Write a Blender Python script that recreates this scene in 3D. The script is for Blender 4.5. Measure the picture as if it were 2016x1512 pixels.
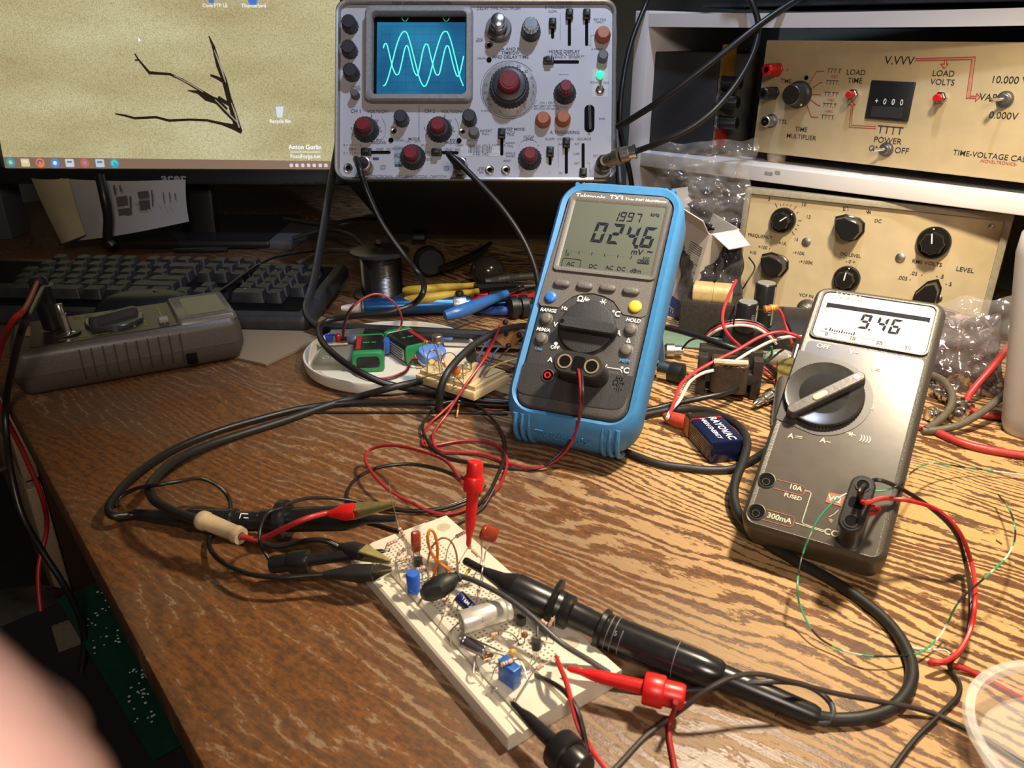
import bpy, bmesh, math, random
from mathutils import Matrix, Vector, noise
random.seed(7)
for o in list(bpy.data.objects): bpy.data.objects.remove(o)
sc = bpy.context.scene
col = sc.collection
pi, sin, cos, rad = math.pi, math.sin, math.cos, math.radians
# ---------------------------------------------------------------- camera
FP, PITCH, CAMH = 1550.0, rad(24.1), 0.28
CAM = Vector((0, 0, CAMH))
cR = Vector((1, 0, 0)); cU = Vector((0, sin(PITCH), cos(PITCH))); cF = Vector((0, cos(PITCH), -sin(PITCH)))
cd = bpy.data.cameras.new('camera'); cam = bpy.data.objects.new('camera', cd); col.objects.link(cam)
cam.location = CAM; cam.rotation_euler = (pi/2-PITCH, 0, 0)
cd.sensor_width = 36; cd.lens = FP/2016*36; cd.clip_start = 0.01; cd.clip_end = 20
cd.dof.use_dof = True; cd.dof.focus_distance = 0.62; cd.dof.aperture_fstop = 20
sc.camera = cam
# ---------------------------------------------------------------- world, lamps, exposure
sc.view_settings.view_transform = 'Standard'; sc.view_settings.look = 'None'
sc.view_settings.exposure = 0.0; sc.view_settings.gamma = 1; sc.view_settings.use_curve_mapping = False
w = bpy.data.worlds.new('World'); sc.world = w; w.use_nodes = True
w.node_tree.nodes['Background'].inputs[0].default_value = (0.75, 0.62, 0.5, 1)
w.node_tree.nodes['Background'].inputs[1].default_value = 0.03
def lamp(name, kind, loc, power, colr, tgt=None, **k):
    d = bpy.data.lights.new(name, kind); o = bpy.data.objects.new(name, d); col.objects.link(o)
    o.location = loc; d.energy = power; d.color = colr
    if tgt: o.rotation_euler = (Vector(tgt)-Vector(loc)).to_track_quat('-Z', 'Y').to_euler()
    for a, b in k.items(): setattr(d, a, b)
    return o
lamp('desk_lamp', 'SPOT', (0.26, 0.43, 0.56), 27, (1, .83, .60), (0.25, 0.43, 0), shadow_soft_size=0.028, spot_size=rad(102), spot_blend=0.65)
lamp('shelf_lamp', 'SPOT', (0.15, 0.55, 1.0), 22, (.64, .76, 1), (0.10, 0.86, 0.22), shadow_soft_size=0.022, spot_size=rad(66), spot_blend=0.7)
lamp('fill_lamp', 'AREA', (0.10, -0.36, 0.62), 4.9, (1, .82, .70), (-0.15, 0.30, 0), size=0.2)  # added fill behind the camera, brightens the finger and the left desk
# ---------------------------------------------------------------- pixels of the photograph to places
def ray(u, v): return cF + cR*((u-1008)/FP) - cU*((v-756)/FP)
def P(u, v, z=0.0):
    d = ray(u, v); return CAM + d*((z-CAMH)/d.z)
def PY(u, v, y):
    d = ray(u, v); return CAM + d*(y/d.y)
def PD(u, v, dep): return CAM + ray(u, v)*dep
class Fr:                                   # a plane with x to the right, y up, z towards the viewer
    def __init__(s, o, yaw, tilt):
        c, q = cos(rad(yaw)), sin(rad(yaw)); t = rad(tilt)
        s.x = Vector((c, -q, 0)); bk = Vector((q, c, 0))
        s.y = Vector((0, 0, 1))*cos(t)+bk*sin(t); s.z = s.x.cross(s.y); s.o = Vector(o)
        s.M = Matrix(((s.x.x, s.y.x, s.z.x, s.o.x), (s.x.y, s.y.y, s.z.y, s.o.y), (s.x.z, s.y.z, s.z.z, s.o.z), (0, 0, 0, 1)))
    def L(s, u, v, h=0.0):
        d = ray(u, v); o = s.o+s.z*h; t = (o-CAM).dot(s.z)/d.dot(s.z); q = CAM+d*t-s.o
        return Vector((q.dot(s.x), q.dot(s.y), h))
    def W(s, x, y, z=0): return s.M @ Vector((x, y, z))
# ---------------------------------------------------------------- materials
def node_mat(name):
    m = bpy.data.materials.new(name); m.use_nodes = True; return m, m.node_tree.nodes, m.node_tree.links
MC = {}
def pm(name, c, rough=.5, metal=0., var=.12, ns=300., bump=0., emit=0., trans=0., alpha=1., coat=0., spec=.5, c2=None, stretch=None, sss=0.):
    if name in MC: return MC[name]
    m, N, K = node_mat(name); b = N['Principled BSDF']
    tc = N.new('ShaderNodeTexCoord'); nz = N.new('ShaderNodeTexNoise'); nz.inputs['Scale'].default_value = ns; nz.inputs['Detail'].default_value = 4
    if stretch:
        mp = N.new('ShaderNodeMapping'); mp.inputs['Scale'].default_value = stretch
        K.new(tc.outputs['Object'], mp.inputs[0]); K.new(mp.outputs[0], nz.inputs['Vector'])
    else: K.new(tc.outputs['Object'], nz.inputs['Vector'])
    r = N.new('ShaderNodeValToRGB'); r.color_ramp.elements[0].position = .3; r.color_ramp.elements[1].position = .7
    d = c2 or tuple(min(1, x*(1+var)) for x in c)
    e = c if c2 else tuple(x*(1-var) for x in c)
    r.color_ramp.elements[0].color = (*e, 1); r.color_ramp.elements[1].color = (*d, 1)
    K.new(nz.outputs['Fac'], r.inputs[0]); K.new(r.outputs[0], b.inputs['Base Color'])
    b.inputs['Roughness'].default_value = rough; b.inputs['Metallic'].default_value = metal
    b.inputs['Specular IOR Level'].default_value = spec
    if coat: b.inputs['Coat Weight'].default_value = coat
    if trans: b.inputs['Transmission Weight'].default_value = trans
    if alpha < 1: b.inputs['Alpha'].default_value = alpha
    if sss: b.inputs['Subsurface Weight'].default_value = sss; b.inputs['Subsurface Scale'].default_value = .004
    if emit: K.new(r.outputs[0], b.inputs['Emission Color']); b.inputs['Emission Strength'].default_value = emit
    if bump:
        bp = N.new('ShaderNodeBump'); bp.inputs['Strength'].default_value = bump; bp.inputs['Distance'].default_value = .0006
        K.new(nz.outputs['Fac'], bp.inputs['Height']); K.new(bp.outputs[0], b.inputs['Normal'])
    MC[name] = m; return m
# ---------------------------------------------------------------- mesh builder
def catmull(pts, res=6):
    p = [Vector(q) for q in pts]
    if len(p) < 3 or res < 2: return p
    p = [p[0]*2-p[1]]+p+[p[-1]*2-p[-2]]; out = []
    for i in range(1, len(p)-2):
        a, b, c, d = p[i-1:i+3]
        for k in range(res):
            t = k/res
            out.append(.5*((2*b)+(c-a)*t+(2*a-5*b+4*c-d)*t*t+(3*b-a-3*c+d)*t**3))
    out.append(p[-2]); return out
def rrect(w, h, r, n=6, cx=0, cy=0):
    r = min(r, w/2-1e-6, h/2-1e-6); o = []
    for i, (sx, sy) in enumerate(((1, 1), (-1, 1), (-1, -1), (1, -1))):
        for k in range(n+1):
            a = pi/2*(i+k/n); o.append((cx+sx*(w/2-r)+r*cos(a), cy+sy*(h/2-r)+r*sin(a)))
    return o
def circ(r, n=24, cx=0, cy=0, a0=0): return [(cx+r*cos(a0+2*pi*k/n), cy+r*sin(a0+2*pi*k/n)) for k in range(n)]
def rotto(z, x=None):                       # rotation whose z axis is the given direction
    z = Vector(z).normalized(); x = Vector(x) if x else (Vector((1, 0, 0)) if abs(z.x) < .9 else Vector((0, 1, 0)))
    y = z.cross(x).normalized(); x = y.cross(z)
    return Matrix((x, y, z)).transposed().to_4x4()
def MT(x=0, y=0, z=0): return Matrix.Translation((x, y, z))
def RZ(a): return Matrix.Rotation(rad(a), 4, 'Z')
FONTC = {}
class G:
    def __init__(s, M=None): s.b = bmesh.new(); s.M = M or Matrix(); s.mi = 0
    def v(s, p, M=None): return s.b.verts.new(s.M @ ((M @ Vector(p)) if M else Vector(p)))
    def f(s, vs):
        try: f = s.b.faces.new(vs); f.material_index = s.mi; return f
        except ValueError: return None
    def loft(s, rings, M=None, cap=(1, 1), closed=False):
        R = [[s.v(p, M) for p in r] for r in rings]; n = len(R[0])
        prs = list(zip(R, R[1:])) + ([(R[-1], R[0])] if closed else [])
        for a, b in prs:
            for i in range(n): s.f((a[i], a[(i+1) % n], b[(i+1) % n], b[i]))
        if cap[0] and not closed: s.f(R[0][::-1])
        if cap[1] and not closed: s.f(R[-1])
        return s
    def layers(s, prof, lay, M=None, cap=(1, 1)):   # prof(inset)->2d outline; lay = [(z, inset)]
        return s.loft([[(x, y, z) for x, y in prof(i)] for z, i in lay], M, cap)
    def rbox(s, w, h, r, lay, M=None, n=6, cap=(1, 1), c=(0, 0)):
        return s.layers(lambda i: rrect(w-2*i, h-2*i, max(r-i, 1e-5), n, c[0], c[1]), lay, M, cap)
    def box(s, c, d, bev=0., M=None):
        x, y, z = d; bev = min(bev, x/2.01, y/2.01, z/2.01)
        T = MT(*c); T = (M @ T) if M else T
        if not bev: return s.loft([[(a*x/2, b*y/2, q*z/2) for a, b in ((-1, -1), (1, -1), (1, 1), (-1, 1))] for q in (-1, 1)], T)
        return s.rbox(x, y, bev, [(-z/2, bev), (-z/2+bev*.3, bev*.3), (-z/2+bev, 0), (z/2-bev, 0), (z/2-bev*.3, bev*.3), (z/2, bev)], T, 3)
    def prism(s, poly, z0, z1, M=None): return s.loft([[(x, y, z0) for x, y in poly], [(x, y, z1) for x, y in poly]], M)
    def lathe(s, prof, n=32, M=None, cap=(1, 1)):
        return s.loft([[(r*cos(2*pi*k/n), r*sin(2*pi*k/n), z) for k in range(n)] for r, z in prof], M, cap)
    def cyl(s, a, b, r, r2=None, n=20):
        a, b = Vector(a), Vector(b); T = Matrix.Translation(a) @ rotto(b-a)
        return s.lathe([(r, 0), (r if r2 is None else r2, (b-a).length)], n, T)
    def rev(s, a, b, prof, n=28):           # lathe along a line, profile (r, fraction)
        a, b = Vector(a), Vector(b); Lg = (b-a).length
        return s.lathe([(r, q*Lg) for r, q in prof], n, Matrix.Translation(a) @ rotto(b-a))
    def flute(s, r, z0, z1, n=24, dep=.06, top=1., M=None, ch=.0):
        def ring(k, z): return [(k*r*(1-dep*(i % 2))*cos(pi*i/n), k*r*(1-dep*(i % 2))*sin(pi*i/n), z) for i in range(2*n)]
        L = [ring(1, z0), ring(top, z1-ch)]
        if ch: L.append(ring(top-ch/r, z1))
        return s.loft(L, M)
    def tube(s, pts, r, n=10, res=6, cap=True, M=None):
        p = catmull(pts, res); m = len(p)
        rr = r if callable(r) else (lambda t: r)
        t0 = (p[1]-p[0]).normalized(); u = rotto(t0).to_3x3() @ Vector((1, 0, 0)); rings = []
        for i, q in enumerate(p):
            t = (p[min(i+1, m-1)]-p[max(i-1, 0)]).normalized()
            u = (u-t*u.dot(t)).normalized(); w = t.cross(u); k = rr(i/(m-1))
            rings.append([q+u*(k*cos(2*pi*j/n))+w*(k*sin(2*pi*j/n)) for j in range(n)])
        return s.loft(rings, M, (cap, cap))
    def ball(s, c, r, sx=(1, 1, 1), n=16, M=None):
        T = MT(*c) @ Matrix.Diagonal((*[r*q for q in sx], 1)); T = (M @ T) if M else T
        return s.lathe([(max(sin(pi*k/(n//2)), 1e-3), -cos(pi*k/(n//2))) for k in range(n//2+1)], n, T)
    def text(s, t, size, x, y, z=0, M=None, al='CENTER', bold=0., shear=0., wx=1., rot=0, ext=0.):
        c = bpy.data.curves.new('t', 'FONT'); c.body = t; c.size = size; c.align_x = al; c.align_y = 'CENTER'
        c.offset = bold*size; c.shear = shear; c.resolution_u = 3; c.extrude = ext
        o = bpy.data.objects.new('t', c); me = bpy.data.meshes.new_from_object(o)
        T = MT(x, y, z) @ RZ(rot) @ Matrix.Diagonal((wx, 1, 1, 1)); T = (M @ T) if M else T
        vs = [s.v(q.co, T) for q in me.vertices]
        for f in me.polygons: s.f([vs[i] for i in f.vertices])
        bpy.data.objects.remove(o); bpy.data.curves.remove(c); bpy.data.meshes.remove(me); return s
    def line(s, pts, wd, z=0, M=None):      # flat ink line through 2d points
        for (x0, y0), (x1, y1) in zip(pts, pts[1:]):
            d = math.hypot(x1-x0, y1-y0) or 1e-6; nx, ny = -(y1-y0)/d*wd/2, (x1-x0)/d*wd/2
            ex, ey = (x1-x0)/d*wd/2, (y1-y0)/d*wd/2
            s.f([s.v(q, M) for q in ((x0-ex-nx, y0-ey-ny, z), (x1+ex-nx, y1+ey-ny, z), (x1+ex+nx, y1+ey+ny, z), (x0-ex+nx, y0-ey+ny, z))])
        return s
    def flat(s, poly, z=0, M=None): s.f([s.v((x, y, z), M) for x, y in poly]); return s
    def ringflat(s, r0, r1, x, y, z=0, n=40, a0=0, a1=2*pi, M=None):
        for k in range(n):
            a, b = a0+(a1-a0)*k/n, a0+(a1-a0)*(k+1)/n
            s.f([s.v((x+r*cos(q), y+r*sin(q), z), M) for r, q in ((r0, a), (r1, a), (r1, b), (r0, b))])
        return s
    def seg7(s, ch, x, y, w, h, t, z=0, sl=.12, M=None):
        on = {'0': 'abcdef', '1': 'bc', '2': 'abged', '3': 'abgcd', '4': 'fgbc', '5': 'afgcd', '6': 'afgedc', '7': 'abc', '8': 'abcdefg', '9': 'abgfcd'}.get(ch, '')
        g = t*.12; H = h/2
        def pt(a, b): return (x+a+(b+0)*sl, y+b)
        S = {'a': [(-w/2+g, H), (w/2-g, H), (w/2-t-g, H-t), (-w/2+t+g, H-t)], 'd': [(-w/2+g, -H), (w/2-g, -H), (w/2-t-g, -H+t), (-w/2+t+g, -H+t)],
             'f': [(-w/2, H-g), (-w/2+t, H-t-g), (-w/2+t, t*.5+g), (-w/2, g)], 'e': [(-w/2, -H+g), (-w/2+t, -H+t+g), (-w/2+t, -t*.5-g), (-w/2, -g)],
             'b': [(w/2, H-g), (w/2-t, H-t-g), (w/2-t, t*.5+g), (w/2, g)], 'c': [(w/2, -H+g), (w/2-t, -H+t+g), (w/2-t, -t*.5-g), (w/2, -g)],
             'g': [(-w/2+t*.5+g, 0), (-w/2+t+g, t/2), (w/2-t-g, t/2), (w/2-t*.5-g, 0), (w/2-t-g, -t/2), (-w/2+t+g, -t/2)]}
        for k in on: s.flat([pt(a, b) for a, b in S[k]], z, M)
        return s
    def obj(s, name, mats, parent=None, sharp=40, kind=None, label=None):
        bmesh.ops.recalc_face_normals(s.b, faces=s.b.faces)
        me = bpy.data.meshes.new(name); s.b.to_mesh(me); s.b.free()
        for m in (mats if isinstance(mats, (list, tuple)) else [mats]): me.materials.append(m)
        if sharp:
            me.polygons.foreach_set('use_smooth', [True]*len(me.polygons)); me.set_sharp_from_angle(angle=rad(sharp))
        o = bpy.data.objects.new(name, me); col.objects.link(o)
        if parent: o.parent = parent
        if kind: o['kind'] = kind
        if label: o['label'] = label
        return o
def tag(o, label, cat, group=None):
    o['label'] = label; o['category'] = cat
    if group: o['group'] = group
    return o
def thing(name, label, cat, M=None, group=None):
    o = bpy.data.objects.new(name, None); col.objects.link(o); o.empty_display_size = .02
    if M: o.matrix_world = M
    return tag(o, label, cat, group)
def solo(name, label, cat, g, mats, group=None, sharp=40): return tag(g.obj(name, mats, None, sharp), label, cat, group)
# common materials
BLK = pm('black_plastic', (.012, .012, .013), .42, bump=.15); SAT = pm('satin_black', (.02, .02, .022), .6, bump=.2)
RUB = pm('black_rubber', (.014, .014, .014), .5, var=.2, bump=.1); CHR = pm('bright_metal', (.72, .70, .66), .22, 1., ns=900)
STL = pm('dull_steel', (.45, .44, .42), .38, 1., ns=700, bump=.2); BRS = pm('nickel_brass', (.62, .52, .36), .3, 1., ns=600)
RED = pm('red_plastic', (.55, .012, .012), .35, ns=150); REDW = pm('red_wire', (.36, .018, .02), .45); WHT = pm('white_plastic', (.75, .73, .68), .45)
BLKW = pm('black_wire', (.012, .011, .011), .38, bump=.1); GRYW = pm('grey_wire', (.05, .05, .055), .45); LEAD = pm('tinned_lead', (.55, .52, .46), .35, 1.)
INKW = pm('white_ink', (.78, .78, .76), .6); INKB = pm('black_ink', (.02, .02, .025), .7); INKR = pm('red_ink', (.38, .04, .03), .7); INKD = pm('dark_blue_ink', (.05, .06, .11), .7)
ORG = pm('orange_plastic', (.42, .13, .05), .5); BLU = pm('blue_plastic', (.03, .10, .42), .4); YEL = pm('yellow_plastic', (.62, .43, .05), .4)
GRN = pm('green_plastic', (.02, .22, .07), .35); BEI = pm('cream_panel_paint', (.52, .42, .245), .45, var=.06, ns=60, bump=.1)
MARO = pm('maroon_plastic', (.20, .02, .03), .35); GRYP = pm('grey_plastic', (.12, .115, .11), .5)
def cable(name, label, pts, r, mat, n=10, res=6, cat='cable', group=None):
    return solo(name, label, cat, G().tube([P(*q) if not isinstance(q, Vector) else q for q in pts], r, n, res), mat, group)
# ================================================================ room and desk
A0 = P(400, 1512); AD = Vector((-.631, .776, 0)); BD = Vector((.776, .631, 0))   # front edge of the desk
DESK = Matrix(((-AD.x, BD.x, 0, A0.x), (-AD.y, BD.y, 0, A0.y), (0, 0, 1, 0), (0, 0, 0, 1)))  # x along edge, y into the desk
def wood_mat():
    m, N, K = node_mat('worn_fir_plywood'); b = N['Principled BSDF']
    def nd(t, **k):
        q = N.new(t)
        for a, v in k.items(): setattr(q, a, v)
        return q
    def mth(op, a, b_=None, c=None):
        q = nd('ShaderNodeMath', operation=op)
        for i, v in enumerate((a, b_, c)):
            if v is None: continue
            if isinstance(v, (int, float)): q.inputs[i].default_value = v
            else: K.new(v, q.inputs[i])
        return q.outputs[0]
    def noi(vec, scale, detail=3, rough=.5, dist=0):
        q = nd('ShaderNodeTexNoise'); q.inputs['Scale'].default_value = scale; q.inputs['Detail'].default_value = detail
        q.inputs['Roughness'].default_value = rough; q.inputs['Distortion'].default_value = dist; K.new(vec, q.inputs['Vector']); return q.outputs['Fac']
    def mp(vec, sc_, rot=0, loc=(0, 0, 0)):
        q = nd('ShaderNodeMapping'); q.inputs['Scale'].default_value = sc_; q.inputs['Rotation'].default_value = (0, 0, rot); q.inputs['Location'].default_value = loc
        K.new(vec, q.inputs[0]); return q.outputs[0]
    def ramp(fac, els, interp='LINEAR'):
        q = nd('ShaderNodeValToRGB'); q.color_ramp.interpolation = interp
        while len(q.color_ramp.elements) < len(els): q.color_ramp.elements.new(.5)
        for e, (p, c) in zip(q.color_ramp.elements, els): e.position = p; e.color = (*c, 1) if len(c) == 3 else c
        K.new(fac, q.inputs[0]); return q
    def mix(fac, a, c, blend='MIX'):
        q = nd('ShaderNodeMix', data_type='RGBA', blend_type=blend); K.new(fac, q.inputs['Factor'])
        for v, i in ((a, 6), (c, 7)):
            if isinstance(v, tuple): q.inputs[i].default_value = (*v, 1)
            else: K.new(v, q.inputs[i])
        return q.outputs[2]
    geo = nd('ShaderNodeNewGeometry'); pos = geo.outputs['Position']
    g = mp(pos, (1, 1, 1), rad(GRAIN))                         # x now runs along the grain
    sx = nd('ShaderNodeSeparateXYZ'); K.new(g, sx.inputs[0])
    warp = noi(mp(g, (2.6, 8, 1)), 1.0, 2, .5)
    warp2 = noi(mp(g, (12, 46, 1)), 1.0, 3, .6)
    v = mth('ADD', mth('MULTIPLY', sx.outputs[1], 118), mth('ADD', mth('MULTIPLY', warp, 20), mth('MULTIPLY', warp2, 3.4)))
    tri = mth('MULTIPLY', mth('ABSOLUTE', mth('SUBTRACT', mth('FRACT', v), .5)), 2.0)
    fib = noi(mp(g, (30, 900, 1)), 1, 4, .6); fleck = noi(mp(g, (210, 520, 1)), 1, 5, .72); chop = noi(mp(g, (55, 110, 1)), 1, 4, .6)
    patch = noi(mp(g, (7, 13, 1)), 1, 4, .6, .5); fine = noi(pos, 330, 4, .7); spots = noi(mp(g, (170, 330, 1)), 1, 4, .7)
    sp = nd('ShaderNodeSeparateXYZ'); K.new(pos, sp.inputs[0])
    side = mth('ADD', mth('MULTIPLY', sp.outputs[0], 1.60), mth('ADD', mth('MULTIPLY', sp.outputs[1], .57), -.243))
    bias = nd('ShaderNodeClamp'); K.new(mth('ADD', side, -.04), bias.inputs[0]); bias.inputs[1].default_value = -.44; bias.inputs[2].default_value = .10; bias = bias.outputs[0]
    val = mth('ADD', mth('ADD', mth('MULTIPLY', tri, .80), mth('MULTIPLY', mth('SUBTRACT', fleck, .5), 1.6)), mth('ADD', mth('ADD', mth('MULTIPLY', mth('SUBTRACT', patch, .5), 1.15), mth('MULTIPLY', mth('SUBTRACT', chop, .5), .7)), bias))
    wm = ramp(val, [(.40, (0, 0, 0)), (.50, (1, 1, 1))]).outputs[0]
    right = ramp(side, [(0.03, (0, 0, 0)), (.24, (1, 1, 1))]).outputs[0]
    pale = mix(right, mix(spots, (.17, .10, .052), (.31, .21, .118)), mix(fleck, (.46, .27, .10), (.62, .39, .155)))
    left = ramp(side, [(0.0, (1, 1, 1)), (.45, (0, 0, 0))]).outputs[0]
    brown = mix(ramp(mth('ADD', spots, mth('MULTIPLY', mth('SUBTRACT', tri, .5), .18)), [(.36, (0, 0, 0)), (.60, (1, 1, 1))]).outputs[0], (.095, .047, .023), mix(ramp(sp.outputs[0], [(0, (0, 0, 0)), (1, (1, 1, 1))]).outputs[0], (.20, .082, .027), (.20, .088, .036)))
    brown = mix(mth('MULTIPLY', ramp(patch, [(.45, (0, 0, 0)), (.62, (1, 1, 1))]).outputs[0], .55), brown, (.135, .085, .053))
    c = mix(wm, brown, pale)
    q = nd('ShaderNodeMix', data_type='RGBA', blend_type='MULTIPLY'); q.inputs['Factor'].default_value = .45; K.new(c, q.inputs[6]); K.new(ramp(fib, [(.25, (.45, .42, .4)), (.65, (1, 1, 1))]).outputs[0], q.inputs[7])
    K.new(q.outputs[2], b.inputs['Base Color'])
    K.new(mth('ADD', mth('MULTIPLY', wm, .25), .36), b.inputs['Roughness'])
    bp = nd('ShaderNodeBump'); bp.inputs['Strength'].default_value = .4; bp.inputs['Distance'].default_value = .0006
    K.new(mth('ADD', mth('MULTIPLY', wm, -.5), mth('ADD', mth('MULTIPLY', fib, .5), mth('MULTIPLY', fine, .6))), bp.inputs['Height']); K.new(bp.outputs[0], b.inputs['Normal'])
    return m
GRAIN = 36
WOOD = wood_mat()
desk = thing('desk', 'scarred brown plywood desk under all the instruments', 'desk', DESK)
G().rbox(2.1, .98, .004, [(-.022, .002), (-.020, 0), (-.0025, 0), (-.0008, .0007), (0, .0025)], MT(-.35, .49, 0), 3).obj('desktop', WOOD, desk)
DKW = pm('dark_walnut_panel', (.045, .022, .012), .5, ns=30, stretch=(3, 3, 40)); PALE = pm('pale_drawer_wood', (.33, .24, .15), .5, ns=18, var=.25, stretch=(4, 30, 30))
G().box((-.745, .40, -.38), (.018, .74, .716)).box((-1.35, .4, -.38), (.018, .74, .716)).obj('pedestal_panel', DKW, desk)
for z0, z1 in ((-.215, -.032), (-.405, -.225)):
    d_ = G().box((-1.07, .020, (z0+z1)/2), (.66, .018, z1-z0), .003).obj('drawer', PALE, desk)
    G().tube([(-1.01, .011, (z0+z1)/2), (-1.01, -.012, (z0+z1)/2), (-1.13, -.012, (z0+z1)/2), (-1.13, .011, (z0+z1)/2)], .004, 8, 4).obj('drawer_handle', STL, d_)
G().box((.55, .4, -.38), (.03, .74, .716)).obj('side_panel', DKW, desk)
CARP = pm('dark_floor', (.03, .025, .022), .9, ns=40, bump=.3); WALLM = pm('grey_green_wall_paint', (.22, .235, .21), .8, ns=12, var=.1, bump=.25)
G().box((0, .6, -.76), (5, 5, .04)).obj('floor', CARP, kind='structure')
G().box((0, 2.02, .55), (5, .06, 2.7)).obj('wall_back', WALLM, kind='structure')
wl = G().box((-.45, 1.05, .55), (3.4, .06, 2.7)).obj('wall_right', WALLM, kind='structure'); wl.matrix_world = DESK @ Matrix()
# ================================================================ oscilloscope
SCM = Fr(PD(660, 357, .823), 1.0, 24.3)
scope = thing('oscilloscope', 'grey bench oscilloscope with glowing blue screen, tipped up on its handle', 'oscilloscope', SCM.M)
SW, SH = .2925, .189
ALU = pm('scope_panel_paint', (.47, .47, .50), .42, .0, var=.05, ns=22, bump=.05); RIM = pm('scope_rim_alloy', (.40, .38, .36), .32, .9, ns=400)
CASE = pm('dark_blue_case', (.018, .022, .028), .5, bump=.2); BEZ = pm('bezel_grey', (.27, .26, .26), .45, bump=.1); DKG = pm('slot_black', (.004, .004, .005), .7, spec=.08)
sx = lambda u, v, h=0: tuple(SCM.L(u, v, h))
G(MT(SW/2, SH/2)).rbox(SW-.004, SH-.004, .012, [(-.30, .004), (-.296, 0), (-.004, 0)]).obj('case', CASE, scope)
g = G(MT(SW/2, SH/2))
rr = lambda i: rrect(SW-2*i, SH-2*i, .013-i*.6, 6)
g.loft([[(x, y, z) for x, y in rr(i)] for z, i in ((-.008, .0015), (.0045, 0), (.006, .0012), (.0055, .0032), (.0005, .0042), (-.008, .0042))], None, (0, 0), closed=True)
g.obj('front_rim', RIM, scope)
G(MT(SW/2, SH/2)).rbox(SW-.009, SH-.009, .009, [(-.002, 0), (0, 0)]).obj('front_panel', ALU, scope)
# screen
a, c = SCM.L(722, 19), SCM.L(931, 205); cx, cy, bw, bh = (a.x+c.x)/2, (a.y+c.y)/2, c.x-a.x, a.y-c.y
g = G(MT(cx, cy)); br = lambda i: rrect(bw-2*i, bh-2*i, .007-i*.3, 6)
g.loft([[(x, y, z) for x, y in br(i)] for z, i in ((0, 0), (.009, 0), (.011, .002), (.011, .0062), (.010, .0068), (.001, .0075), (0, .0075))], None, (0, 0), closed=True)
g.obj('screen_bezel', BEZ, scope)
def crt_mat():
    m, N, K = node_mat('crt_blue_phosphor'); b = N['Principled BSDF']
    tc = N.new('ShaderNodeTexCoord'); mp = N.new('ShaderNodeMapping'); mp.inputs['Location'].default_value = (-.001, .004, 0); K.new(tc.outputs['Generated'], mp.inputs[0])
    gr = N.new('ShaderNodeTexNoise'); gr.inputs['Scale'].default_value = 1.6; K.new(mp.outputs[0], gr.inputs[0])
    r = N.new('ShaderNodeValToRGB'); r.color_ramp.elements[0].position = .3; r.color_ramp.elements[1].position = .75
    r.color_ramp.elements[0].color = (.006, .085, .20, 1); r.color_ramp.elements[1].color = (.02, .22, .40, 1); K.new(gr.outputs['Fac'], r.inputs[0])
    b.inputs['Base Color'].default_value = (.01, .02, .03, 1); b.inputs['Roughness'].default_value = .15
    K.new(r.outputs[0], b.inputs['Emission Color']); b.inputs['Emission Strength'].default_value = 1.0; return m
s0, s1 = SCM.L(742, 43, .004), SCM.L(915, 184, .004)
scr = G().box(((s0.x+s1.x)/2, (s0.y+s1.y)/2, .002), (s0.x-s1.x if s0.x > s1.x else s1.x-s0.x, s0.y-s1.y, .002)).obj('screen', crt_mat(), scope)
G().box((cx, cy, .0006), (bw-.016, bh-.016, .001)).obj('screen_well', DKG, scope)
g = G(); h = .0033
xs, xe, yt, yb = SCM.L(752, 0, h).x, SCM.L(913, 0, h).x, SCM.L(800, 52, h).y, SCM.L(800, 178, h).y
for k in range(11): g.line([(xs+(xe-xs)*k/10, yt), (xs+(xe-xs)*k/10, yb)], .00022, h)
for k in range(9): g.line([(xs, yt+(yb-yt)*k/8), (xe, yt+(yb-yt)*k/8)], .00022, h)
g.obj('graticule', pm('graticule_ink', (.004, .05, .11), .5), scr)
TRC = pm('green_trace_glow', (.10, 1.0, .62), .4, var=.02, emit=1.15)
def trace(pts):
    q = [SCM.L(u, v, .0038) for u, v in pts]; G().tube(q, .00055, 6, 8).obj('trace', TRC, scr)
sc_ = 3.36; Z = lambda x, y: (640+x/sc_, y/sc_)
trace([Z(*p) for p in ((385, 318), (392, 295), (402, 288), (412, 305), (430, 380), (448, 450), (465, 488), (477, 494), (490, 480), (508, 410), (525, 330), (538, 303), (550, 315), (568, 390), (588, 470), (605, 498), (614, 490), (628, 430), (645, 345), (660, 298), (672, 292), (684, 310), (705, 400), (728, 480), (744, 496), (758, 480), (778, 390), (796, 318), (808, 303), (820, 318), (840, 400), (862, 480), (878, 505), (892, 480), (906, 420), (916, 372))])
trace([Z(*p) for p in ((384, 568), (398, 560), (415, 520), (440, 430), (470, 310), (498, 235), (524, 208), (545, 228), (570, 310), (598, 420), (625, 520), (645, 562), (658, 570), (672, 555), (695, 490), (725, 370), (760, 255), (780, 216), (796, 208), (812, 218), (836, 285), (866, 405), (890, 505), (914, 568))])
for cx_ in (530, 802): G().tube([SCM.L(*Z(*p), .0038) for p in ((cx_-22, 118), (cx_-12, 136), (cx_, 141), (cx_+12, 134), (cx_+20, 118))], .0004, 6, 4).obj('trace', pm('faint_trace_glow', (.03, .35, .16), .4, emit=.5), scr)
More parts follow.
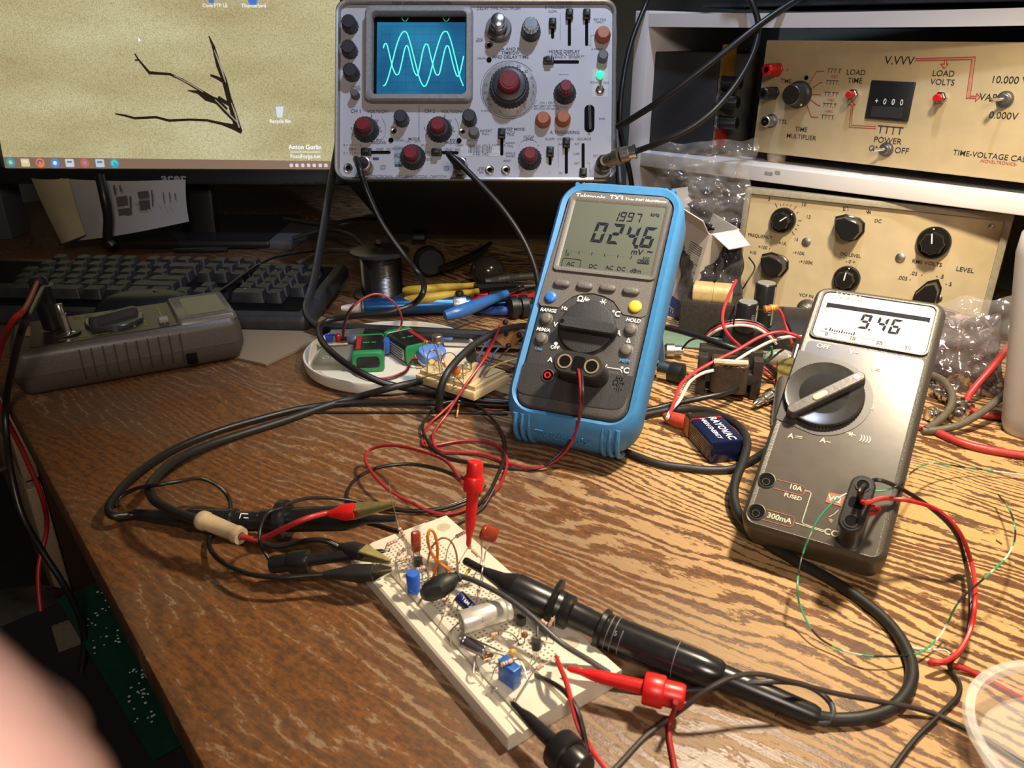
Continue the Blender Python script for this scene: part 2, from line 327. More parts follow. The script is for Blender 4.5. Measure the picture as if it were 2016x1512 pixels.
# knobs (base pixel, skirt radius px, cap)
PX = .000531
def knob(u, v, r, h, mat, top=.9, n=14, cap=None, dep=.07, ch=.0012, label=None):
    x, y, _ = SCM.L(u, v); k = G(MT(x, y)).flute(r*PX, 0, h, n, dep, top, None, ch).obj('knob', mat, scope, 30)
    if label: k['label'] = label
    if cap:
        cr, chh, cm = cap; c_ = G(MT(x, y)).flute(cr*PX, h, h+chh, 16, .08, .92, None, .001).obj('knob_cap', cm, k, 30)
        return k, c_
    return k
KN = pm('knob_charcoal', (.03, .031, .036), .45, bump=.15)
def skirt(u, v, r, h0=.004): x, y, _ = SCM.L(u, v); return G(MT(x, y))
for (u, v) in ((691, 53), (690, 102), (694, 147)): knob(u, v, 16, .014, KN)
for (u, v) in ((792, 237), (925, 236)): knob(u, v, 15, .014, KN)
for (u, v) in ((721, 256), (865, 256), (813, 310)): knob(u, v, 26, .010, KN, .86, 22, (15, .011, MARO), .05, .002, 'charcoal knob with maroon cap')
knob(1043, 312, 24, .009, KN, .8, 20, (14, .011, MARO), .05, .002); knob(1112, 184, 23, .011, KN, .8, 20, (13, .012, MARO), .05, .002)
k, c_ = knob(1045, 64, 20, .014, KN, .85, 18, (16, .006, pm('polished_knob_face', (.62, .64, .68), .2, .9)), .05)
# big timebase knob and dial
x, y, _ = SCM.L(1003, 177); T = MT(x, y)
G(T).lathe([(.0286, 0), (.0286, .0012), (.028, .0016)], 48).obj('timebase_dial', pm('dial_grey', (.30, .30, .30), .4, bump=.1), scope)
k = G(T).flute(.0208, .0018, .014, 32, .05, .97, None, .001).lathe([(.0175, .014), (.0165, .016), (.0125, .017)], 40).obj('knob', KN, scope, 30, label='large charcoal timebase knob with maroon cap')
G(T).flute(.0118, .017, .027, 22, .05, .92, None, .0015).lathe([(.0075, .027), (.007, .0276)], 24).obj('knob_cap', MARO, k, 30)
# delay dial
x, y, _ = SCM.L(982, 60); T = MT(x, y)
k = G(T).lathe([(.0135, 0), (.0135, .006), (.0125, .008)], 36).lathe([(.0095, .008), (.0090, .018)], 30).obj('delay_dial', pm('dark_chrome', (.20, .19, .18), .3, .9), scope)
G(T).lathe([(.0072, .018), (.0070, .0245), (.0064, .025)], 30).obj('dial_cap', pm('spun_aluminium', (.75, .76, .80), .25, 1.), k)
# buttons, jacks
for (u, v) in ((1186, 72), (1069, 238), (1108, 236)):
    x, y, _ = SCM.L(u, v); G(MT(x, y)).lathe([(.0082, 0), (.0082, .004), (.0076, .005), (.0066, .010), (.0058, .0112)], 28).obj('rubber_cap', ORG, scope, label='orange rubber cap')
for (u, v, r) in ((1186, 115, 10), (934, 264, 10), (701, 189, 8)):
    x, y, _ = SCM.L(u, v); G(MT(x, y)).lathe([(r*PX*1.05, 0), (r*PX, .009), (r*PX*.8, .010)], 22).obj('push_button', GRYP, scope)
def ring_jack(u, v, r, ro=.0018, mat=CHR, pin=DKG):
    x, y, _ = SCM.L(u, v)
    j = G(MT(x, y)).loft([[(a*cos(2*pi*k/20), a*sin(2*pi*k/20), z) for k in range(20)] for a, z in ((r*PX, 0), (r*PX, .0015), (r*PX*.8, .0022), (r*PX*.5, .0020), (r*PX*.45, .0003))], None, (0, 0)).obj('jack', mat, scope)
    G(MT(x, y)).lathe([(r*PX*.46, .0004), (r*PX*.44, .0006)], 16).obj('jack_hole', pin, j)
for u, v, r in ((963, 90, 8), (776, 259, 6), (910, 260, 6), (686, 331, 9), (964, 335, 9), (996, 335, 9)): ring_jack(u, v, r)
for u, v in ((770, 276), (904, 277), (963, 118)):
    x, y, _ = SCM.L(u, v); G(MT(x, y)).lathe([(.0026, 0), (.0026, .001), (.002, .0016)], 18).obj('indicator_lamp', DKG, scope)
x, y, _ = SCM.L(1181, 148); G(MT(x, y)).lathe([(.0040, 0), (.0040, .003), (.003, .0046), (.001, .005)], 22).obj('power_lamp', pm('green_pilot_glow', (.03, .80, .42), .4, var=.02, emit=1.0), scope)
x, y, _ = SCM.L(1181, 178); t = G(MT(x, y)).lathe([(.0048, 0), (.0048, .002), (.004, .0026), (.0022, .003)], 6).obj('toggle_switch', CHR, scope)
G(MT(x, y)).rev((0, 0, .002), (0, .008, .009), [(.0011, 0), (.0014, .7), (.0017, .9), (.001, 1)], 14).obj('toggle_lever', CHR, t)
# slide switches: slot a-b, lever at l
def slider(a, b, l, w=.0075, hgt=.011):
    p, q, r = SCM.L(*a), SCM.L(*b), SCM.L(*l); d = (q-p); ang = math.degrees(math.atan2(d.y, d.x)); n = d.length
    s = G(MT((p.x+q.x)/2, (p.y+q.y)/2) @ RZ(ang)).rbox(n, .0032, .0015, [(.0001, 0), (.0006, 0)]).obj('slide_switch', DKG, scope)
    G(MT(r.x, r.y) @ RZ(ang)).box((0, 0, .002), (hgt, w, .004), .001).box((0, 0, .006), (hgt*.6, w*.72, .006), .001).obj('switch_lever', BLK, s)
for a in (((1088, 45), (1088, 76), (1088, 48)), ((1121, 22), (1121, 90), (1121, 30)), ((1155, 22), (1155, 90), (1155, 30)), ((1083, 288), (1083, 325), (1083, 300)),
          ((1115, 270), (1115, 342), (1115, 282)), ((1148, 282), (1148, 348), (1148, 342)), ((988, 255), (988, 306), (988, 264)), ((1076, 122), (1140, 122), (1080, 121)),
          ((716, 300), (769, 300), (722, 300)), ((852, 300), (903, 301), (860, 301))): slider(*a)
p, q = SCM.L(1160, 212), SCM.L(1161, 255)
s = G(MT((p.x+q.x)/2, (p.y+q.y)/2)).rbox(.0105, .0285, .005, [(.0001, 0), (.0006, 0)]).obj('current_loop_plate', DKG, scope)
G().tube([(p.x, p.y, 0), (p.x, p.y, .004), (p.x, p.y-.002, .005), (q.x, q.y+.002, .005), (q.x, q.y, .004), (q.x, q.y, 0)], .0011, 8, 3).obj('loop_wire', CHR, s)
# printed legends
g = G(); z = .0003
def T_(t, u, v, s, **k): x, y, _ = SCM.L(u, v); g.text(t, s, x, y, z, **k)
T_('453 OSCILLOSCOPE', 830, 16, .0062, bold=.015, wx=1.15); T_('DELAY TIME MULTIPLIER', 982, 17, .0042); T_('B TRIGGERING', 1099, 15, .0042); T_('SLOPE', 1088, 23, .0032)
T_('EXT TRIG', 1181, 39, .003); T_('INPUT', 1181, 44, .003); T_('TRIG', 944, 77, .003); T_('BEAM', 944, 81, .003); T_('UNCAL', 948, 115, .003)
for t, v in (('A AND B', 97), ('TIME/DIV', 104.5), ('AND DELAY TIME', 112.5)): T_(t, 1005, v, .0048, bold=.012)
T_('HORIZ DISPLAY', 1111, 102, .0046, bold=.012); T_('A INTEN  B (DLY D)', 1113, 108, .0034); T_('DURING A   (SWEEP)', 1113, 113, .0034); T_('XY', 1147, 111, .003)
T_('A SWEEP', 1175, 97, .003); T_('POWER  ON', 1180, 163, .0034); T_('TRACE', 700, 171, .003); T_('FINDER', 701, 176, .003)
for u in (701, 846): T_('CH 1' if u < 750 else 'CH 2', u, 219, .0052, bold=.015); T_('VOLTS/DIV', u+43, 220, .0046, bold=.01); T_('BW', u+45, 276, .0036, bold=.01); T_('REDUCED', u+45, 281, .0034, bold=.01); T_('GAIN', u+75, 251, .0032); T_('UNCAL', u+84, 276, .0034)
for dx in (0, 144):
    for t, u, v in (('1', 732, 228), ('.5', 731, 229), ('50', 742, 238), ('20', 746, 253), ('mV', 748, 259), ('10', 743, 265), ('5', 733, 278), ('2', 692, 253), ('5', 695, 266)): T_(t, u+dx, v, .0036, bold=.01)
T_('SERIAL', 695, 294, .0028); T_('AC', 729, 294, .0034); T_('GND', 748, 294, .0036); T_('DC', 766, 294, .0036); T_('GND', 883, 295, .0036); T_('DC', 901, 295, .0036)
T_('MODE', 815, 274, .0042, bold=.012); T_('CH 1', 805, 279, .003); T_('CH 2', 822, 279, .003); T_('ALT', 835, 286, .0036); T_('CHOP', 845, 300, .0034); T_('ADD', 843, 314, .0036); T_('NORM', 783, 293, .0038)
T_('INT', 783, 305, .0038, bold=.012); T_('TRIG', 783, 309.5, .0038, bold=.012); T_('CH 1', 783, 321, .003); T_('1MΩ', 754, 327, .003); T_('20pF', 754, 332, .003); T_('1MΩ', 878, 329, .003); T_('20pF', 879, 334, .003)
T_('USAF TMDE-DO NOT REMOVE', 946, 286, .0038); T_('A4B1042', 946, 304, .0046); T_('INVERT', 957, 258, .0038); T_('PULL', 956, 264, .0036)
T_('SWEEP MODE', 1010, 254.5, .0040, bold=.01); T_('AUTO', 1005, 261, .0034); T_('TRIG', 1005, 265.5, .0034); T_('NORM', 1004, 282, .0032); T_('TRIG', 1004, 288, .0032); T_('SINGLE', 1005, 302, .0032); T_('SWEEP', 1005, 308, .0032); T_('RESET', 999, 317, .0032)
T_('A TRIGGERING', 1112, 261, .0046, bold=.008); T_('HF STAB', 1041, 269, .003); T_('LEVEL', 1041, 274, .0042, bold=.008); T_('SLOPE', 1083, 274, .0036); T_('COUPLING', 1113, 274, .0034); T_('SOURCE', 1150, 274, .0038)
T_('-', 1023, 287, .004); T_('+', 1060, 287, .004); T_('-', 1082, 339, .004); T_('INT', 1136, 284, .0032); T_('LINE', 1135, 303, .0032); T_('EXT', 1136, 322, .0032); T_('AC', 1104, 284, .0032); T_('DC', 1104, 341, .0032); T_('EXT TRIG', 1180, 307, .003)
T_('CH 1 OUT', 1078, 203, .0036); T_('SET VERT INT TRIG', 1076, 209.5, .003); T_('SWITCH TO NORM', 1076, 214.5, .003); T_('X CAL', 1110, 211, .003); T_('5mA', 1185, 234, .0034); T_('STEP', 948, 331, .003); T_('ATTEN', 948, 335, .003); T_('BAL', 948, 339.5, .003)
T_('TEKTRONIX, INC., BEAVERTON, OREGON, U.S.A.', 817, 348, .0042); T_('A ONLY', 957, 218, .003)
for t, a in (('50', 1), ('20', 28), ('10', 55), ('5', 78), ('2', 102), ('1', 126), ('.5', 160), ('.2', 190)):
    pass
x0, y0, _ = SCM.L(1003, 177)
for t, a in (('50', 68), ('20', 47), ('10', 27), ('5', 8), ('2', -9), ('1', -26), ('2', -50), ('5', -70), ('1', -95), ('5', -112), ('1', -140), ('50', 205), ('20', 188), ('10', 170)):
    g.text(t, .0042, x0+.0252*cos(rad(a)), y0+.0252*sin(rad(a)), .0019)
g.ringflat(.0300, .0304, x0, y0, z, 40, rad(40), rad(340))
for dx in (0, 144):
    p = SCM.L(725+dx, 255); g.ringflat(.0182, .0185, p.x, p.y, z, 16, rad(-60), rad(40))
for u, v0, v1 in ((1103, 28, 80), (1099, 278, 330)): p, q = SCM.L(u, v0), SCM.L(u, v1); g.line([(p.x, p.y), (q.x, q.y)], .0003, z)
for a_, b_ in (((1100, 147), (1119, 147)), ((1163, 70), (1178, 70)), ((1163, 70), (1163, 89)), ((1156, 89), (1163, 89)), ((1155, 321), (1161, 321)), ((1161, 321), (1161, 339))): p, q = SCM.L(*a_), SCM.L(*b_); g.line([(p.x, p.y), (q.x, q.y)], .0003, z)
g.ringflat(.0131, .0134, *SCM.L(1041, 300)[:2], z, 14, rad(50), rad(130))
for (u, v, w_) in ((740, 312.5, .0065), (785, 326, .008), (912, 314, .0065)): p = SCM.L(u, v); g.flat(rrect(w_, .0028, .0004, 2, p.x, p.y), z)
for k in range(26):
    p = SCM.L(923+k*1.78, 294); g.line([(p.x, p.y-.0035), (p.x, p.y+.0035)], random.choice((.0003, .0005, .00065)), z)
g.obj('printed_legend', INKD, scope, 0)
g = G()
for u, v, w_, hh in ((694, 286, .019, .0042), (694, 301.5, .019, .0042)): p = SCM.L(u, v); g.flat(rrect(w_, hh, .002, 4, p.x, p.y), .0002)
p = SCM.L(946, 295); g.flat(rrect(.041, .0135, .0012, 3, p.x, p.y), .0002); p = SCM.L(1181, 163); g.flat(rrect(.0165, .0295, .0004, 2, p.x, p.y), .00015)
g.obj('sticker', pm('sticker_paper', (.56, .55, .56), .55), scope, 0)
g = G()
for t, v in (('B 0 0 7 0 3 6', 286), ('0 0 2 1 8 0 1', 301.5)): p = SCM.L(694, v); g.text(t, .0036, p.x, p.y, .0004)
g.obj('serial_number', INKB, scope, 0)
g = G(); p, q = SCM.L(825, 209), SCM.L(825, 270); g.line([(p.x, p.y), (q.x, q.y)], .0016, .0002); p = SCM.L(786, 307); g.flat(rrect(.011, .021, .0005, 2, p.x, p.y), .00015)
g.obj('panel_inlay', pm('inlay_grey', (.30, .36, .40), .5), scope, 0)
# carry handle used as a stand: both arms swing forward and down to the desk
hl = P(606, 622, .006); hr = Vector((hl.x+.42, hl.y-.03, .006))
pl, pr = SCM.W(-.004, .085, -.05), SCM.W(SW+.004, .085, -.05)
HND = pm('handle_grey_alloy', (.13, .13, .135), .4, .6, bump=.1)
def strap(pts, w, t):
    g = G(); p = catmull(pts, 6); rings = []
    for i, q in enumerate(p):
        d = (p[min(i+1, len(p)-1)]-p[max(i-1, 0)]).normalized(); e = Vector((0, -.8, .6)); e = (e-d*e.dot(d)).normalized(); n = d.cross(e)
        rings.append([q+e*(a*w)+n*(b*t) for a, b in rrect(1, 1, .3, 2)])
    return g.loft(rings)
hl2 = P(640, 652, .004); hr = P(1075, 676, .004)
strap([pl, pl*.6+hl*.4, pl*.2+hl*.8, P(606, 596, .020), P(607, 622, .014), P(620, 638, .011), P(640, 644, .011)], .018, .005).obj('handle_arm', HND, scope).matrix_parent_inverse = SCM.M.inverted()
strap([P(640, 646, .012), P(760, 653, .012), P(900, 660, .012), P(1060, 668, .012), P(1220, 676, .012)], .024, .009).obj('handle_grip', pm('handle_grip_vinyl', (.022, .023, .028), .45, bump=.3), scope).matrix_parent_inverse = SCM.M.inverted()
strap([P(1220, 676, .012), P(1240, 672, .018), pr*.4+P(1240, 672, .018)*.6, pr], .018, .005).obj('handle_arm', HND, scope).matrix_parent_inverse = SCM.M.inverted()
for sxx in (-1, 1):
    G(MT(SW/2+sxx*(SW/2+.002), .085, -.05) @ rotto((sxx, 0, 0))).lathe([(.016, 0), (.016, .006), (.012, .008)], 28).obj('handle_hub', BLK, scope)
for xx in (.05, SW-.05): G(MT(xx, 0, -.28)).box((0, -.006, 0), (.02, .01, .02), .003).obj('foot', RUB, scope)
# ================================================================ blue-holstered multimeter
T3 = Fr(PD(1009, 796, .5535), 22.1, 41.7)
tx = thing('digital_multimeter', 'dark grey multimeter in a blue rubber holster, display reading 024.6', 'multimeter', T3.M)
HOLS = pm('blue_rubber_holster', (.045, .20, .43), .48, var=.06, ns=200, bump=.08); MTR = pm('meter_charcoal', (.055, .052, .05), .55, bump=.35, ns=900); MTL = pm('meter_grey_plate', (.115, .105, .095), .5, bump=.25, ns=900)
mm = .001
hx, hy = .0405, .0885
ro = lambda i, r=.020, b=0: rrect(.096-2*i, .190-2*i+b, r-i*.6, 8, hx, hy-b/2)
ri = lambda i=0: rrect(.0815-2*i, .1755-2*i, .012, 8, hx, .0870)
def ring3(g, lay): g.loft([[(x, y, z) for x, y in f_] for f_, z in lay], None, (0, 0), closed=True)
g = G(); ring3(g, [(ri(), -.030), (ri(), -.0015), (ro(.0035), -.0005), (ro(.001, .021, .002), -.003), (ro(0, .022, .0062), -.008), (ro(0, .024, .0105), -.017), (ro(0, .025, .0110), -.026), (ro(.003, .024, .011), -.036), (ro(.009, .024, .008), -.0455), (ri(.004), -.0455)])
h_ = g.obj('holster', HOLS, tx)
G().box((hx, hy, -.040), (.080, .172, .008), .004).obj('holster_back', HOLS, tx)
for x0 in (.008, .0715):                       # grip ribs on the bottom edge and two sets on top
    for k in range(3):
        xx = x0+(k-1)*.0052
        G().tube([(xx, -.0045, -.0030), (xx, -.0120, -.0085), (xx, -.0168, -.017), (xx, -.0170, -.026), (xx, -.0130, -.0355)], .0019, 8, 4).obj('grip_rib', HOLS, h_)
        G().tube([(xx, .1825, -.006), (xx, .1838, -.012), (xx, .1838, -.028)], .0017, 8, 3).obj('grip_rib', HOLS, h_)
G(MT(.0385, -.0144, -.0108) @ rotto((0, -.9, .43), (1, 0, 0))).text('Tektronix', .0100, 0, 0, .0, bold=.02, ext=.0009).obj('embossed_logo', HOLS, h_, 30)
G(MT(.0400, .0870)).rbox(.0805, .1745, .011, [(-.036, .003), (-.034, .001), (-.003, 0), (-.0008, .0012), (0, .003)], None, 8).obj('body', MTR, tx)
tl = lambda u, v, h=0: tuple(T3.L(u, v, h))[:2]
pl = [tl(*p) for p in ((1065, 602), (1100, 606), (1112, 596), (1127, 585), (1146, 579), (1169, 578), (1191, 584), (1209, 594), (1219, 609), (1227, 619.5), (1262, 626), (1271, 622), (1275, 614))]
pl += [(.0775, .165), (.0765, .1705), (.0725, .1725), (.0065, .1725), (.003, .170), (.002, .165)] + [tl(1060, 595)]
G().prism(pl, -.0002, .0007).obj('face_plate', MTL, tx)
# display recess
lc = [tl(1133, 404), tl(1306, 413), tl(1279, 546), tl(1100, 529)]; lx0, lx1, ly0, ly1 = .0078, .0752, .1095, .1632
g = G(); cxl, cyl_ = (lx0+lx1)/2, (ly0+ly1)/2
ring3(g, [(rrect(lx1-lx0+.009, ly1-ly0+.009, .003, 3, cxl, cyl_), .0005), (rrect(lx1-lx0+.008, ly1-ly0+.008, .003, 3, cxl, cyl_), .0022), (rrect(lx1-lx0+.004, ly1-ly0+.004, .002, 3, cxl, cyl_), .0022), (rrect(lx1-lx0, ly1-ly0, .001, 3, cxl, cyl_), .0007)])
g.obj('display_frame', MTL, tx)
LCD = pm('lcd_grey_green', (.085, .096, .070), .4, var=.04, ns=20)
lcd = G().rbox(lx1-lx0+.001, ly1-ly0+.001, .0004, [(.0006, 0), (.0010, 0)], MT(cxl, cyl_), 2).obj('lcd_screen', LCD, tx)
LK = pm('lcd_segment_ink', (.008, .010, .018), .6, spec=.1); g = G(); z = .0012
def D7(t, u, v, w, h, th): x, y = tl(u, v); g.seg7(t, x, y, w*.86, h*.97, th, z, .13)
for t, u, v in (('0', 1181, 459), ('2', 1213, 462), ('4', 1245, 466), ('6', 1277, 469)): D7(t, u, v, .0102, .0172, .0024)
for t, u, v in (('1', 1214, 427), ('9', 1227, 428), ('9', 1242, 429), ('7', 1257, 431)): D7(t, u, v, .0050, .0078, .00095)
def TT(G_, t, u, v, s, **k): x, y = tl(u, v); G_.text(t, s, x, y, k.pop('z', z), **k)
x, y = tl(1253, 487); g.flat(rrect(.0028, .0028, .0003, 2, x, y), z); x, y = tl(1215.5, 436); g.flat(rrect(.0009, .0009, .0002, 2, x, y), z)
TT(g, 'kHz', 1290, 425, .0040, bold=.02); TT(g, 'mV', 1254, 498, .0062, bold=.02, shear=.1); TT(g, '~', 1280, 497, .0068, bold=.03); TT(g, '500', 1272, 511, .0034); TT(g, 'AC', 1124, 521, .0044, bold=.01); TT(g, 'DC', 1168, 526, .0044, bold=.01); TT(g, 'AC  DC', 1212, 530, .0044, bold=.01); TT(g, 'dBm', 1252, 535, .0044, bold=.01)
a, c = tl(1116, 496), tl(1243, 508)
for k in range(26):
    q = k/25; x, y = a[0]+(c[0]-a[0])*q, a[1]+(c[1]-a[1])*q; m_ = k % 5 == 0
    g.flat(rrect(.0006 if m_ else .0003, .0024 if m_ else .0004, .0001, 1, x, y), z)
for k in range(3): x, y = tl(1115+k*2.6, 502); g.flat(rrect(.0004, .0026, .0001, 1, x, y), z)
pts = [tl(*p) for p in ((1106, 525), (1109, 511), (1114, 509), (1142, 513), (1145, 515), (1142, 527))]; g.line(pts, .0004, z)
x, y = tl(1267, 517); g.flat(rrect(.0085, .0032, .0004, 2, x, y), z)
g.obj('display_segments', LK, lcd, 0)
g = G(); TT(g, 'AUTO', 1267, 517, .0030, z=.0013, bold=.01); g.obj('auto_mark', LCD, lcd, 0)
# keys and dial
for k, (u, v) in enumerate(((1107, 560), (1152, 565), (1197, 569), (1243, 575))):
    x, y = tl(u, v); b_ = G(MT(x, y)).rbox(.0122, .0058, .0029, [(.0003, 0), (.002, 0), (.003, .0006), (.0034, .0016)]).obj('soft_key', MTL, tx)
    G(MT(x, y)).text(str(k+1), .0042, 0, 0, .0035).obj('key_number', GRYP, b_, 0)
for u, v, m_, r_, nm in ((1085, 586, pm('blue_key', (.03, .17, .55), .35), .0044, 'round blue key'), (1251, 605, pm('yellow_key', (.75, .52, .04), .35), .0046, 'round yellow key'), (1076, 628, MTL, .0042, None), (1066, 667, MTL, .0042, None), (1242, 649, MTL, .0043, None), (1233, 690, MTL, .0043, None)):
    x, y = tl(u, v); G(MT(x, y)).lathe([(r_+.0006, .0004), (r_, .0006), (r_, .0018), (r_*.8, .0028), (r_*.4, .0032)], 26).obj('key', m_, tx, label=nm)
DIALM = pm('dial_black_grain', (.022, .022, .024), .6, bump=.35, ns=900)
x, y = .0396, .0642; R_ = .0202
dl = G(MT(x, y)).lathe([(R_+.0008, 0), (R_+.0008, .0006), (R_, .0012), (R_-.0006, .0026), (R_-.002, .0030)], 56).obj('rotary_dial', DIALM, tx)
p0, p1 = tl(1110, 636, .006), tl(1205, 651, .006); an = math.degrees(math.atan2(p1[1]-p0[1], p1[0]-p0[0]))
TP = MT((p0[0]+p1[0])/2, (p0[1]+p1[1])/2) @ RZ(an)
G(TP).rbox(.0425, .0095, .004, [(.0025, 0), (.009, .0004), (.0100, .0014)]).obj('dial_pointer', DIALM, dl)
G(TP @ MT(-.0178, 0)).lathe([(.0014, .0101), (.0015, .0103)], 16).obj('pointer_dot', DKG, dl)
# sockets and lower cover
lo = [tl(*p) for p in ((1032, 713), (1093, 718), (1104, 727), (1116, 735))] + [tl(1196, 736), tl(1246, 741), tl(1240, 768), tl(1228, 798), tl(1220, 804), tl(1206, 806), tl(1150, 799), tl(1030, 775), tl(1021, 770), tl(1019, 762)]
G().prism(lo, -.0002, .0006).obj('socket_cover', pm('socket_cover_black', (.030, .029, .029), .5, bump=.3, ns=900), tx)
def socket(fr, x, y, parent, ring, core, r=.0048):
    s_ = G(MT(x, y)).loft([[(a*cos(2*pi*k/24), a*sin(2*pi*k/24), q) for k in range(24)] for a, q in ((r, .0004), (r, .0012), (r*.82, .0014), (r*.78, .0005))], None, (0, 0)).obj('socket', ring, parent)
    G(MT(x, y)).lathe([(r*.79, .0006), (r*.79, .0008)], 20).obj('socket_well', DKG, s_)
    if core: G(MT(x, y)).loft([[(a*cos(2*pi*k/20), a*sin(2*pi*k/20), q) for k in range(20)] for a, q in ((r*.5, .0008), (r*.5, .002), (r*.3, .002), (r*.28, .0009))], None, (0, 0)).obj('socket_collar', core, s_)
x, y = tl(1079, 740); socket(T3, x, y, tx, MTR, RED)
g = G(); gb = G(); z = .00095
TT(g, 'Tektronix', 1163, 389, .0060, z=.0010, bold=.018, wx=.95); TT(g, 'TX3', 1214, 391.5, .0058, z=.0010, bold=.02); TT(g, 'True RMS MultiMeter', 1271, 396.5, .0035, z=.0010, bold=.008, shear=.15); g.line([tl(1182, 396), tl(1189, 390)], .0006, .0010)
TT(g, 'RANGE', 1080, 612, .0037, bold=.02, shear=.15); TT(g, 'M/M/A', 1070, 650, .0037, bold=.02, shear=.15); TT(g, 'V', 1094, 640, .005, bold=.02); TT(g, 'Hz', 1112, 608, .0040, bold=.02); TT(g, 'Ω/', 1145, 590, .0060, bold=.02); TT(g, '°C', 1213, 619, .0058, bold=.02)
TT(g, 'HOLD', 1247, 632, .0037, bold=.02, shear=.15); TT(g, 'A', 1218, 657, .0052, bold=.02); TT(g, 'OFF', 1093, 685, .0037, bold=.02); TT(g, 'A', 1084, 709, .0050, bold=.02); TT(g, 'V', 1191, 723, .0050, bold=.02); TT(g, '°C', 1230, 730, .0058, bold=.02)
x, y = tl(1095, 677); g.flat(circ(.0014, 14, x, y), z); g.line([tl(1196, 724), tl(1222, 728), tl(1225, 734)], .0005, z)
for (a, c) in (((1152, 590), (1161, 591)), ((1182, 595), (1194, 596))): g.line([tl(*a), tl(*c)], .0005, z)
for pp in (((1154, 587), (1154, 594), (1158, 590.5)), ((1158, 587.5), (1158, 594.5)), ((1187, 590), (1185, 600)), ((1193, 591), (1188, 595.5), (1191, 600))): g.line([tl(*p) for p in pp], .0005, z)
g.line([tl(1234, 674), tl(1238, 667), tl(1241, 675), tl(1234, 674)], .0006, z)
g.obj('white_legend', INKW, tx, 0)
TT(gb, '1ms', 1060, 687, .0037, bold=.015, shear=.15); TT(gb, 'MEM', 1230, 711, .0037, bold=.02, shear=.15); gb.obj('blue_legend', pm('blue_ink', (.06, .22, .50), .6), tx, 0)
g = G(); TT(g, 'Hz', 1220, 746, .0048, z=.0008); TT(g, 'Ω/', 1214, 755, .0056, z=.0008); TT(g, '+', 1226, 757, .0056, z=.0008); TT(g, '-|(-', 1217, 766, .005, z=.0008); g.obj('embossed_legend', DKG, tx, 0)
g = G(T3.M.copy()); g.M = Matrix(); G(MT(hx, .12, -.046) @ Matrix.Rotation(rad(-38), 4, 'X')).box((0, -.0, -.0), (.05, .004, .004)).obj('tilt_stand_hinge', HOLS, tx)
stz = T3.W(hx, .135, -.046); foot = Vector((stz.x+T3.z.x*-.06, stz.y-T3.z.y*.085, .003))
pa, pb = T3.W(hx-.025, .135, -.046), T3.W(hx+.025, .135, -.046); off = Vector((.03, .075, 0)); fa, fb = Vector((pa.x, pa.y, .003))+off, Vector((pb.x, pb.y, .003))+off
o_ = G().tube([pa, fa, fb, pb], .003, 8, 1).obj('tilt_stand', HOLS, tx); o_.matrix_parent_inverse = T3.M.inverted()
# dual banana plug on the blue meter
def dual_plug(name, label, fr, c, ang, L_, W_, H_, mat, wallmat):
    t = thing(name, label, 'plug', fr.M @ MT(c[0], c[1], .001) @ RZ(ang)); w2 = W_/2; sp = L_/2-w2
    def sh(i): return [(x, y) for x, y in rrect(L_-2*i, W_-2*i, w2-i, 10)]
    g = G().layers(sh, [(0, 0), (H_*.55, .0002), (H_*.8, 0), (H_-.001, 0), (H_, .001)]); g.obj('plug_body', mat, t)
    for sx_ in (-1, 1):
        r_ = w2*.62
        q = G(MT(sx_*sp, 0)).loft([[(a*cos(2*pi*k/24), a*sin(2*pi*k/24), z_) for k in range(24)] for a, z_ in ((r_, H_-.0004), (r_, H_+.0006), (r_*.8, H_+.0006), (r_*.75, H_-.0002))], None, (0, 0)).obj('socket_rim', wallmat, t)
        G(MT(sx_*sp, 0)).lathe([(r_*.76, H_+.0001), (r_*.76, H_+.0003)], 20).obj('socket_well', DKG, q)
        G(MT(sx_*sp, 0)).lathe([(.002, -.0009), (.002, 0)], 12).obj('banana_pin', BRS, t)
    G(MT(0, 0)).rbox(w2*1.0, w2*1.3, .002, [(H_, 0), (H_+.0002, 0)]).obj('wire_entry', DKG, t)
    return t
p0, p1 = T3.L(1112, 713, .019), T3.L(1167, 724, .019)
ang = math.degrees(math.atan2(p1.y-p0.y, p1.x-p0.x)); cpl = (p0+p1)/2
dual_plug('dual_banana_plug', 'black double banana plug in the blue-holstered multimeter', T3, cpl, ang, .0355, .0165, .020, pm('plug_black', (.02, .019, .018), .5, bump=.2), pm('socket_tan', (.25, .19, .11), .4))

# ================================================================ second meter
F7 = Fr(PD(1460.7, 1024, .449), 30.5, 54.4)
fk = thing('digital_multimeter', 'brown-grey multimeter with big round dial, display reading 9.46, in the right foreground', 'multimeter', F7.M)
FKM = pm('meter_brown_grey', (.062, .054, .044), .40, bump=.3, ns=1100); FKP = pm('meter_face_film', (.082, .071, .058), .27, var=.08, ns=120, bump=.04); FKD = pm('meter_recess', (.045, .041, .034), .42)
fl = lambda u, v, h=0: tuple(F7.L(u, v, h))[:2]
W7, H7, c7 = .0775, .1775, (.0372, .0862)
G(MT(*c7)).rbox(W7, H7, .0085, [(-.0295, .0045), (-.0275, .002), (-.018, .0006), (-.0175, .0012), (-.017, .0004), (-.004, 0), (-.0012, .0008), (.0004, .0026), (-.0002, .0042)], None, 8, (1, 1)).obj('body', FKM, fk)
x0, x1, y0, y1 = .0035, .0705, .0005, .1300
G().rbox(x1-x0, y1-y0, .003, [(-.0012, 0), (.0002, 0)], MT((x0+x1)/2, (y0+y1)/2), 4).obj('face_film', FKP, fk)
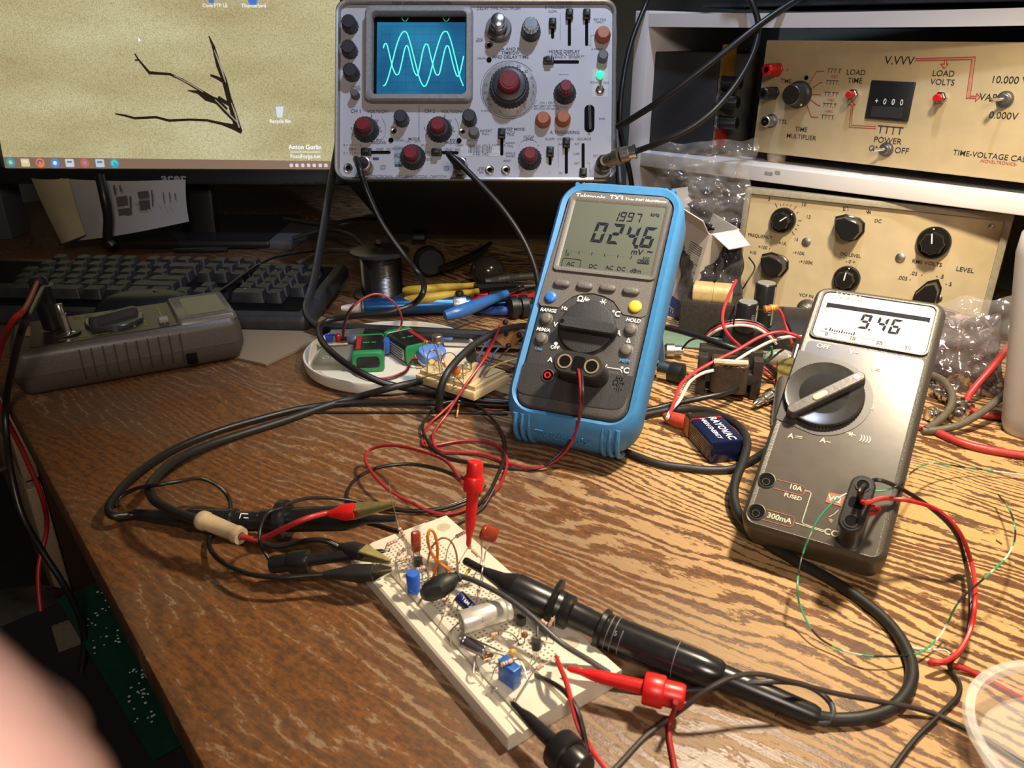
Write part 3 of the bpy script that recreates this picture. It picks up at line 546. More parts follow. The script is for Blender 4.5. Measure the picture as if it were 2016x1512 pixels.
# window
wx0, wx1, wy0, wy1 = .0042, .0704, .1335, .1700
g = G(); cw = ((wx0+wx1)/2, (wy0+wy1)/2); q = lambda i, r=.004: rrect(wx1-wx0-2*i, wy1-wy0-2*i, r, 4, *cw)
ring3(g, [(q(-.0012), -.001), (q(-.0010), .0012), (q(0), .0012), (q(.0006), .0004)]); g.obj('window_frame', FKM, fk)
DISP = pm('pale_lcd', (.62, .58, .43), .25, var=.03, ns=20, spec=.5)
dw = G().rbox(wx1-wx0, wy1-wy0, .003, [(-.0005, 0), (.0005, 0)], MT(*cw), 4).obj('display_window', pm('window_cream', (.58, .50, .34), .3, var=.04), fk)
dp = [fl(1634, 603), fl(1826, 632), fl(1818, 689), fl(1613, 652)]; G().flat(dp, .0008).obj('lcd_screen', DISP, fk, 0)
g = G(); a, c = fl(1633, 602), fl(1825, 631); g.line([a, c], .0034, .0010); z = .0011
for t, u, v in (('9', 1703, 635), ('4', 1736, 640), ('6', 1763, 645)): x, y = fl(u, v); g.seg7(t, x, y, .0060, .0114, .0017, z, .13)
x, y = fl(1711, 651); g.flat(rrect(.0012, .0012, .0002, 2, x, y), z)
def FT(G_, t, u, v, s, **k): x, y = fl(u, v); G_.text(t, s, x, y, k.pop('z', z), **k)
FT(g, '+', 1626, 650, .0042); FT(g, '0', 1627, 659, .0036, bold=.01); FT(g, '10', 1678, 668, .0036, bold=.01); FT(g, '20', 1731, 677, .0036, bold=.01); FT(g, '30', 1786, 687, .0036, bold=.01)
a, c = fl(1634, 651), fl(1681, 660)
for k in range(11): s_ = k/10; m_ = k % 5 == 0; g.flat(rrect(.0008, .0026 if m_ else .0014, .0001, 1, a[0]+(c[0]-a[0])*s_, a[1]+(c[1]-a[1])*s_+(.0005 if m_ else 0)), z)
g.obj('display_segments', LK, dw, 0)
g = G(); FT(g, 'FLUKE', 1672, 585, .0060, z=.0009, bold=.03, al='CENTER'); g.obj('maker_name', INKW, dw, 0)
# dial recess, dial, pointer
kc = Vector((.0225, .0915, 0))
rc = []
for k in range(33):
    a = rad(100-190*k/32); rc.append((kc.x+.0272*cos(a), kc.y+.0272*sin(a)))
rc = [(.0002, rc[0][1]+.003)] + rc + [(.0002, fl(1527, 836)[1]+.004)]
G().prism(rc, -.001, .0006).obj('dial_recess', FKD, fk)
dl = G(MT(kc.x, kc.y)).flute(.0228, .0004, .0035, 70, .02, 1).lathe([(.0225, .0035), (.0220, .0042), (.0208, .0040), (.010, .0032), (.001, .0030)], 60).obj('rotary_dial', pm('dial_gloss_black', (.035, .033, .030), .16, var=.15, ns=200), fk)
p0, p1 = fl(1562, 803, .008), fl(1691, 741, .008); an = math.degrees(math.atan2(p1[1]-p0[1], p1[0]-p0[0])); LP = math.hypot(p1[0]-p0[0], p1[1]-p0[1])+.007
TP = MT((p0[0]+p1[0])/2, (p0[1]+p1[1])/2) @ RZ(an)
pt_ = G(TP).rbox(LP, .0066, .0033, [(.002, -.0004), (.0078, 0), (.0084, .0006)], None, 8).obj('dial_pointer', pm('pointer_grey', (.095, .088, .078), .4, bump=.2), dl)
x, y = fl(1615, 778, .0085); G(MT(x, y) @ RZ(an)).rbox(.0095, .0042, .0021, [(.0084, 0), (.0090, .0002), (.0092, .0006)], None, 8).obj('pointer_inlay', pm('ivory_plastic', (.62, .52, .34), .4), pt_)
x, y = fl(1687, 742, .0085); G(MT(x, y)).lathe([(.0018, .0084), (.0017, .0087)], 18).obj('pointer_dot', WHT, pt_)
for u, v in ((1510, 946), (1490, 1008)):
    x, y = fl(u, v); s_ = G(MT(x, y)).loft([[(a*cos(2*pi*k/28), a*sin(2*pi*k/28), q) for k in range(28)] for a, q in ((.0050, .0002), (.0049, .0009), (.0044, .0010), (.0040, .0003))], None, (0, 0)).obj('socket', FKD, fk)
    G(MT(x, y)).lathe([(.0042, .0003), (.0042, .0005)], 24).obj('socket_well', DKG, s_)
    G(MT(x-.0002, y-.0012)).loft([[(a*cos(2*pi*k/20), a*sin(2*pi*k/20), q) for k in range(20)] for a, q in ((.0022, .0005), (.0022, .0008), (.0018, .0008))], None, (0, 0)).obj('socket_collar', FKD, s_)
g = G(); z = .0005; LT = pm('pale_legend_ink', (.62, .55, .42), .6)
for t, u, v, s_ in (('OFF', 1621, 683, .0046), ('V~', 1681, 694, .0052), ('V=', 1723, 728, .0050), ('A~', 1625, 869, .0046), ('FUSED', 1561, 979, .0034), ('10A', 1566, 961, .0044), ('300mA', 1534, 1021, .0046), ('COM', 1644, 1052, .0050), ('Ω', 1714, 802, .005), ('))))', 1704, 864, .0048)): FT(g, t, u, v, s_, bold=.015)
FT(g, 'A', 1557, 859, .0046, bold=.015); g.line([fl(1566, 859), fl(1579, 861)], .0004, z); g.line([fl(1565, 862), fl(1578, 864)], .0003, z); g.line([fl(1667, 853), fl(1684, 858)], .0005, z); g.line([fl(1672, 851), fl(1672, 858), fl(1677, 856), fl(1672, 851)], .0005, z); g.line([fl(1678, 852.5), fl(1677, 859.5)], .0005, z)
g.line([fl(*p) for p in ((1586, 967), (1593, 968), (1597, 972), (1579, 1028), (1582, 1032), (1625, 1046))], .0004, z); g.line([fl(1567, 1030), fl(1626, 1049)], .0004, z); g.line([fl(*p) for p in ((1650, 1005), (1642, 1013), (1633, 1018))], .0004, z)
for k in range(3): g.line([fl(1631+k*1.5, 1022+k*3), fl(1640-k*1.5, 1025+k*2)], .0003, z)
g.obj('pale_legend', LT, fk, 0)
g = G(); VR = pm('faded_red_ink', (.42, .10, .05), .5)
for pp in (((1531, 945), (1580, 957), (1586, 963), (1583, 972), (1578, 976), (1524, 962)), ((1511, 1004), (1560, 1017), (1565, 1023), (1561, 1034), (1555, 1038), (1500, 1023))): g.line([fl(*p) for p in pp], .00035, z)
g.flat([fl(*p) for p in ((1632, 970), (1664, 976), (1656, 998), (1625, 989))], z); g.obj('red_legend', VR, fk, 0)
g = G(); FT(g, 'VΩ', 1643, 984, .0050, z=.0007, bold=.02); g.obj('red_label_letters', INKW, fk, 0)
for k in range(16):
    pass
G(MT(.0372, .06, -.0295)).box((0, 0, -.001), (.05, .09, .002)).obj('back_panel', FKM, fk)
a, c = F7.W(.012, .13, -.030), F7.W(.062, .13, -.030); o2 = Vector((.030, .050, 0))
G().tube([a, Vector((a.x, a.y, .003))+o2, Vector((c.x, c.y, .003))+o2, c], .003, 8, 1).obj('tilt_bail', FKM, fk).matrix_parent_inverse = F7.M.inverted()
# dual plug on it
p0, p1 = F7.L(1698, 960, .022), F7.L(1676, 1026, .022); cpl = (p0+p1)/2; ang = math.degrees(math.atan2(p1.y-p0.y, p1.x-p0.x))
dual_plug('dual_banana_plug', 'black double banana plug standing in the 9.46 multimeter', F7, cpl, ang, .034, .0125, .0225, pm('plug_gloss_black', (.03, .029, .028), .25, bump=.15), pm('plug_socket_black', (.02, .02, .02), .3))
# ================================================================ shelf unit with instruments on the right
SF = Fr(PD(1461, 353.3, .82), 44, 0)
MEL = pm('white_melamine', (.70, .68, .67), .42, var=.04, ns=14, bump=.04)
shelf = thing('shelf_unit', 'white laminate shelf unit holding the cream instruments', 'shelf unit', SF.M)
zb = -SF.o.z
G().box((-.139, (zb+.161)/2, -.15), (.018, .161-zb, .30), .001).obj('side_panel', MEL, shelf)
G().box((.41, (zb+.161)/2, -.15), (.018, .161-zb, .30), .001).obj('side_panel', MEL, shelf)
G().box((.1355, .008, -.15), (.53, .0155, .30), .001).obj('shelf_board', MEL, shelf)
g = G(); rings = []
for k in range(25):                                          # the top board sags a little between its ends
    x = -.1305+.53*k/24; s_ = -.004*(1-((k-9)/14)**2)
    rings.append([(x, .1478+s_, -.30), (x, .1478+s_, 0), (x, .1606+s_, 0), (x, .1606+s_, -.30)])
g.loft(rings).obj('top_board', MEL, shelf)
sl = lambda u, v, h=0: tuple(SF.L(u, v, h))[:2]
g = G()
for u, v, w_ in ((1509, 341, .004), (1517, 342, .005), (1531, 340, .006)): x, y = sl(u, v); g.flat(rrect(w_, .0035, .001, 2, x, y), .0003)
g.obj('scuff_mark', pm('grey_scuff', (.30, .29, .29), .6), shelf, 0)
# equipment case on top of the shelf
bx = thing('equipment_case', 'black instrument case standing on top of the white shelf unit', 'case', SF.M @ MT(.13, .162, -.13))
G().box((0, .06, 0), (.42, .118, .22), .003).obj('case', BLK, bx); g = G()
for k in range(9): g.box((-.17+k*.042, .06, .1105), (.03, .08, .002), .0005)
g.obj('front_grille', SAT, bx)
for sx_ in (-1, 1): G(MT(sx_*.18, -.0005, .08)).lathe([(.008, 0), (.008, .003)], 14, Matrix.Rotation(-pi/2, 4, 'X')).obj('foot', RUB, bx)
# time-voltage calibrator
K8 = Fr(PD(1483, 298, .83), 48, 1)
cal = thing('voltage_calibrator', 'cream time-voltage calibrator with red arrows printed on its front', 'calibrator', K8.M)
kl = lambda u, v, h=0: tuple(K8.L(u, v, h))[:2]
CW, CH = .36, .1075
G().box((CW/2, CH/2, -.13), (CW-.004, CH-.003, .255), .002).obj('case', pm('calibrator_case_black', (.018, .018, .018), .5, bump=.3), cal)
G().box((CW/2-.001, CH/2, -.001), (CW, CH, .003), .001).obj('front_panel', BEI, cal)
for xx in (.020, CW-.03): G(MT(xx, .0005, -.014) @ Matrix.Rotation(pi/2, 4, 'X')).lathe([(.0105, 0), (.009, .0105), (.0082, .0118)], 24).obj('foot', pm('cream_rubber_foot', (.50, .42, .29), .5), cal)
def post(u, v, m_, r, L_, hole=True):
    x, y = kl(u, v); p_ = G(MT(x, y)).lathe([(r*1.1, .0006), (r*1.1, .003), (r, .0035)], 6).obj('binding_post', CHR if False else m_, cal)
    G(MT(x, y)).flute(r, .0035, L_, 9, .09, .95, None, .001).obj('post_cap', m_, p_)
    G(MT(x, y)).lathe([(r*.42, L_), (r*.42, L_+.0002)], 14).obj('post_hole', DKG, p_)
post(1531, 137, RED, .0063, .021); post(1524, 183, BLK, .0063, .021)
x, y = kl(1520, 238); b_ = G(MT(x, y)).lathe([(.0068, .0006), (.0068, .002), (.0052, .0022), (.0052, .013), (.0046, .0136)], 22).obj('coaxial_jack', STL, cal)
G(MT(x, y)).lathe([(.0036, .0136), (.0036, .0138)], 18).obj('jack_hole', DKG, b_); G(MT(x, y)).lathe([(.0012, .0138), (.0010, .0145)], 10).obj('jack_pin', BRS, b_)
x, y = kl(1575, 186); k_ = G(MT(x, y)).lathe([(.0128, .0006), (.0126, .005), (.0105, .0062), (.0098, .016), (.0094, .0168)], 36).obj('knob', pm('calibrator_knob', (.025, .025, .026), .35), cal)
G(MT(x, y)).lathe([(.0092, .0166), (.0088, .0171)], 30).obj('knob_cap', pm('brushed_cap', (.32, .30, .27), .3, 1., stretch=(1, 1, 1)), k_)
x, y = kl(1577, 206, .006); G(MT(x, y)).ball((0, 0, .006), .0012).obj('knob_dot', WHT, k_)
x, y = kl(1588, 153); G(MT(x, y)).lathe([(.0022, .0006), (.0018, .0012)], 14).obj('screw_head', DKG, cal)
for u, v in ((1682, 186), (1854, 192)):
    x, y = kl(u, v); b_ = G(MT(x, y)).lathe([(.0052, .0006), (.0052, .0035), (.0040, .0038), (.0040, .0055)], 6).obj('push_button', CHR, cal)
    G(MT(x, y)).lathe([(.0032, .005), (.0032, .0115), (.0026, .0122)], 20).obj('button_cap', RED, b_)
def toggle(u, v, dx, dy):
    x, y = kl(u, v); t_ = G(MT(x, y)).lathe([(.0066, .0006), (.0066, .0018), (.0048, .0020), (.0048, .0042), (.0038, .0044), (.0034, .006)], 24).obj('toggle_switch', STL, cal)
    G(MT(x, y)).rev((0, 0, .005), (dx, dy, .016), [(.0012, 0), (.0016, .6), (.0020, .92), (.001, 1)], 14).obj('toggle_lever', CHR, t_)
toggle(1980, 195, -.0065, -.001); toggle(1746, 294, -.0065, 0)
a, c = kl(1713, 158), kl(1810, 240); dcx, dcy, dw_, dh_ = (kl(1715, 157)[0]+kl(1813, 157)[0])/2-.0008, (kl(1763, 157)[1]+kl(1760, 240)[1])/2, .0395, .0335
ds = G().rbox(dw_, dh_, .0008, [(.0006, 0), (.0024, 0), (.0028, .0005)], MT(dcx, dcy), 3).obj('thumbwheel_display', BLK, cal)
G().rbox(dw_-.010, dh_-.024, .0008, [(.0026, 0), (.0036, .0004)], MT(dcx, dcy-.0100), 3).obj('thumbwheel_bar', SAT, ds)
g = G()
for k, t in enumerate('+000'): x = dcx-.0112+k*.0076; g.text(t, .0072, x, dcy-.001, .0032, bold=.01, wx=.8)
g.obj('display_digits', INKW, ds, 0)
g = G(); z = .0008
def KT(t, u, v, s, **k): x, y = kl(u, v); g.text(t, s, x, y, k.pop('z', z), **k)
for t, u, v, s in (('TIME', 1548, 160, .0058), ('LOAD', 1686, 143, .0068), ('TIME', 1684, 159, .0068), ('LOAD', 1858, 145, .0068), ('VOLTS', 1856, 162, .0068), ('V.VVV', 1771, 120, .0100), ('10.000 V', 1988, 158, .0078), ('VAR', 1947, 192, .0078), ('0.000V', 1976, 228, .0078), ('TTTT', 1753, 257, .0098), ('POWER', 1748, 277, .0074), ('ON', 1723, 293, .0074), ('OFF', 1776, 297, .0074), ('TTL', 1542, 240, .0056), ('TIME', 1578, 255, .0062), ('MULTIPLIER', 1578, 270, .0062)): KT(t, u, v, s, bold=.004)
for t, u, v in (('TTT.T', 1643, 140), ('TTTT.', 1640, 163), ('TT.TT', 1637, 186), ('TTT.T', 1634, 208), ('TTTT.', 1631, 231)): KT(t, u, v, .0058, wx=.95)
x, y = kl(1877, 300); g.text('TIME-VOLTAGE CALIBRATOR', .0064, x, y, z, bold=.004, al='LEFT')
g.obj('black_legend', INKB, cal, 0)
g = G()
for t, u, v in (('×SEC', 1643, 151), ('×SEC', 1637, 197), ('mSEC', 1633, 219)): KT(t, u, v, .0036)
KT('-NOVELTRONICS-', 1966, 320, .0036); KT('+', 1551, 138, .006)
for pp in (((1593, 166), (1608, 141), (1623, 140)), ((1599, 174), (1615, 163), (1620, 163)), ((1599, 186), (1617, 186)), ((1596, 196), (1611, 207), (1615, 208)), ((1589, 206), (1598, 230), (1612, 231))): g.line([kl(*p) for p in pp], .0007, z)
for pp in (((1803, 115.5), (1921, 112), (1911, 189), (1923, 189), (1924, 184), (1930, 191), (1921, 199), (1922, 193.5), (1903, 193), (1914, 117), (1803, 119.5)), ((1860, 119), (1860, 126), (1853, 126), (1859.5, 135), (1867.5, 126), (1864, 126), (1865, 119)), ((1725, 253), (1673, 250.5), (1677, 206.5), (1671, 206.5), (1678, 199), (1684, 206.5), (1680, 206.5), (1677, 246.5), (1725, 249))):
    g.line([kl(*p) for p in pp], .0006, z)
g.obj('red_legend', INKR, cal, 0)
g = G()
for pp in (((1803, 116.5), (1918, 113.5), (1915, 117), (1803, 118.8)), ((1918, 113.5), (1909, 190), (1905, 190), (1915, 117)), ((1905, 192), (1909, 190), (1926, 190), (1926, 193))): g.flat([kl(*p) for p in pp], .0006)
g.obj('pink_arrow_fill', pm('pink_ink', (.52, .24, .16), .6), cal, 0)
# function generator under the shelf
FG = Fr(PD(1437, 600, .845), 34.3, 4.5)
gen = thing('function_generator', 'cream function generator under the middle shelf, black bar knobs', 'signal generator', FG.M)
gl = lambda u, v, h=0: tuple(FG.L(u, v, h))[:2]
GW, GH = .236, .1235
GFR = pm('generator_frame', (.30, .27, .19), .45, bump=.1)
G().box((GW/2, GH/2, -.075), (GW-.004, GH-.004, .145), .002).obj('case', pm('generator_case', (.06, .06, .055), .5), gen)
g = G(); q = lambda i, r=.002: rrect(GW-2*i, GH-2*i, r, 3, GW/2, GH/2); ring3(g, [(q(0), -.012), (q(0), .003), (q(.0015), .004), (q(.0055), .004), (q(.0060), .0002)]); g.obj('front_frame', GFR, gen)
G().box((GW/2, GH/2, -.001), (GW-.010, GH-.010, .003)).obj('front_panel', BEI, gen)
for xx in (.02, GW-.02):
    for zz in (-.02,): G(MT(xx, -.0005, zz) @ Matrix.Rotation(pi/2, 4, 'X')).lathe([(.008, 0), (.007, .010)], 16).obj('foot', RUB, gen)
def pknob(u, v, r, ang, bar=True):
    x, y = gl(u, v); T = MT(x, y)
    k_ = G(T).lathe([(r, .0006), (r, .004), (r*.93, .0055)], 34).flute(r*.74, .005, .015, 8, .12, .95, None, .0008).obj('knob', pm('bakelite_black', (.012, .011, .010), .22), gen)
    G(T @ RZ(ang)).box((r*.34, 0, .0152), (r*.62, .0011, .0004)).obj('pointer_line', WHT, k_)
    G(T @ RZ(ang)).ball((r*.85, 0, .0052), .0009).obj('pointer_dot', WHT, k_)
def bar(u, v, L_, W_, ang, h=.016):
    x, y = gl(u, v); w2 = W_/2; sh = [(L_*.62, 0), (L_*.42, w2*.62), (0, w2), (-L_*.22, w2*.92), (-L_*.38, w2*.4), (-L_*.38, -w2*.4), (-L_*.22, -w2*.92), (0, -w2), (L_*.42, -w2*.62)]
    sc2 = lambda i: [(a*i, b*i) for a, b in sh]
    G(MT(x, y) @ RZ(ang)).loft([[(a, b, z_) for a, b in sc2(i)] for z_, i in ((.0006, 1), (.003, 1), (.004, .9), (h, .82), (h+.0006, .74))]).obj('pointer_knob', MC['bakelite_black'], gen, 25)
pknob(1543, 433, .0125, 40); pknob(1668, 548, .0125, 85); pknob(1839, 477, .0145, 100)
bar(1677, 449, .030, .024, 150); bar(1530, 522, .030, .024, 150); bar(1826, 583, .030, .022, 72)
def screw(u, v, r, slot=True):
    x, y = gl(u, v); s_ = G(MT(x, y)).lathe([(r, .0006), (r*.95, .0016), (r*.5, .0024), (.0002, .0026)], 20).obj('screw_head', STL, gen)
screw(1475, 386, .0023); screw(1588, 476, .0045); screw(1773, 507, .0045); screw(1952, 446, .0026)
for u, v in ((1524, 606), (1590, 604), (1848, 586)): screw(u, v, .0035)
x, y = gl(1590, 607); G(MT(x, y)).lathe([(.010, .0006), (.010, .004), (.0085, .0044), (.0060, .0044), (.0058, .016), (.0048, .0165)], 26).obj('coaxial_jack', STL, gen)
g = G()
def GT(t, u, v, s, **k): x, y = gl(u, v); g.text(t, s, x, y, .0009, **k)
for t, u, v, s in (('FUNCTION', 1697, 401, .0046), ('DC', 1729, 435, .0044), ('FREQUENCY', 1497, 465, .0045), ('×1K', 1541, 479, .0046), ('×100 -', 1505, 487, .0046), ('×10', 1483, 497, .0046), ('-×10K', 1573, 498, .0046), ('-×100K', 1587, 516, .0046), ('5', 1515, 392, .0050), ('6', 1555, 389, .0042), ('10', 1583, 402, .0050), ('12', 1592, 427, .0046), ('15', 1568, 471, .0044), ('DC LEVEL', 1675, 502, .0044), ('- 0 +', 1675, 515, .0046), ('RMS VOLTS', 1825, 518, .0050), ('LEVEL', 1900, 531, .0056), ('.05  -', 1805, 539, .0050), ('.005 -', 1781, 548, .0050), ('- .5', 1851, 544, .0050), ('- 5', 1868, 559, .0050), ('VCF IN', 1588, 582, .0046), ('OUT', 1876, 640, .0050), ('OUTPUT', 1512, 577, .0040)): GT(t, u, v, s, bold=.006)
for pp in (((1661, 407), (1661, 414), (1664, 414), (1664, 407), (1670, 407), (1670, 414)), ((1706, 415), (1710, 420), (1710, 414), (1714, 420), (1714, 414))): g.line([gl(*p) for p in pp], .0005, .0009)
x0, y0 = gl(1543, 433)
for a, l_ in ((125, .004), (110, .0015), (98, .0015), (85, .0015), (72, .002), (55, .004), (35, .0015), (5, .003), (-12, .0015), (-28, .002), (-45, .004)): g.line([(x0+.0145*cos(rad(a)), y0+.0145*sin(rad(a))), (x0+(.0145+l_)*cos(rad(a)), y0+(.0145+l_)*sin(rad(a)))], .0005, .0009)
g.obj('black_legend', INKB, gen, 0)
# small dark supply box between the shelf side and the calibrator
bo = P(1400, 300, .1565); PB = Fr(PD(1402, 302, .86), -48, 0); PB.o.z = .1562; PB = Fr(PB.o, -48, 0)
psu = thing('power_supply', 'small black power supply with three dark binding posts, beside the calibrator', 'power supply', PB.M)
G().box((.042, .052, -.05), (.092, .104, .10), .002).obj('case', SAT, psu)
G().box((.042, .052, .0008), (.088, .100, .0012)).obj('front_panel', pm('psu_grey_panel', (.16, .15, .13), .5), psu)
pq = lambda u, v: tuple(PB.L(u, v))[:2]
p0 = pq(1428, 122); G().box((p0[0]+.004, p0[1], .0016), (.030, .034, .0006)).obj('yellow_label', pm('amber_label', (.36, .19, .03), .5), psu)
p0 = pq(1413, 262); G().box((p0[0]+.006, p0[1]-.004, .0016), (.030, .022, .0006)).obj('red_label', pm('red_label_ink', (.40, .03, .02), .5), psu)
for u, v in ((1418, 162), (1413, 200), (1411, 240)):
    x, y = pq(u, v); s_ = G(MT(x, y)).lathe([(.0075, .001), (.0075, .003), (.006, .004)], 22).obj('binding_post', STL, psu)
    G(MT(x, y)).flute(.0068, .004, .024, 10, .12, .95, None, .001).obj('post_cap', BLK, s_)
# ================================================================ monitor, keyboard, mouse and what lies behind them
MN = Fr(PD(7, 330.5, 1.08), 1.5, 6)
mon = thing('computer_monitor', 'black computer monitor showing a sandy wallpaper with a dry twig', 'monitor', MN.M)
ml = lambda u, v: tuple(MN.L(u, v))[:2]
MW, MH, BB = .478, .270, .0205
MBK = pm('monitor_bezel', (.014, .014, .016), .42, bump=.1)
def screen_mat():
    m, N, K = node_mat('sandy_wallpaper_glow'); b = N['Principled BSDF']; tc = N.new('ShaderNodeTexCoord')
    n1 = N.new('ShaderNodeTexNoise'); n1.inputs['Scale'].default_value = 9; n1.inputs['Detail'].default_value = 2
    mp = N.new('ShaderNodeMapping'); mp.inputs['Rotation'].default_value = (0, 0, rad(-35)); mp.inputs['Scale'].default_value = (.5, 1.6, 1); K.new(tc.outputs['Object'], mp.inputs[0]); K.new(mp.outputs[0], n1.inputs[0])
    r1 = N.new('ShaderNodeValToRGB'); r1.color_ramp.elements[0].position = .32; r1.color_ramp.elements[1].position = .68
    r1.color_ramp.elements[0].color = (.36, .31, .155, 1); r1.color_ramp.elements[1].color = (.48, .45, .27, 1); K.new(n1.outputs['Fac'], r1.inputs[0])
    n2 = N.new('ShaderNodeTexNoise'); n2.inputs['Scale'].default_value = 650; n2.inputs['Detail'].default_value = 3; K.new(tc.outputs['Object'], n2.inputs[0])
    r2 = N.new('ShaderNodeValToRGB'); r2.color_ramp.elements[0].position = .36; r2.color_ramp.elements[1].position = .58; r2.color_ramp.elements[0].color = (.74, .68, .62, 1); r2.color_ramp.elements[1].color = (1.05, 1.05, 1.05, 1); K.new(n2.outputs['Fac'], r2.inputs[0])
    mx = N.new('ShaderNodeMix'); mx.data_type = 'RGBA'; mx.blend_type = 'MULTIPLY'; mx.inputs['Factor'].default_value = 1; K.new(r1.outputs[0], mx.inputs[6]); K.new(r2.outputs[0], mx.inputs[7])
    b.inputs['Base Color'].default_value = (.02, .02, .02, 1); b.inputs['Roughness'].default_value = .35
    K.new(mx.outputs[2], b.inputs['Emission Color']); b.inputs['Emission Strength'].default_value = 1.2; return m
G().box((MW/2, MH/2-.002, -.021), (MW+.03, MH+BB+.016, .03), .004).obj('housing', MBK, mon)
g = G()
for c, d in (((MW/2, -BB/2-.0005, -.002), (MW+.034, BB, .010)), ((MW/2, MH+.008, -.002), (MW+.034, .016, .010)), ((-.0085, MH/2, -.002), (.017, MH, .010)), ((MW+.0085, MH/2, -.002), (.017, MH, .010))): g.box(c, d, .0015)
g.obj('bezel', MBK, mon)
scn = G().box((MW/2, MH/2, -.0045), (MW, MH, .002)).obj('screen', screen_mat(), mon)
def em(name, c): return pm(name, c, .5, var=.02, emit=.95)
z = -.0032
TW = em('twig_dark_pixels', (.016, .010, .006)); TWL = em('twig_pale_pixels', (.30, .25, .20))
zz = lambda pts: [ml(x/2.965, y/2.965) for x, y in pts]
def taper(g, pts, ws, z_=z):
    p = zz(pts); ws = [w_*.00024 for w_ in ws]; L_, R_ = [], []
    for i, (x, y) in enumerate(p):
        a, b_ = p[max(i-1, 0)], p[min(i+1, len(p)-1)]; d = math.hypot(b_[0]-a[0], b_[1]-a[1]); nx, ny = -(b_[1]-a[1])/d, (b_[0]-a[0])/d
        L_.append((x+nx*ws[i]/2, y+ny*ws[i]/2)); R_.append((x-nx*ws[i]/2, y-ny*ws[i]/2))
    for i in range(len(p)-1): g.flat([L_[i], R_[i], R_[i+1], L_[i+1]], z_)
g = G()
taper(g, [(665, 664), (720, 674), (780, 690), (905, 684), (980, 704), (1100, 698), (1200, 702), (1290, 722), (1360, 742), (1405, 775)], [8, 12, 14, 14, 15, 13, 14, 17, 32, 16])
taper(g, [(780, 312), (800, 345), (865, 424), (985, 432), (1060, 466), (1160, 526), (1240, 575), (1310, 650), (1390, 730)], [8, 10, 18, 14, 14, 16, 20, 22, 20])
taper(g, [(780, 350), (805, 350)], [8, 8]); taper(g, [(1090, 528), (1150, 538), (1200, 568), (1260, 590), (1320, 640)], [6, 20, 40, 34, 20])
taper(g, [(1213, 208), (1240, 270), (1270, 380), (1305, 470), (1330, 570), (1355, 650), (1375, 720), (1400, 770)], [6, 18, 28, 30, 30, 36, 40, 22]); taper(g, [(1222, 438), (1260, 452), (1310, 480)], [12, 18, 24]); taper(g, [(1268, 565), (1300, 590), (1350, 620)], [14, 22, 18])
g.obj('wallpaper_twig', TW, scn, 0)
g = G(); taper(g, [(1245, 290), (1285, 390), (1312, 480)], [4, 12, 5], z+.0002); taper(g, [(1345, 600), (1368, 660), (1392, 745)], [4, 10, 8], z+.0002); taper(g, [(1010, 440), (1100, 486), (1180, 536)], [4, 6, 5], z+.0002); taper(g, [(1250, 580), (1320, 650), (1385, 720)], [4, 8, 5], z+.0002); g.obj('twig_highlight', TWL, scn, 0)
g = G(); p = zz([(0, 918), (2080, 950), (2080, 1010), (0, 985)]); p = [ml(2, 309), ml(700, 318), (MW, .0002), (.0002, .0002)]; g.flat(p, z); g.obj('taskbar', em('taskbar_brown', (.20, .13, .09)), scn, 0)
z2 = z+.0003
icons = (((54, 948), (.05, .30, .42)), ((140, 950), (.62, .55, .34)), ((227, 951), (.70, .22, .04)), ((314, 952), (.07, .24, .62)), ((400, 952), (.55, .58, .62)), ((488, 952), (.55, .12, .05)), ((577, 953), (.45, .55, .62)), ((662, 954), (.03, .34, .55)))
for i, ((x, y), c_) in enumerate(icons):
    q = zz([(x, y)])[0]; g = G()
    if i in (1, 4, 6): g.flat(rrect(.0118, .0105, .001, 2, *q), z2)
    else: g.flat(circ(.0060, 20, *q), z2)
    ic = g.obj('taskbar_icon', em('icon_colour_%s' % 'abcdefgh'[i], c_), scn, 0); g = G()
    if i in (0, 3, 5): g.flat(circ(.0026, 14, *q), z2+.0002)
    elif i in (2, 7): g.ringflat(.0020, .0042, *q, z2+.0002, 16, 0, 4)
    else: g.flat(rrect(.007, .0022, .0003, 2, q[0], q[1]+.0015), z2+.0002)
    g.obj('icon_mark', em('icon_mark_%s' % 'abcdefgh'[i], [(.6, .55, .2), (.75, .7, .5), (.16, .08, .35), (.7, .75, .8), (.08, .14, .42), (.12, .30, .75), (.08, .14, .30), (.12, .55, .35)][i]), ic, 0)
g = G()
for x in (1697, 1730, 1764, 1798, 1831, 1866, 1899): q = zz([(x, 966)])[0]; g.flat(rrect(.0046, .0046, .0012, 3, *q), z2)
g.obj('tray_icons', em('tray_white', (.55, .52, .52)), scn, 0)
g = G(); WT = em('screen_white_text', (.85, .87, .88))
def ST(t, x, y, s, **k): q = zz([(x, y)])[0]; g.text(t, s, q[0], q[1], z2, **k)
ST('Anton Gorlin', 1777, 860, .0082, bold=.01); ST('FotoForge.net', 1780, 914, .0072); ST('Recycle Bin', 1632, 708, .0062, bold=.01); ST('Core FTP LE', 1250, 31, .0062, bold=.01); ST('Thunderbird', 1476, 32, .0062, bold=.01); g.line(zz([(1693, 888), (1865, 888)]), .0007, z2)
g.obj('screen_text', WT, scn, 0)
g = G(); g.flat(zz([(1605, 622), (1652, 622), (1643, 686), (1614, 686)]), z2); g.obj('recycle_bin_icon', em('bin_grey', (.55, .60, .66)), scn, 0)
g = G(); q = zz([(1470, 0)])[0]; g.flat(circ(.0060, 16, *q), z2); q = zz([(1228, 2)])[0]; g.flat(rrect(.007, .005, .001, 2, *q), z2); g.obj('desktop_icon', em('desktop_icon_blue', (.06, .16, .52)), scn, 0)
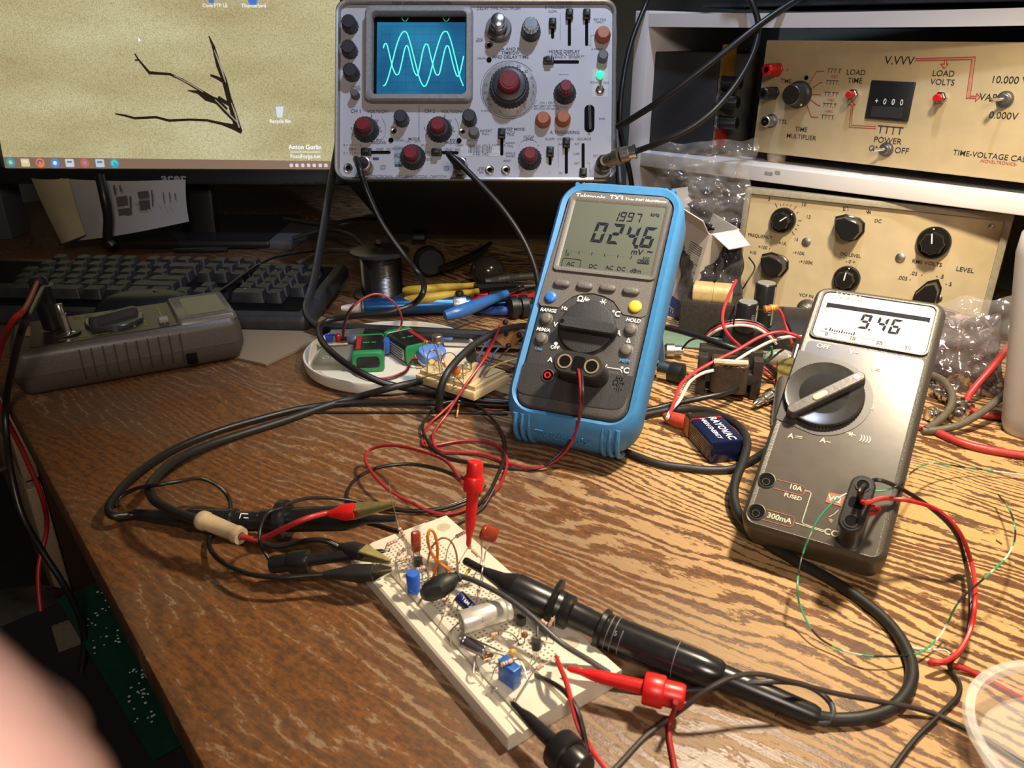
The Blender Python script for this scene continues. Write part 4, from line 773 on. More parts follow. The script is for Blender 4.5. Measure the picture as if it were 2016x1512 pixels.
g = G(); g.flat(zz([(800, 215), (818, 238), (808, 238), (802, 244)]), z2); g.obj('mouse_pointer', WT, scn, 0)
g = G(); q = ml(344, 352); g.text('acer', .017, q[0], q[1]+.001, .0035, bold=.025, wx=1.15); g.obj('maker_name', pm('silver_print', (.34, .34, .38), .5, .0), mon, 0)
for u in (568, 588, 608, 628): q = ml(u, 357.5); G().box((q[0], q[1]-.001, .0032), (.011, .0018, .0014), .0004).obj('power_button', SAT, mon)
st = G().box((MW/2, -.05, -.06), (.05, .16, .02), .004).obj('stand_neck', MBK, mon)
zm = MN.o; b_ = G(); b_.box((zm.x+MW/2, zm.y+.07, .007), (.24, .18, .012), .005); o_ = b_.obj('stand_base', MBK, mon); o_.matrix_parent_inverse = MN.M.inverted()
# keyboard
kx = Vector((.9978, -.0668, 0)); ky = Vector((.0668, .9978, 0)); ko = P(612, 656, 0)
KB = Matrix(((kx.x, ky.x, 0, ko.x), (kx.y, ky.y, 0, ko.y), (0, 0, 1, 0), (0, 0, 0, 1))) @ Matrix.Rotation(rad(4), 4, 'X')
kb = thing('keyboard', 'dusty black keyboard lying in front of the monitor', 'keyboard', KB)
KBM = pm('keyboard_black', (.026, .026, .029), .55, var=.3, ns=90, bump=.2); KEY = pm('keycap_dusty_black', (.022, .022, .026), .5, var=.45, ns=60, bump=.15)
U = .01905
G(MT(-.232, .082, 0)).rbox(.464, .166, .010, [(.001, .003), (.004, 0), (.012, 0), (.016, .003), (.017, .006)]).obj('base', KBM, kb)
G(MT(-.232, .082, 0)).rbox(.436, .134, .003, [(.0165, 0), (.0178, .0008)]).obj('key_well', DKG, kb)
rows = [[(0, 1), (2, 1), (3, 1), (4, 1), (5, 1), (6.5, 1), (7.5, 1), (8.5, 1), (9.5, 1), (11, 1), (12, 1), (13, 1), (14, 1), (15.25, 1), (16.25, 1), (17.25, 1)],
        [(k, 1) for k in range(13)]+[(13, 2), (15.25, 1), (16.25, 1), (17.25, 1), (18.5, 1), (19.5, 1), (20.5, 1), (21.5, 1)],
        [(0, 1.5)]+[(1.5+k, 1) for k in range(12)]+[(13.5, 1.5), (15.25, 1), (16.25, 1), (17.25, 1), (18.5, 1), (19.5, 1), (20.5, 1), (21.5, 1)],
        [(0, 1.75)]+[(1.75+k, 1) for k in range(11)]+[(12.75, 2.25), (18.5, 1), (19.5, 1), (20.5, 1)],
        [(0, 2.25)]+[(2.25+k, 1) for k in range(10)]+[(12.25, 2.75), (16.25, 1), (18.5, 1), (19.5, 1), (20.5, 1), (21.5, 1)],
        [(0, 1.25), (1.25, 1.25), (2.5, 1.25), (3.75, 6.25), (10, 1.25), (11.25, 1.25), (12.5, 1.25), (13.75, 1.25), (15.25, 1), (16.25, 1), (17.25, 1), (18.5, 2), (20.5, 1)]]
kms = {}
for r, row in enumerate(rows):
    yk = .142-r*U-(.005 if r else 0)
    for x_, w_ in row:
        xk = -.447+(x_+w_/2)*U
        if (KB @ Vector((xk, yk, .03))).x < -.555: continue
        if w_ not in kms:
            ww = w_*U-.0012
            kms[w_] = G().loft([rr_ for rr_ in ([(x, y, z_) for x, y in rrect(ww-2*i, U-.0012-2*i*.9, .0018, 2, 0, o_)] for z_, i, o_ in ((.0172, 0, 0), (.0262, .0022, .0008), (.0272, .0030, .0010)))]).obj('key', KEY, kb).data
            k_ = [o for o in kb.children if o.data == kms[w_]][0]
        else:
            k_ = bpy.data.objects.new('key', kms[w_]); col.objects.link(k_); k_.parent = kb
        k_.location = (xk, yk, (0, .001, 0, -.0005, 0, .001)[r])
g = G()
for t, x_, r in (('Num Lock', 18.5, 1), ('Enter', 13.3, 3), ('End', 16.25, 2), ('7', 18.5, 2), ('8', 19.5, 2), ('9', 20.5, 2), ('4', 18.5, 3), ('5', 19.5, 3), ('6', 20.5, 3), ('1', 18.5, 4), ('2', 19.5, 4), ('3', 20.5, 4), ('0', 18.8, 5), ('.', 20.5, 5), ('Delete', 15.25, 2), ('Shift', 12.7, 4)):
    g.text(t, .0045 if len(t) < 3 else .0032, -.447+(x_+.42)*U, .1425-r*U-.005+.004, .0288)
g.obj('key_legend', pm('key_legend_grey', (.30, .30, .32), .6), kb, 0)
# mouse
mo = P(292, 668, 0); mo = Vector((mo.x, mo.y+.015, 0))
ms = thing('computer_mouse', 'black computer mouse half hidden behind the old brown meter', 'mouse', Matrix.Translation(mo))
rings = []
for k in range(11):
    t = k/10; s_ = cos(t*pi/2)**.55 if k < 10 else .02; zt = .044*sin(t*pi/2)
    rings.append([(.060*s_*cos(a)*(1-.06*sin(a)), .034*s_*sin(a), .0005+zt) for a in [2*pi*i/36 for i in range(36)]])
G().loft(rings).obj('shell', pm('mouse_black', (.013, .013, .015), .45, bump=.1), ms)
g = G(); g.tube([(.0585*cos(a)*.98+.001, .001, .0448*sin(a)) for a in [pi*.02+k*pi*.09 for k in range(6)]], .0006, 6, 4); g.obj('button_seam', DKG, ms)
G().box((.03, 0, .038), (.014, .006, .008), .003).obj('scroll_wheel', SAT, ms)
cable('mouse_cable', 'thin black mouse cable running back over the keyboard', [mo+Vector((.058, .004, .012)), P(392, 606, .032), P(450, 562, .034), P(520, 515, .036), P(570, 500, .036), P(640, 492, .03), P(700, 489, .02)], .0017, BLKW)
# papers, folder and cord below the monitor
def sheet(name, label, cat, corners, mat, bulge=(0, 0, 0), n=8, parts=()):
    a, b_, c, d = corners; g = G(); V = [[None]*(n+1) for _ in range(n+1)]; bu = Vector(bulge)
    for i in range(n+1):
        for j in range(n+1):
            s_, t = i/n, j/n; q = (a*(1-s_)+b_*s_)*(1-t)+(d*(1-s_)+c*s_)*t+bu*(sin(pi*s_)*.8+.2*sin(pi*t))
            V[i][j] = q
    for dz in (0, 1):
        pass
    th = Vector((0, .0006, .0003)); F1 = [[g.v(q) for q in r_] for r_ in V]; F2 = [[g.v(q+th) for q in r_] for r_ in V]
    for i in range(n):
        for j in range(n):
            g.f((F1[i][j], F1[i+1][j], F1[i+1][j+1], F1[i][j+1])); g.f((F2[i][j], F2[i][j+1], F2[i+1][j+1], F2[i+1][j]))
    for k in range(n):
        g.f((F1[k][0], F2[k][0], F2[k+1][0], F1[k+1][0])); g.f((F1[k][n], F1[k+1][n], F2[k+1][n], F2[k][n])); g.f((F1[0][k], F1[0][k+1], F2[0][k+1], F2[0][k])); g.f((F1[n][k], F2[n][k], F2[n][k+1], F1[n][k+1]))
    return solo(name, label, cat, g, mat)
PAP = pm('white_paper', (.36, .345, .34), .8, var=.05, ns=30); PAPY = pm('yellowed_paper', (.33, .28, .165), .8, var=.08, ns=20)
yb = 1.06
sheet('paper_sheet', 'yellowed folded paper under the monitor, left of the white leaflet', 'paper', [PY(62, 352, yb+.02), PY(135, 352, yb+.02), PY(168, 462, yb-.02), PY(122, 480, yb-.02)], PAPY, (0, -.01, 0))
sheet('instruction_leaflet', 'white leaflet with small printed pictures leaning under the monitor', 'leaflet', [PY(118, 352, yb+.03), PY(365, 354, yb+.03), PY(372, 436, yb-.005), PY(150, 474, yb-.005)], PAP, (0, -.02, 0))
lf = bpy.data.objects['instruction_leaflet']; g = G()
for (x0_, y0_, x1_, y1_) in ((228, 388, 250, 406), (232, 412, 255, 430), (270, 378, 292, 392), (273, 396, 294, 414), (222, 366, 226, 384), (234, 366, 237, 378), (254, 388, 258, 426), (297, 376, 300, 408), (320, 380, 322, 402), (332, 380, 334, 400), (343, 382, 345, 396)):
    q = [PY(u, v, yb-.012) for u, v in ((x0_, y0_), (x1_, y0_-3), (x1_+2, y1_-4), (x0_+3, y1_))]; g.f([g.v(p_) for p_ in q])
g.obj('printed_picture', pm('grey_print', (.09, .085, .08), .8), lf, 0)
cable('monitor_cable', 'black cable hanging below the monitor in front of the leaflet', [PY(196, 345, 1.03), PY(206, 390, 1.02), PY(213, 430, 1.02), PY(212, 470, 1.02), PY(222, 484, 1.02)], .0062, BLKW)
cable('thin_cable', 'thin black cable curving over the yellowed paper foot', [P(118, 482, .015), P(140, 469, .02), P(175, 468, .02), P(205, 470, .016)], .0018, BLKW)
solo('ring_binder', 'dark grey binder lying flat behind the keyboard', 'binder', G(Matrix.Translation(P(455, 485, 0)) @ RZ(-8)).box((0, .06, .006), (.19, .14, .012), .002), pm('binder_grey', (.10, .10, .115), .5, bump=.1))
solo('pen', 'dark pen lying on the grey binder behind the keyboard', 'pen', G().rev(P(338, 494, .018), P(448, 492, .018), [(.001, 0), (.0035, .06), (.0038, .7), (.0032, 1)], 14), BLK)
solo('cardboard_box', 'small dark box at the left edge below the monitor', 'box', G(Matrix.Translation(P(-12, 480, 0))).box((-.018, .05, .045), (.06, .05, .09), .002), pm('box_dark_grey', (.07, .07, .075), .6))
# cardboard flat on the desk
CB = pm('corrugated_cardboard', (.24, .18, .115), .85, var=.08, ns=260, stretch=(1, 8, 1), bump=.2)
solo('cardboard_sheet', 'flat brown cardboard sheet between the old meter and the white lid', 'cardboard', G().prism([tuple(P(*q))[:2] for q in ((20, 600), (20, 612), (180, 640), (380, 640), (428, 700), (524, 722), (640, 668), (660, 640), (600, 610))], .0004, .0026), CB)
# old meter lying on its back
oo = P(37, 795, 0); ox = P(470, 716, 0)-oo; ox.normalize(); oy = Vector((-ox.y, ox.x, 0))
OM = Matrix(((ox.x, oy.x, 0, oo.x), (ox.y, oy.y, 0, oo.y), (0, 0, 1, 0), (0, 0, 0, 1)))
om = thing('analog_style_meter', 'old brown multimeter lying on its back at the left, yellow legends', 'multimeter', OM)
om.name = 'handheld_meter'
LM, WM, TM = .186, .088, .043
OMM = pm('old_meter_brown', (.080, .066, .052), .42, var=.1, bump=.25, ns=500)
G(MT(LM/2, WM/2)).rbox(LM, WM, .012, [(.001, .012), (.006, .005), (.015, .001), (.0205, 0), (.0207, .0006), (.0212, .0006), (.0214, 0), (.036, .001), (.040, .0025), (TM, .006)]).obj('body', OMM, om)
g = G()
for k in range(10): x = .052+k*.0088; g.box((x, .0006, .0245), (.0011, .0022, .026), .0003); g.box((x, WM-.0006, .0245), (.0011, .0022, .026), .0003)
g.obj('grip_groove', pm('groove_dark', (.035, .03, .026), .6), om)
fp = G(MT(LM*.40, WM/2)).rbox(LM*.62, WM-.016, .004, [(TM-.001, 0), (TM+.0006, 0)]).obj('face_plate', pm('old_face_olive', (.035, .031, .022), .35, var=.2), om)
G(MT(LM*.845, WM/2)).rbox(.050, WM-.014, .004, [(TM-.001, -.001), (TM+.0035, .0005), (TM+.0045, .002)]).obj('display_frame', pm('frame_grey_brown', (.14, .125, .105), .3), om)
G(MT(LM*.855, WM/2)).rbox(.034, WM-.034, .002, [(TM+.0044, 0), (TM+.0048, 0)]).obj('lcd_screen', pm('lcd_off', (.05, .055, .045), .15), om)
k_ = G(MT(LM*.45, WM*.5)).lathe([(.024, TM), (.024, TM+.003), (.023, TM+.004)], 40).obj('rotary_dial', pm('old_dial', (.05, .048, .046), .25), om)
G(MT(LM*.45, WM*.5, TM+.004) @ RZ(25)).rbox(.044, .012, .005, [(0, 0), (.005, .001), (.006, .003)]).obj('dial_pointer', MC['old_dial'], k_)
G(MT(LM*.655, WM*.24, TM)).box((0, 0, .003), (.008, .006, .005), .001).obj('slide_switch', pm('switch_grey', (.32, .30, .27), .5), om)
G(MT(LM*.74, -.0006, .008)).box((0, 0, .005), (.009, .002, .010), .0005).obj('stand_notch', DKG, om)
g = G(); YK = pm('yellow_legend_ink', (.30, .23, .04), .6)
for x, y, w_, h_ in ((.016, .052, .004, .026), (.030, .046, .007, .007), (.135-.013, .044, .001, .062)): g.flat(rrect(w_, h_, .0004, 2, x, y), TM+.0008)
for k in range(7):
    for j in range(2): g.flat(rrect(.006, .0018, .0002, 1, .045+k*.0095, .074-j*.005), TM+.0008)
for k in range(6):
    for j in range(2): g.flat(rrect(.0016, .007, .0002, 1, .098+j*.009, .022+k*.009), TM+.0008)
for k in range(5): g.flat(rrect(.006, .0016, .0002, 1, .042+k*.008, .014), TM+.0008)
g.obj('yellow_legend', YK, fp, 0)
# stacked banana plug in it
bp = OM @ Vector((.036, .050, TM)); up = Vector((-.12, .05, 1)).normalized()
pk = thing('banana_plug', 'black stacking banana plug standing in the old brown meter', 'plug', Matrix.Translation(bp) @ rotto(up))
G().lathe([(.0075, 0), (.0082, .002), (.0082, .024), (.0074, .030), (.0078, .032), (.0076, .044), (.0050, .047)], 24).obj('plug_body', BLK, pk)
G(MT(.003, .001, .038)).lathe([(.0080, 0), (.0080, .0012)], 18).obj('plug_ring', pm('plug_band', (.16, .155, .15), .4), pk)
q = OM @ Vector((.046, .030, TM)); jk = thing('banana_jack', 'bright metal jack pin standing beside the plug on the old brown meter', 'jack', Matrix.Translation(q) @ rotto(up))
G().lathe([(.0062, 0), (.0062, .0012), (.0040, .0022), (.0040, .018), (.0034, .0185), (.0034, .026), (.0028, .027)], 24).obj('pin', CHR, jk)
G().lathe([(.0105, .0004), (.0105, .001)], 24).obj('washer', OMM, jk)
top = bp+up*.043
cable('test_lead', 'red test lead from the plug on the old meter, dropping over the desk edge', [top, P(50, 606, .10), P(25, 632, .095), P(0, 690, .06), P(-12, 760, .02), P(0, 800, -.002), P(20, 840, -.03), P(50, 900, -.06), P(83, 980, -.10), P(92, 1040, -.14), P(76, 1120, -.17), P(80, 1200, -.20), P(95, 1290, -.23), P(108, 1350, -.25)], .0021, REDW)
cable('test_lead', 'black test lead from the plug on the old meter, dropping over the desk edge', [top+Vector((.004, 0, -.004)), P(56, 620, .095), P(40, 660, .08), P(26, 715, .055), P(12, 790, .012), P(12, 850, -.012), P(20, 920, -.03), P(42, 1010, -.06), P(80, 1080, -.09), P(125, 1150, -.12), P(155, 1210, -.15), P(166, 1270, -.18), P(155, 1350, -.21)], .0026, BLKW)
# ================================================================ tools lying under the oscilloscope
sp0 = P(748, 592, 0)+Vector((0, .022, 0))
spool = thing('solder_spool', 'dark spool of silvery solder wire behind the blue pump', 'spool', Matrix.Translation(sp0))
FLG = pm('spool_flange', (.035, .033, .030), .4, bump=.1)
for z0 in (.0003, .050): G(MT(0, 0, z0)).loft([[(r*cos(2*pi*k/36), r*sin(2*pi*k/36), q) for k in range(36)] for r, q in ((.009, 0), (.0335, 0), (.0335, .003), (.0325, .0035), (.009, .0035))], None, (0, 0), closed=True).obj('flange', FLG, spool)
prof = []
for k in range(60): prof.append((.0232+(.0006 if k % 2 else 0), .0036+k*.00078))
G().lathe(prof, 40, None, (0, 0)).obj('solder_winding', pm('solder_metal', (.34, .33, .33), .25, 1.), spool)
G().lathe([(.0092, .002), (.0092, .052)], 24, None, (0, 0)).obj('hub', FLG, spool)
a, b = P(672, 607, .011), P(928, 598, .012); d = (b-a)
pump = thing('desoldering_pump', 'blue desoldering pump with white nozzle and steel collar', 'desoldering pump', Matrix.Translation(a) @ rotto(d, (0, 0, 1))); Lp = d.length
BLM = pm('blue_anodised', (.02, .10, .27), .28, .6)
G().lathe([(.0025, 0), (.0035, .004), (.0065, Lp*.16)], 22).obj('nozzle', WHT, pump)
G().lathe([(.0095, Lp*.155), (.0100, Lp*.165), (.0100, Lp*.175), (.0092, Lp*.18)], 26).obj('nozzle_ring', STL, pump)
G().lathe([(.0090, Lp*.175), (.0092, Lp*.19), (.0092, Lp*.99), (.0086, Lp)], 30).obj('barrel', BLM, pump)
G().lathe([(.0100, Lp*.86), (.0102, Lp*.865), (.0102, Lp*.955), (.0100, Lp*.96)], 30).obj('collar', STL, pump)
G(MT(.009, 0, Lp*.91) @ rotto((1, 0, 0))).lathe([(.0046, 0), (.0046, .004), (.0036, .0056)], 20).obj('release_button', BLK, pump)
G().lathe([(.0042, Lp), (.0042, Lp*1.36)], 16).obj('plunger_rod', BLM, pump); G().lathe([(.009, Lp*1.36), (.0098, Lp*1.38), (.0098, Lp*1.46), (.008, Lp*1.48)], 24).obj('plunger_cap', BLK, pump)
def pliers(name, label, h1, h2, jaw, hm, r=.0055):
    t = thing(name, label, 'pliers', Matrix.Translation(h1[0])); inv = t.matrix_world.inverted()
    for h in (h1, h2): G(inv).tube(h, lambda q: r*(.6+.5*sin(pi*min(1, q*1.15)**.7)), 12, 6).obj('handle', hm, t)
    G(inv).tube(jaw, lambda q: .0065*(1-.65*q), 8, 4).obj('jaws', pm('black_oxide_steel', (.03, .03, .032), .35, .8), t); return t
pliers('pliers', 'pliers with dirty yellow handles beside the solder spool', [P(795, 572, .020), P(830, 572, .022), P(880, 566, .022), P(936, 561, .020)], [P(797, 591, .018), P(840, 588, .020), P(895, 580, .021), P(941, 573, .020)], [P(936, 567, .019), P(985, 563, .017), P(1040, 560, .014)], pm('dirty_yellow_grip', (.50, .34, .035), .5, var=.3, ns=60))
pliers('pliers', 'pliers with red handles partly under the yellow pliers', [P(798, 585, .008), P(840, 583, .009), P(900, 582, .009), P(960, 580, .009)], [P(800, 602, .007), P(860, 600, .008), P(930, 592, .009), P(975, 583, .009)], [P(960, 580, .009), P(1010, 572, .010), P(1050, 566, .010)], RED)
solo('serrated_strip', 'red toothed plastic strip behind the blue pliers', 'strip', G(Matrix.Translation(P(950, 592, .020)) @ RZ(12)).prism([(0, 0), (.065, 0), (.07, .004)]+[(.066-.0033*k, .008+(.0012 if k % 2 else 0)) for k in range(20)]+[(0, .006)], 0, .002), RED)
bp_ = thing('knife', 'blue-handled tool with a metal blade lying across the tray', 'hand tool', Matrix.Translation(P(876, 622, .020))); inv = bp_.matrix_world.inverted()
G(inv).tube([P(876, 622, .020), P(910, 612, .022), P(955, 594, .024), P(998, 578, .026)], lambda q: .0042+.0026*sin(pi*(1-q)**1.3*.9), 14, 6).obj('handle', pm('blue_grip_gloss', (.04, .15, .42), .3), bp_)
G(inv).tube([P(998, 578, .026), P(1012, 572, .026), P(1030, 565, .026)], .0022, 8, 3).obj('shank', CHR, bp_)
G(inv @ Matrix.Translation(P(1036, 562, .026)) @ RZ(18)).box((0, 0, 0), (.020, .008, .003), .001).obj('blade', STL, bp_)
solo('pliers', 'second blue handle showing behind the multimeter', 'pliers', G().tube([P(925, 607, .006), P(985, 612, .007), P(1060, 606, .008), P(1120, 590, .008)], .0052, 12, 5), BLU)
solo('rubber_knob', 'black round knob end beside the blue pump, next to the multimeter', 'knob', G().rev(P(1000, 606, .012), P(1040, 602, .012), [(.008, 0), (.0125, .1), (.0125, .4), (.010, .45), (.010, .55), (.0125, .6), (.0125, .92), (.009, 1)], 26), BLK)
solo('wire_stripper', 'dark grey ribbed tool handle behind the red strip', 'hand tool', G().tube([P(955, 556, .018), P(1000, 548, .02), P(1060, 543, .02), P(1120, 540, .02)], lambda q: .0045+.0006*sin(q*120), 10, 14), pm('grey_grip', (.07, .07, .075), .5))
solo('glass_bulb', 'dark round bulb lying behind the yellow pliers', 'bulb', G().ball(tuple(P(958, 556, .022)+Vector((0, .045, 0))), .019, (1.1, 1, .95), 26), pm('smoked_glass', (.03, .026, .022), .15))
cc = thing('power_plug', 'dark round cable plug lying behind the solder spool', 'plug', Matrix.Translation(P(838, 566, .001)+Vector((0, .05, 0))))
G(rotto((.3, -1, .1))).lathe([(.016, -.012), (.0185, -.008), (.0185, .008), (.015, .012)], 28, MT(0, .0185, 0) @ Matrix()).obj('body', RUB, cc)
for s_, lb, pts in ((.0035, 'black cable lying behind the dark bulb', [P(860, 552, .02)+Vector((0, .05, 0)), P(900, 535, .02)+Vector((0, .05, 0)), P(940, 515, .02)+Vector((0, .05, 0)), P(965, 480, .02)]), ): cable('power_cable', lb, pts, s_, BLKW)
for k, (lb, pts) in enumerate((('grey cable looping over the keyboard corner from the left', [P(585, 520, .03), P(640, 495, .035), P(690, 492, .040), P(760, 478, .04), P(800, 470, .03)]), ('dusty dark cable in the shadow left of the spool', [P(575, 470, .02), P(640, 452, .03), P(690, 462, .04), P(720, 485, .03), P(745, 476, .06)]), ('dark cable crossing the shadow under the oscilloscope', [P(560, 430, .02), P(640, 440, .02), P(720, 430, .03), P(830, 440, .03), P(930, 430, .02)]))):
    cable('loose_cable', lb, pts, .0028, pm('dusty_cable', (.05, .048, .05), .6))
sdr = thing('screwdriver', 'screwdriver with bright round shaft and blue tip behind the small breadboard', 'screwdriver', Matrix.Translation(P(862, 672, .008))); inv = sdr.matrix_world.inverted()
G(inv).cyl(P(876, 671, .008), P(1110, 681, .008), .0052, None, 22).obj('shaft', CHR, sdr); G(inv).rev(P(862, 668, .009), P(894, 669, .009), [(.002, 0), (.005, .1), (.006, .9), (.005, 1)], 14).obj('blue_sleeve', BLU, sdr)
# ================================================================ white lid with batteries and a clear circuit
lc_ = P(770, 712, 0); LR = .0790
lid = solo('plastic_dish', 'shallow white round plastic lid holding two green batteries', 'dish', G(Matrix.Translation(lc_)).loft([[(r*cos(2*pi*k/72), r*sin(2*pi*k/72), q) for k in range(72)] for r, q in ((.002, .0004), (LR-.004, .0004), (LR-.001, .003), (LR, .011), (LR-.0006, .0125), (LR-.002, .0125), (LR-.003, .011), (LR-.0045, .0032), (LR-.012, .0026), (.002, .0026))], None, (1, 1)), pm('lid_white', (.62, .60, .52), .45, var=.04, ns=30))
BATB = pm('battery_black', (.012, .012, .013), .3)
def nine_volt(name, label, fr, wrap, end, mats_):
    t = thing(name, label, 'battery', fr); Lb, Wb, Hb = .0485, .0265, .0175
    G(MT(0, 0, Hb/2)).rbox(Lb, Wb, .003, [(-Hb/2, .001), (-Hb/2+.001, 0), (Hb/2-.001, 0), (Hb/2, .001)], None, 4).obj('can', mats_[0], t)
    return t
gx = (P(757, 728)-P(697, 731)).normalized(); gy = Vector((-gx.y, gx.x, 0))
bm0 = P(727, 737, .0028); 
def batt_frame(o, x): x = Vector(x).normalized(); y = Vector((-x.y, x.x, 0)); return Matrix(((x.x, y.x, 0, o.x), (x.y, y.y, 0, o.y), (0, 0, 1, o.z), (0, 0, 0, 1)))
def green_battery(label, o, x):            # x runs across the end that faces us; the battery lies along y
    t = thing('nine_volt_battery', label, 'battery', batt_frame(o, x), 'green rechargeable batteries on the lid'); Wb, Hb, Lb = .0285, .0190, .0455
    sh = lambda i: rrect(Wb-2*i, Hb-2*i, .0035, 4, 0, Hb/2)
    T = Matrix(((1, 0, 0, 0), (0, 0, 1, 0), (0, 1, 0, 0), (0, 0, 0, 1)))
    G().layers(sh, [(.0008, .0012), (.0068, .0006), (Lb, .0006)], T).obj('label_sleeve', BATB, t)
    G().loft([[T @ Vector((x_, y_, z_)) for x_, y_ in sh(i)] for z_, i in ((.0012, .0040), (0, .0040), (0, .0012), (.0012, 0), (.0064, 0), (.0070, .0007))], None, (0, 0)).obj('end_cap', GRN, t)
    G().layers(sh, [(Lb, .0006), (Lb+.0025, .0002), (Lb+.003, .001)], T).obj('terminal_end', GRN, t)
    g = G()
    for xx, yy, w_ in ((-.002, .026, .006), (.005, .026, .004)): g.flat(rrect(w_, .003, .0008, 3, xx, yy), Hb-.0003)
    g.obj('green_print', GRN, t, 0); g = G(); g.flat(rrect(.004, .036, .001, 2, -.0085, .027), Hb-.0003); g.obj('red_stripe', REDW, t, 0)
    g = G(MT(Wb/2-.0003, .026, Hb*.45) @ rotto((1, 0, 0), (0, 1, 0))); g.flat(rrect(.036, .011, .001, 2), 0); sk = g.obj('white_label', pm('battery_label_white', (.45, .46, .42), .5), t, 0)
    g = G(MT(Wb/2-.0001, .026, Hb*.45) @ rotto((1, 0, 0), (0, 1, 0)))
    for k in range(4): g.flat(rrect(.030-.004*(k % 2), .0009, .0001, 1, 0, .0035-k*.0024), 0)
    g.obj('printed_lines', INKB, sk, 0); return t
green_battery('green and black nine-volt battery facing us, black square on its end', P(726, 733, .0030), gx)
x2 = (P(840, 700)-P(800, 716)); green_battery('green and black nine-volt battery lying at the back of the lid, white side label visible', P(778, 676, .0030)+Vector((.0, .0, 0)), (.62, .78, 0))
g2 = [o for o in bpy.data.objects if o.name.startswith('nine_volt_battery')][-1]
ang = math.atan2(-(P(845, 715)-P(775, 668)).x, (P(845, 715)-P(775, 668)).y)
g2.matrix_world = Matrix.Translation(P(782, 683, .0030)) @ Matrix.Rotation(ang, 4, 'Z')
sn = thing('battery_snap', 'blue battery snap connector with red and black leads on the rear green battery', 'connector', batt_frame(P(845, 706, .006), (P(872, 694)-P(822, 712))))
G(Matrix.Rotation(rad(28), 4, 'X')).rbox(.0275, .017, .006, [(0, .0005), (.0025, 0), (.007, .0006), (.008, .002)], MT(0, 0, .004), 5).obj('cover', pm('snap_blue', (.10, .20, .55), .4), sn)
G(Matrix.Rotation(rad(28), 4, 'X')).rbox(.029, .0185, .006, [(.002, 0), (.0038, 0)], None, 5).obj('rim', pm('snap_rim', (.32, .30, .26), .5), sn)
q0 = P(823, 708, .012)
for lb, m_, r_, dz in (('red lead curving over the lid floor to the blue snap', REDW, .0009, .0005), ('black lead curving over the lid floor to the blue snap', BLKW, .0009, -.0)):
    o = 0 if 'red' in lb else 3
    cable('battery_lead', lb, [q0+Vector((0, 0, dz)), P(812, 707+o, .011), P(806, 718+o, .007), P(798, 730+o, .005), P(770, 742+o, .0045), P(735, 745+o, .0045), P(705, 734+o, .005), P(690, 722+o, .006), P(686, 712+o, .012)], r_, m_)
solo('battery_snap', 'small blue snap connector between the two green batteries', 'connector', G(Matrix.Translation(P(762, 680, .012))).box((0, 0, 0), (.006, .012, .014), .0015), BLU)
cable('battery_lead', 'red wire arching high from the clear circuit board to the rear battery', [P(676, 660, .018), P(680, 636, .035), P(692, 608, .052), P(718, 586, .062), P(745, 579, .064), P(772, 592, .056), P(789, 618, .04), P(790, 640, .026), P(780, 655, .02)], .0010, pm('rose_wire', (.42, .06, .06), .45))
cable('battery_lead', 'black wire arching beside the red wire over the clear circuit board', [P(675, 661, .018), P(677, 638, .035), P(689, 609, .052), P(712, 588, .060), P(730, 582, .062)], .0009, BLKW)
# clear circuit board
cv = [P(614, 655, .014), P(680, 652, .016), P(686, 722, .010), P(616, 716, .010)]
cx_ = (cv[1]-cv[0]); cN = cx_.cross(cv[3]-cv[0]).normalized()*-1
CBm = Matrix.Translation(cv[3]) @ rotto(cN if cN.z > 0 else -cN, cx_)
cbw, cbh = cx_.length, (cv[0]-cv[3]).length
clr = thing('prototype_board', 'small translucent circuit board leaning on the left rim of the lid', 'circuit board', CBm)
G().box((cbw/2, cbh/2, 0), (cbw, cbh, .0022), .0003).obj('board', pm('frosted_acrylic', (.50, .50, .42), .35, trans=.75, var=.04), clr)
g = G()
for x, y in ((.25, .88), (.5, .9), (.3, .12), (.55, .1)): g.ringflat(.0022, .0026, x*cbw, y*cbh, .0013, 18)
g.obj('drill_ring', WHT, clr, 0)
G(MT(cbw*.16, cbh*.62, .001)).box((0, 0, .003), (.006, .005, .006), .0005).box((.001, 0, .0065), (.009, .0025, .002)).obj('blue_trimmer', pm('deep_blue', (.02, .07, .40), .35), clr)
G(MT(cbw*.42, cbh*.62, .001)).lathe([(.0030, 0), (.0030, .005), (.0024, .0068), (.0008, .0078)], 18).obj('red_lamp', pm('clear_red', (.5, .03, .02), .2, trans=.4), clr)
G(MT(cbw*.52, cbh*.6, .004) @ rotto((1, 0, 0))).lathe([(.0020, 0), (.0020, .010)], 14).obj('axial_part', BLK, clr)
G(MT(cbw*.74, cbh*.55, .005) @ rotto((1, -.1, 0))).lathe([(.0042, 0), (.0046, .001), (.0046, .008), (.0038, .009)], 20).obj('electrolytic', pm('blue_grey_can', (.10, .12, .22), .3), clr)
for k in range(3): G(MT(cbw*(.3+.16*k), cbh*.46, .0028) @ rotto((1, .1, 0))).lathe([(.0010, -.0045), (.0012, -.003), (.0009, 0), (.0012, .003), (.0010, .0045)], 12).obj('resistor', pm('resistor_tan', (.50, .36, .26), .5), clr)
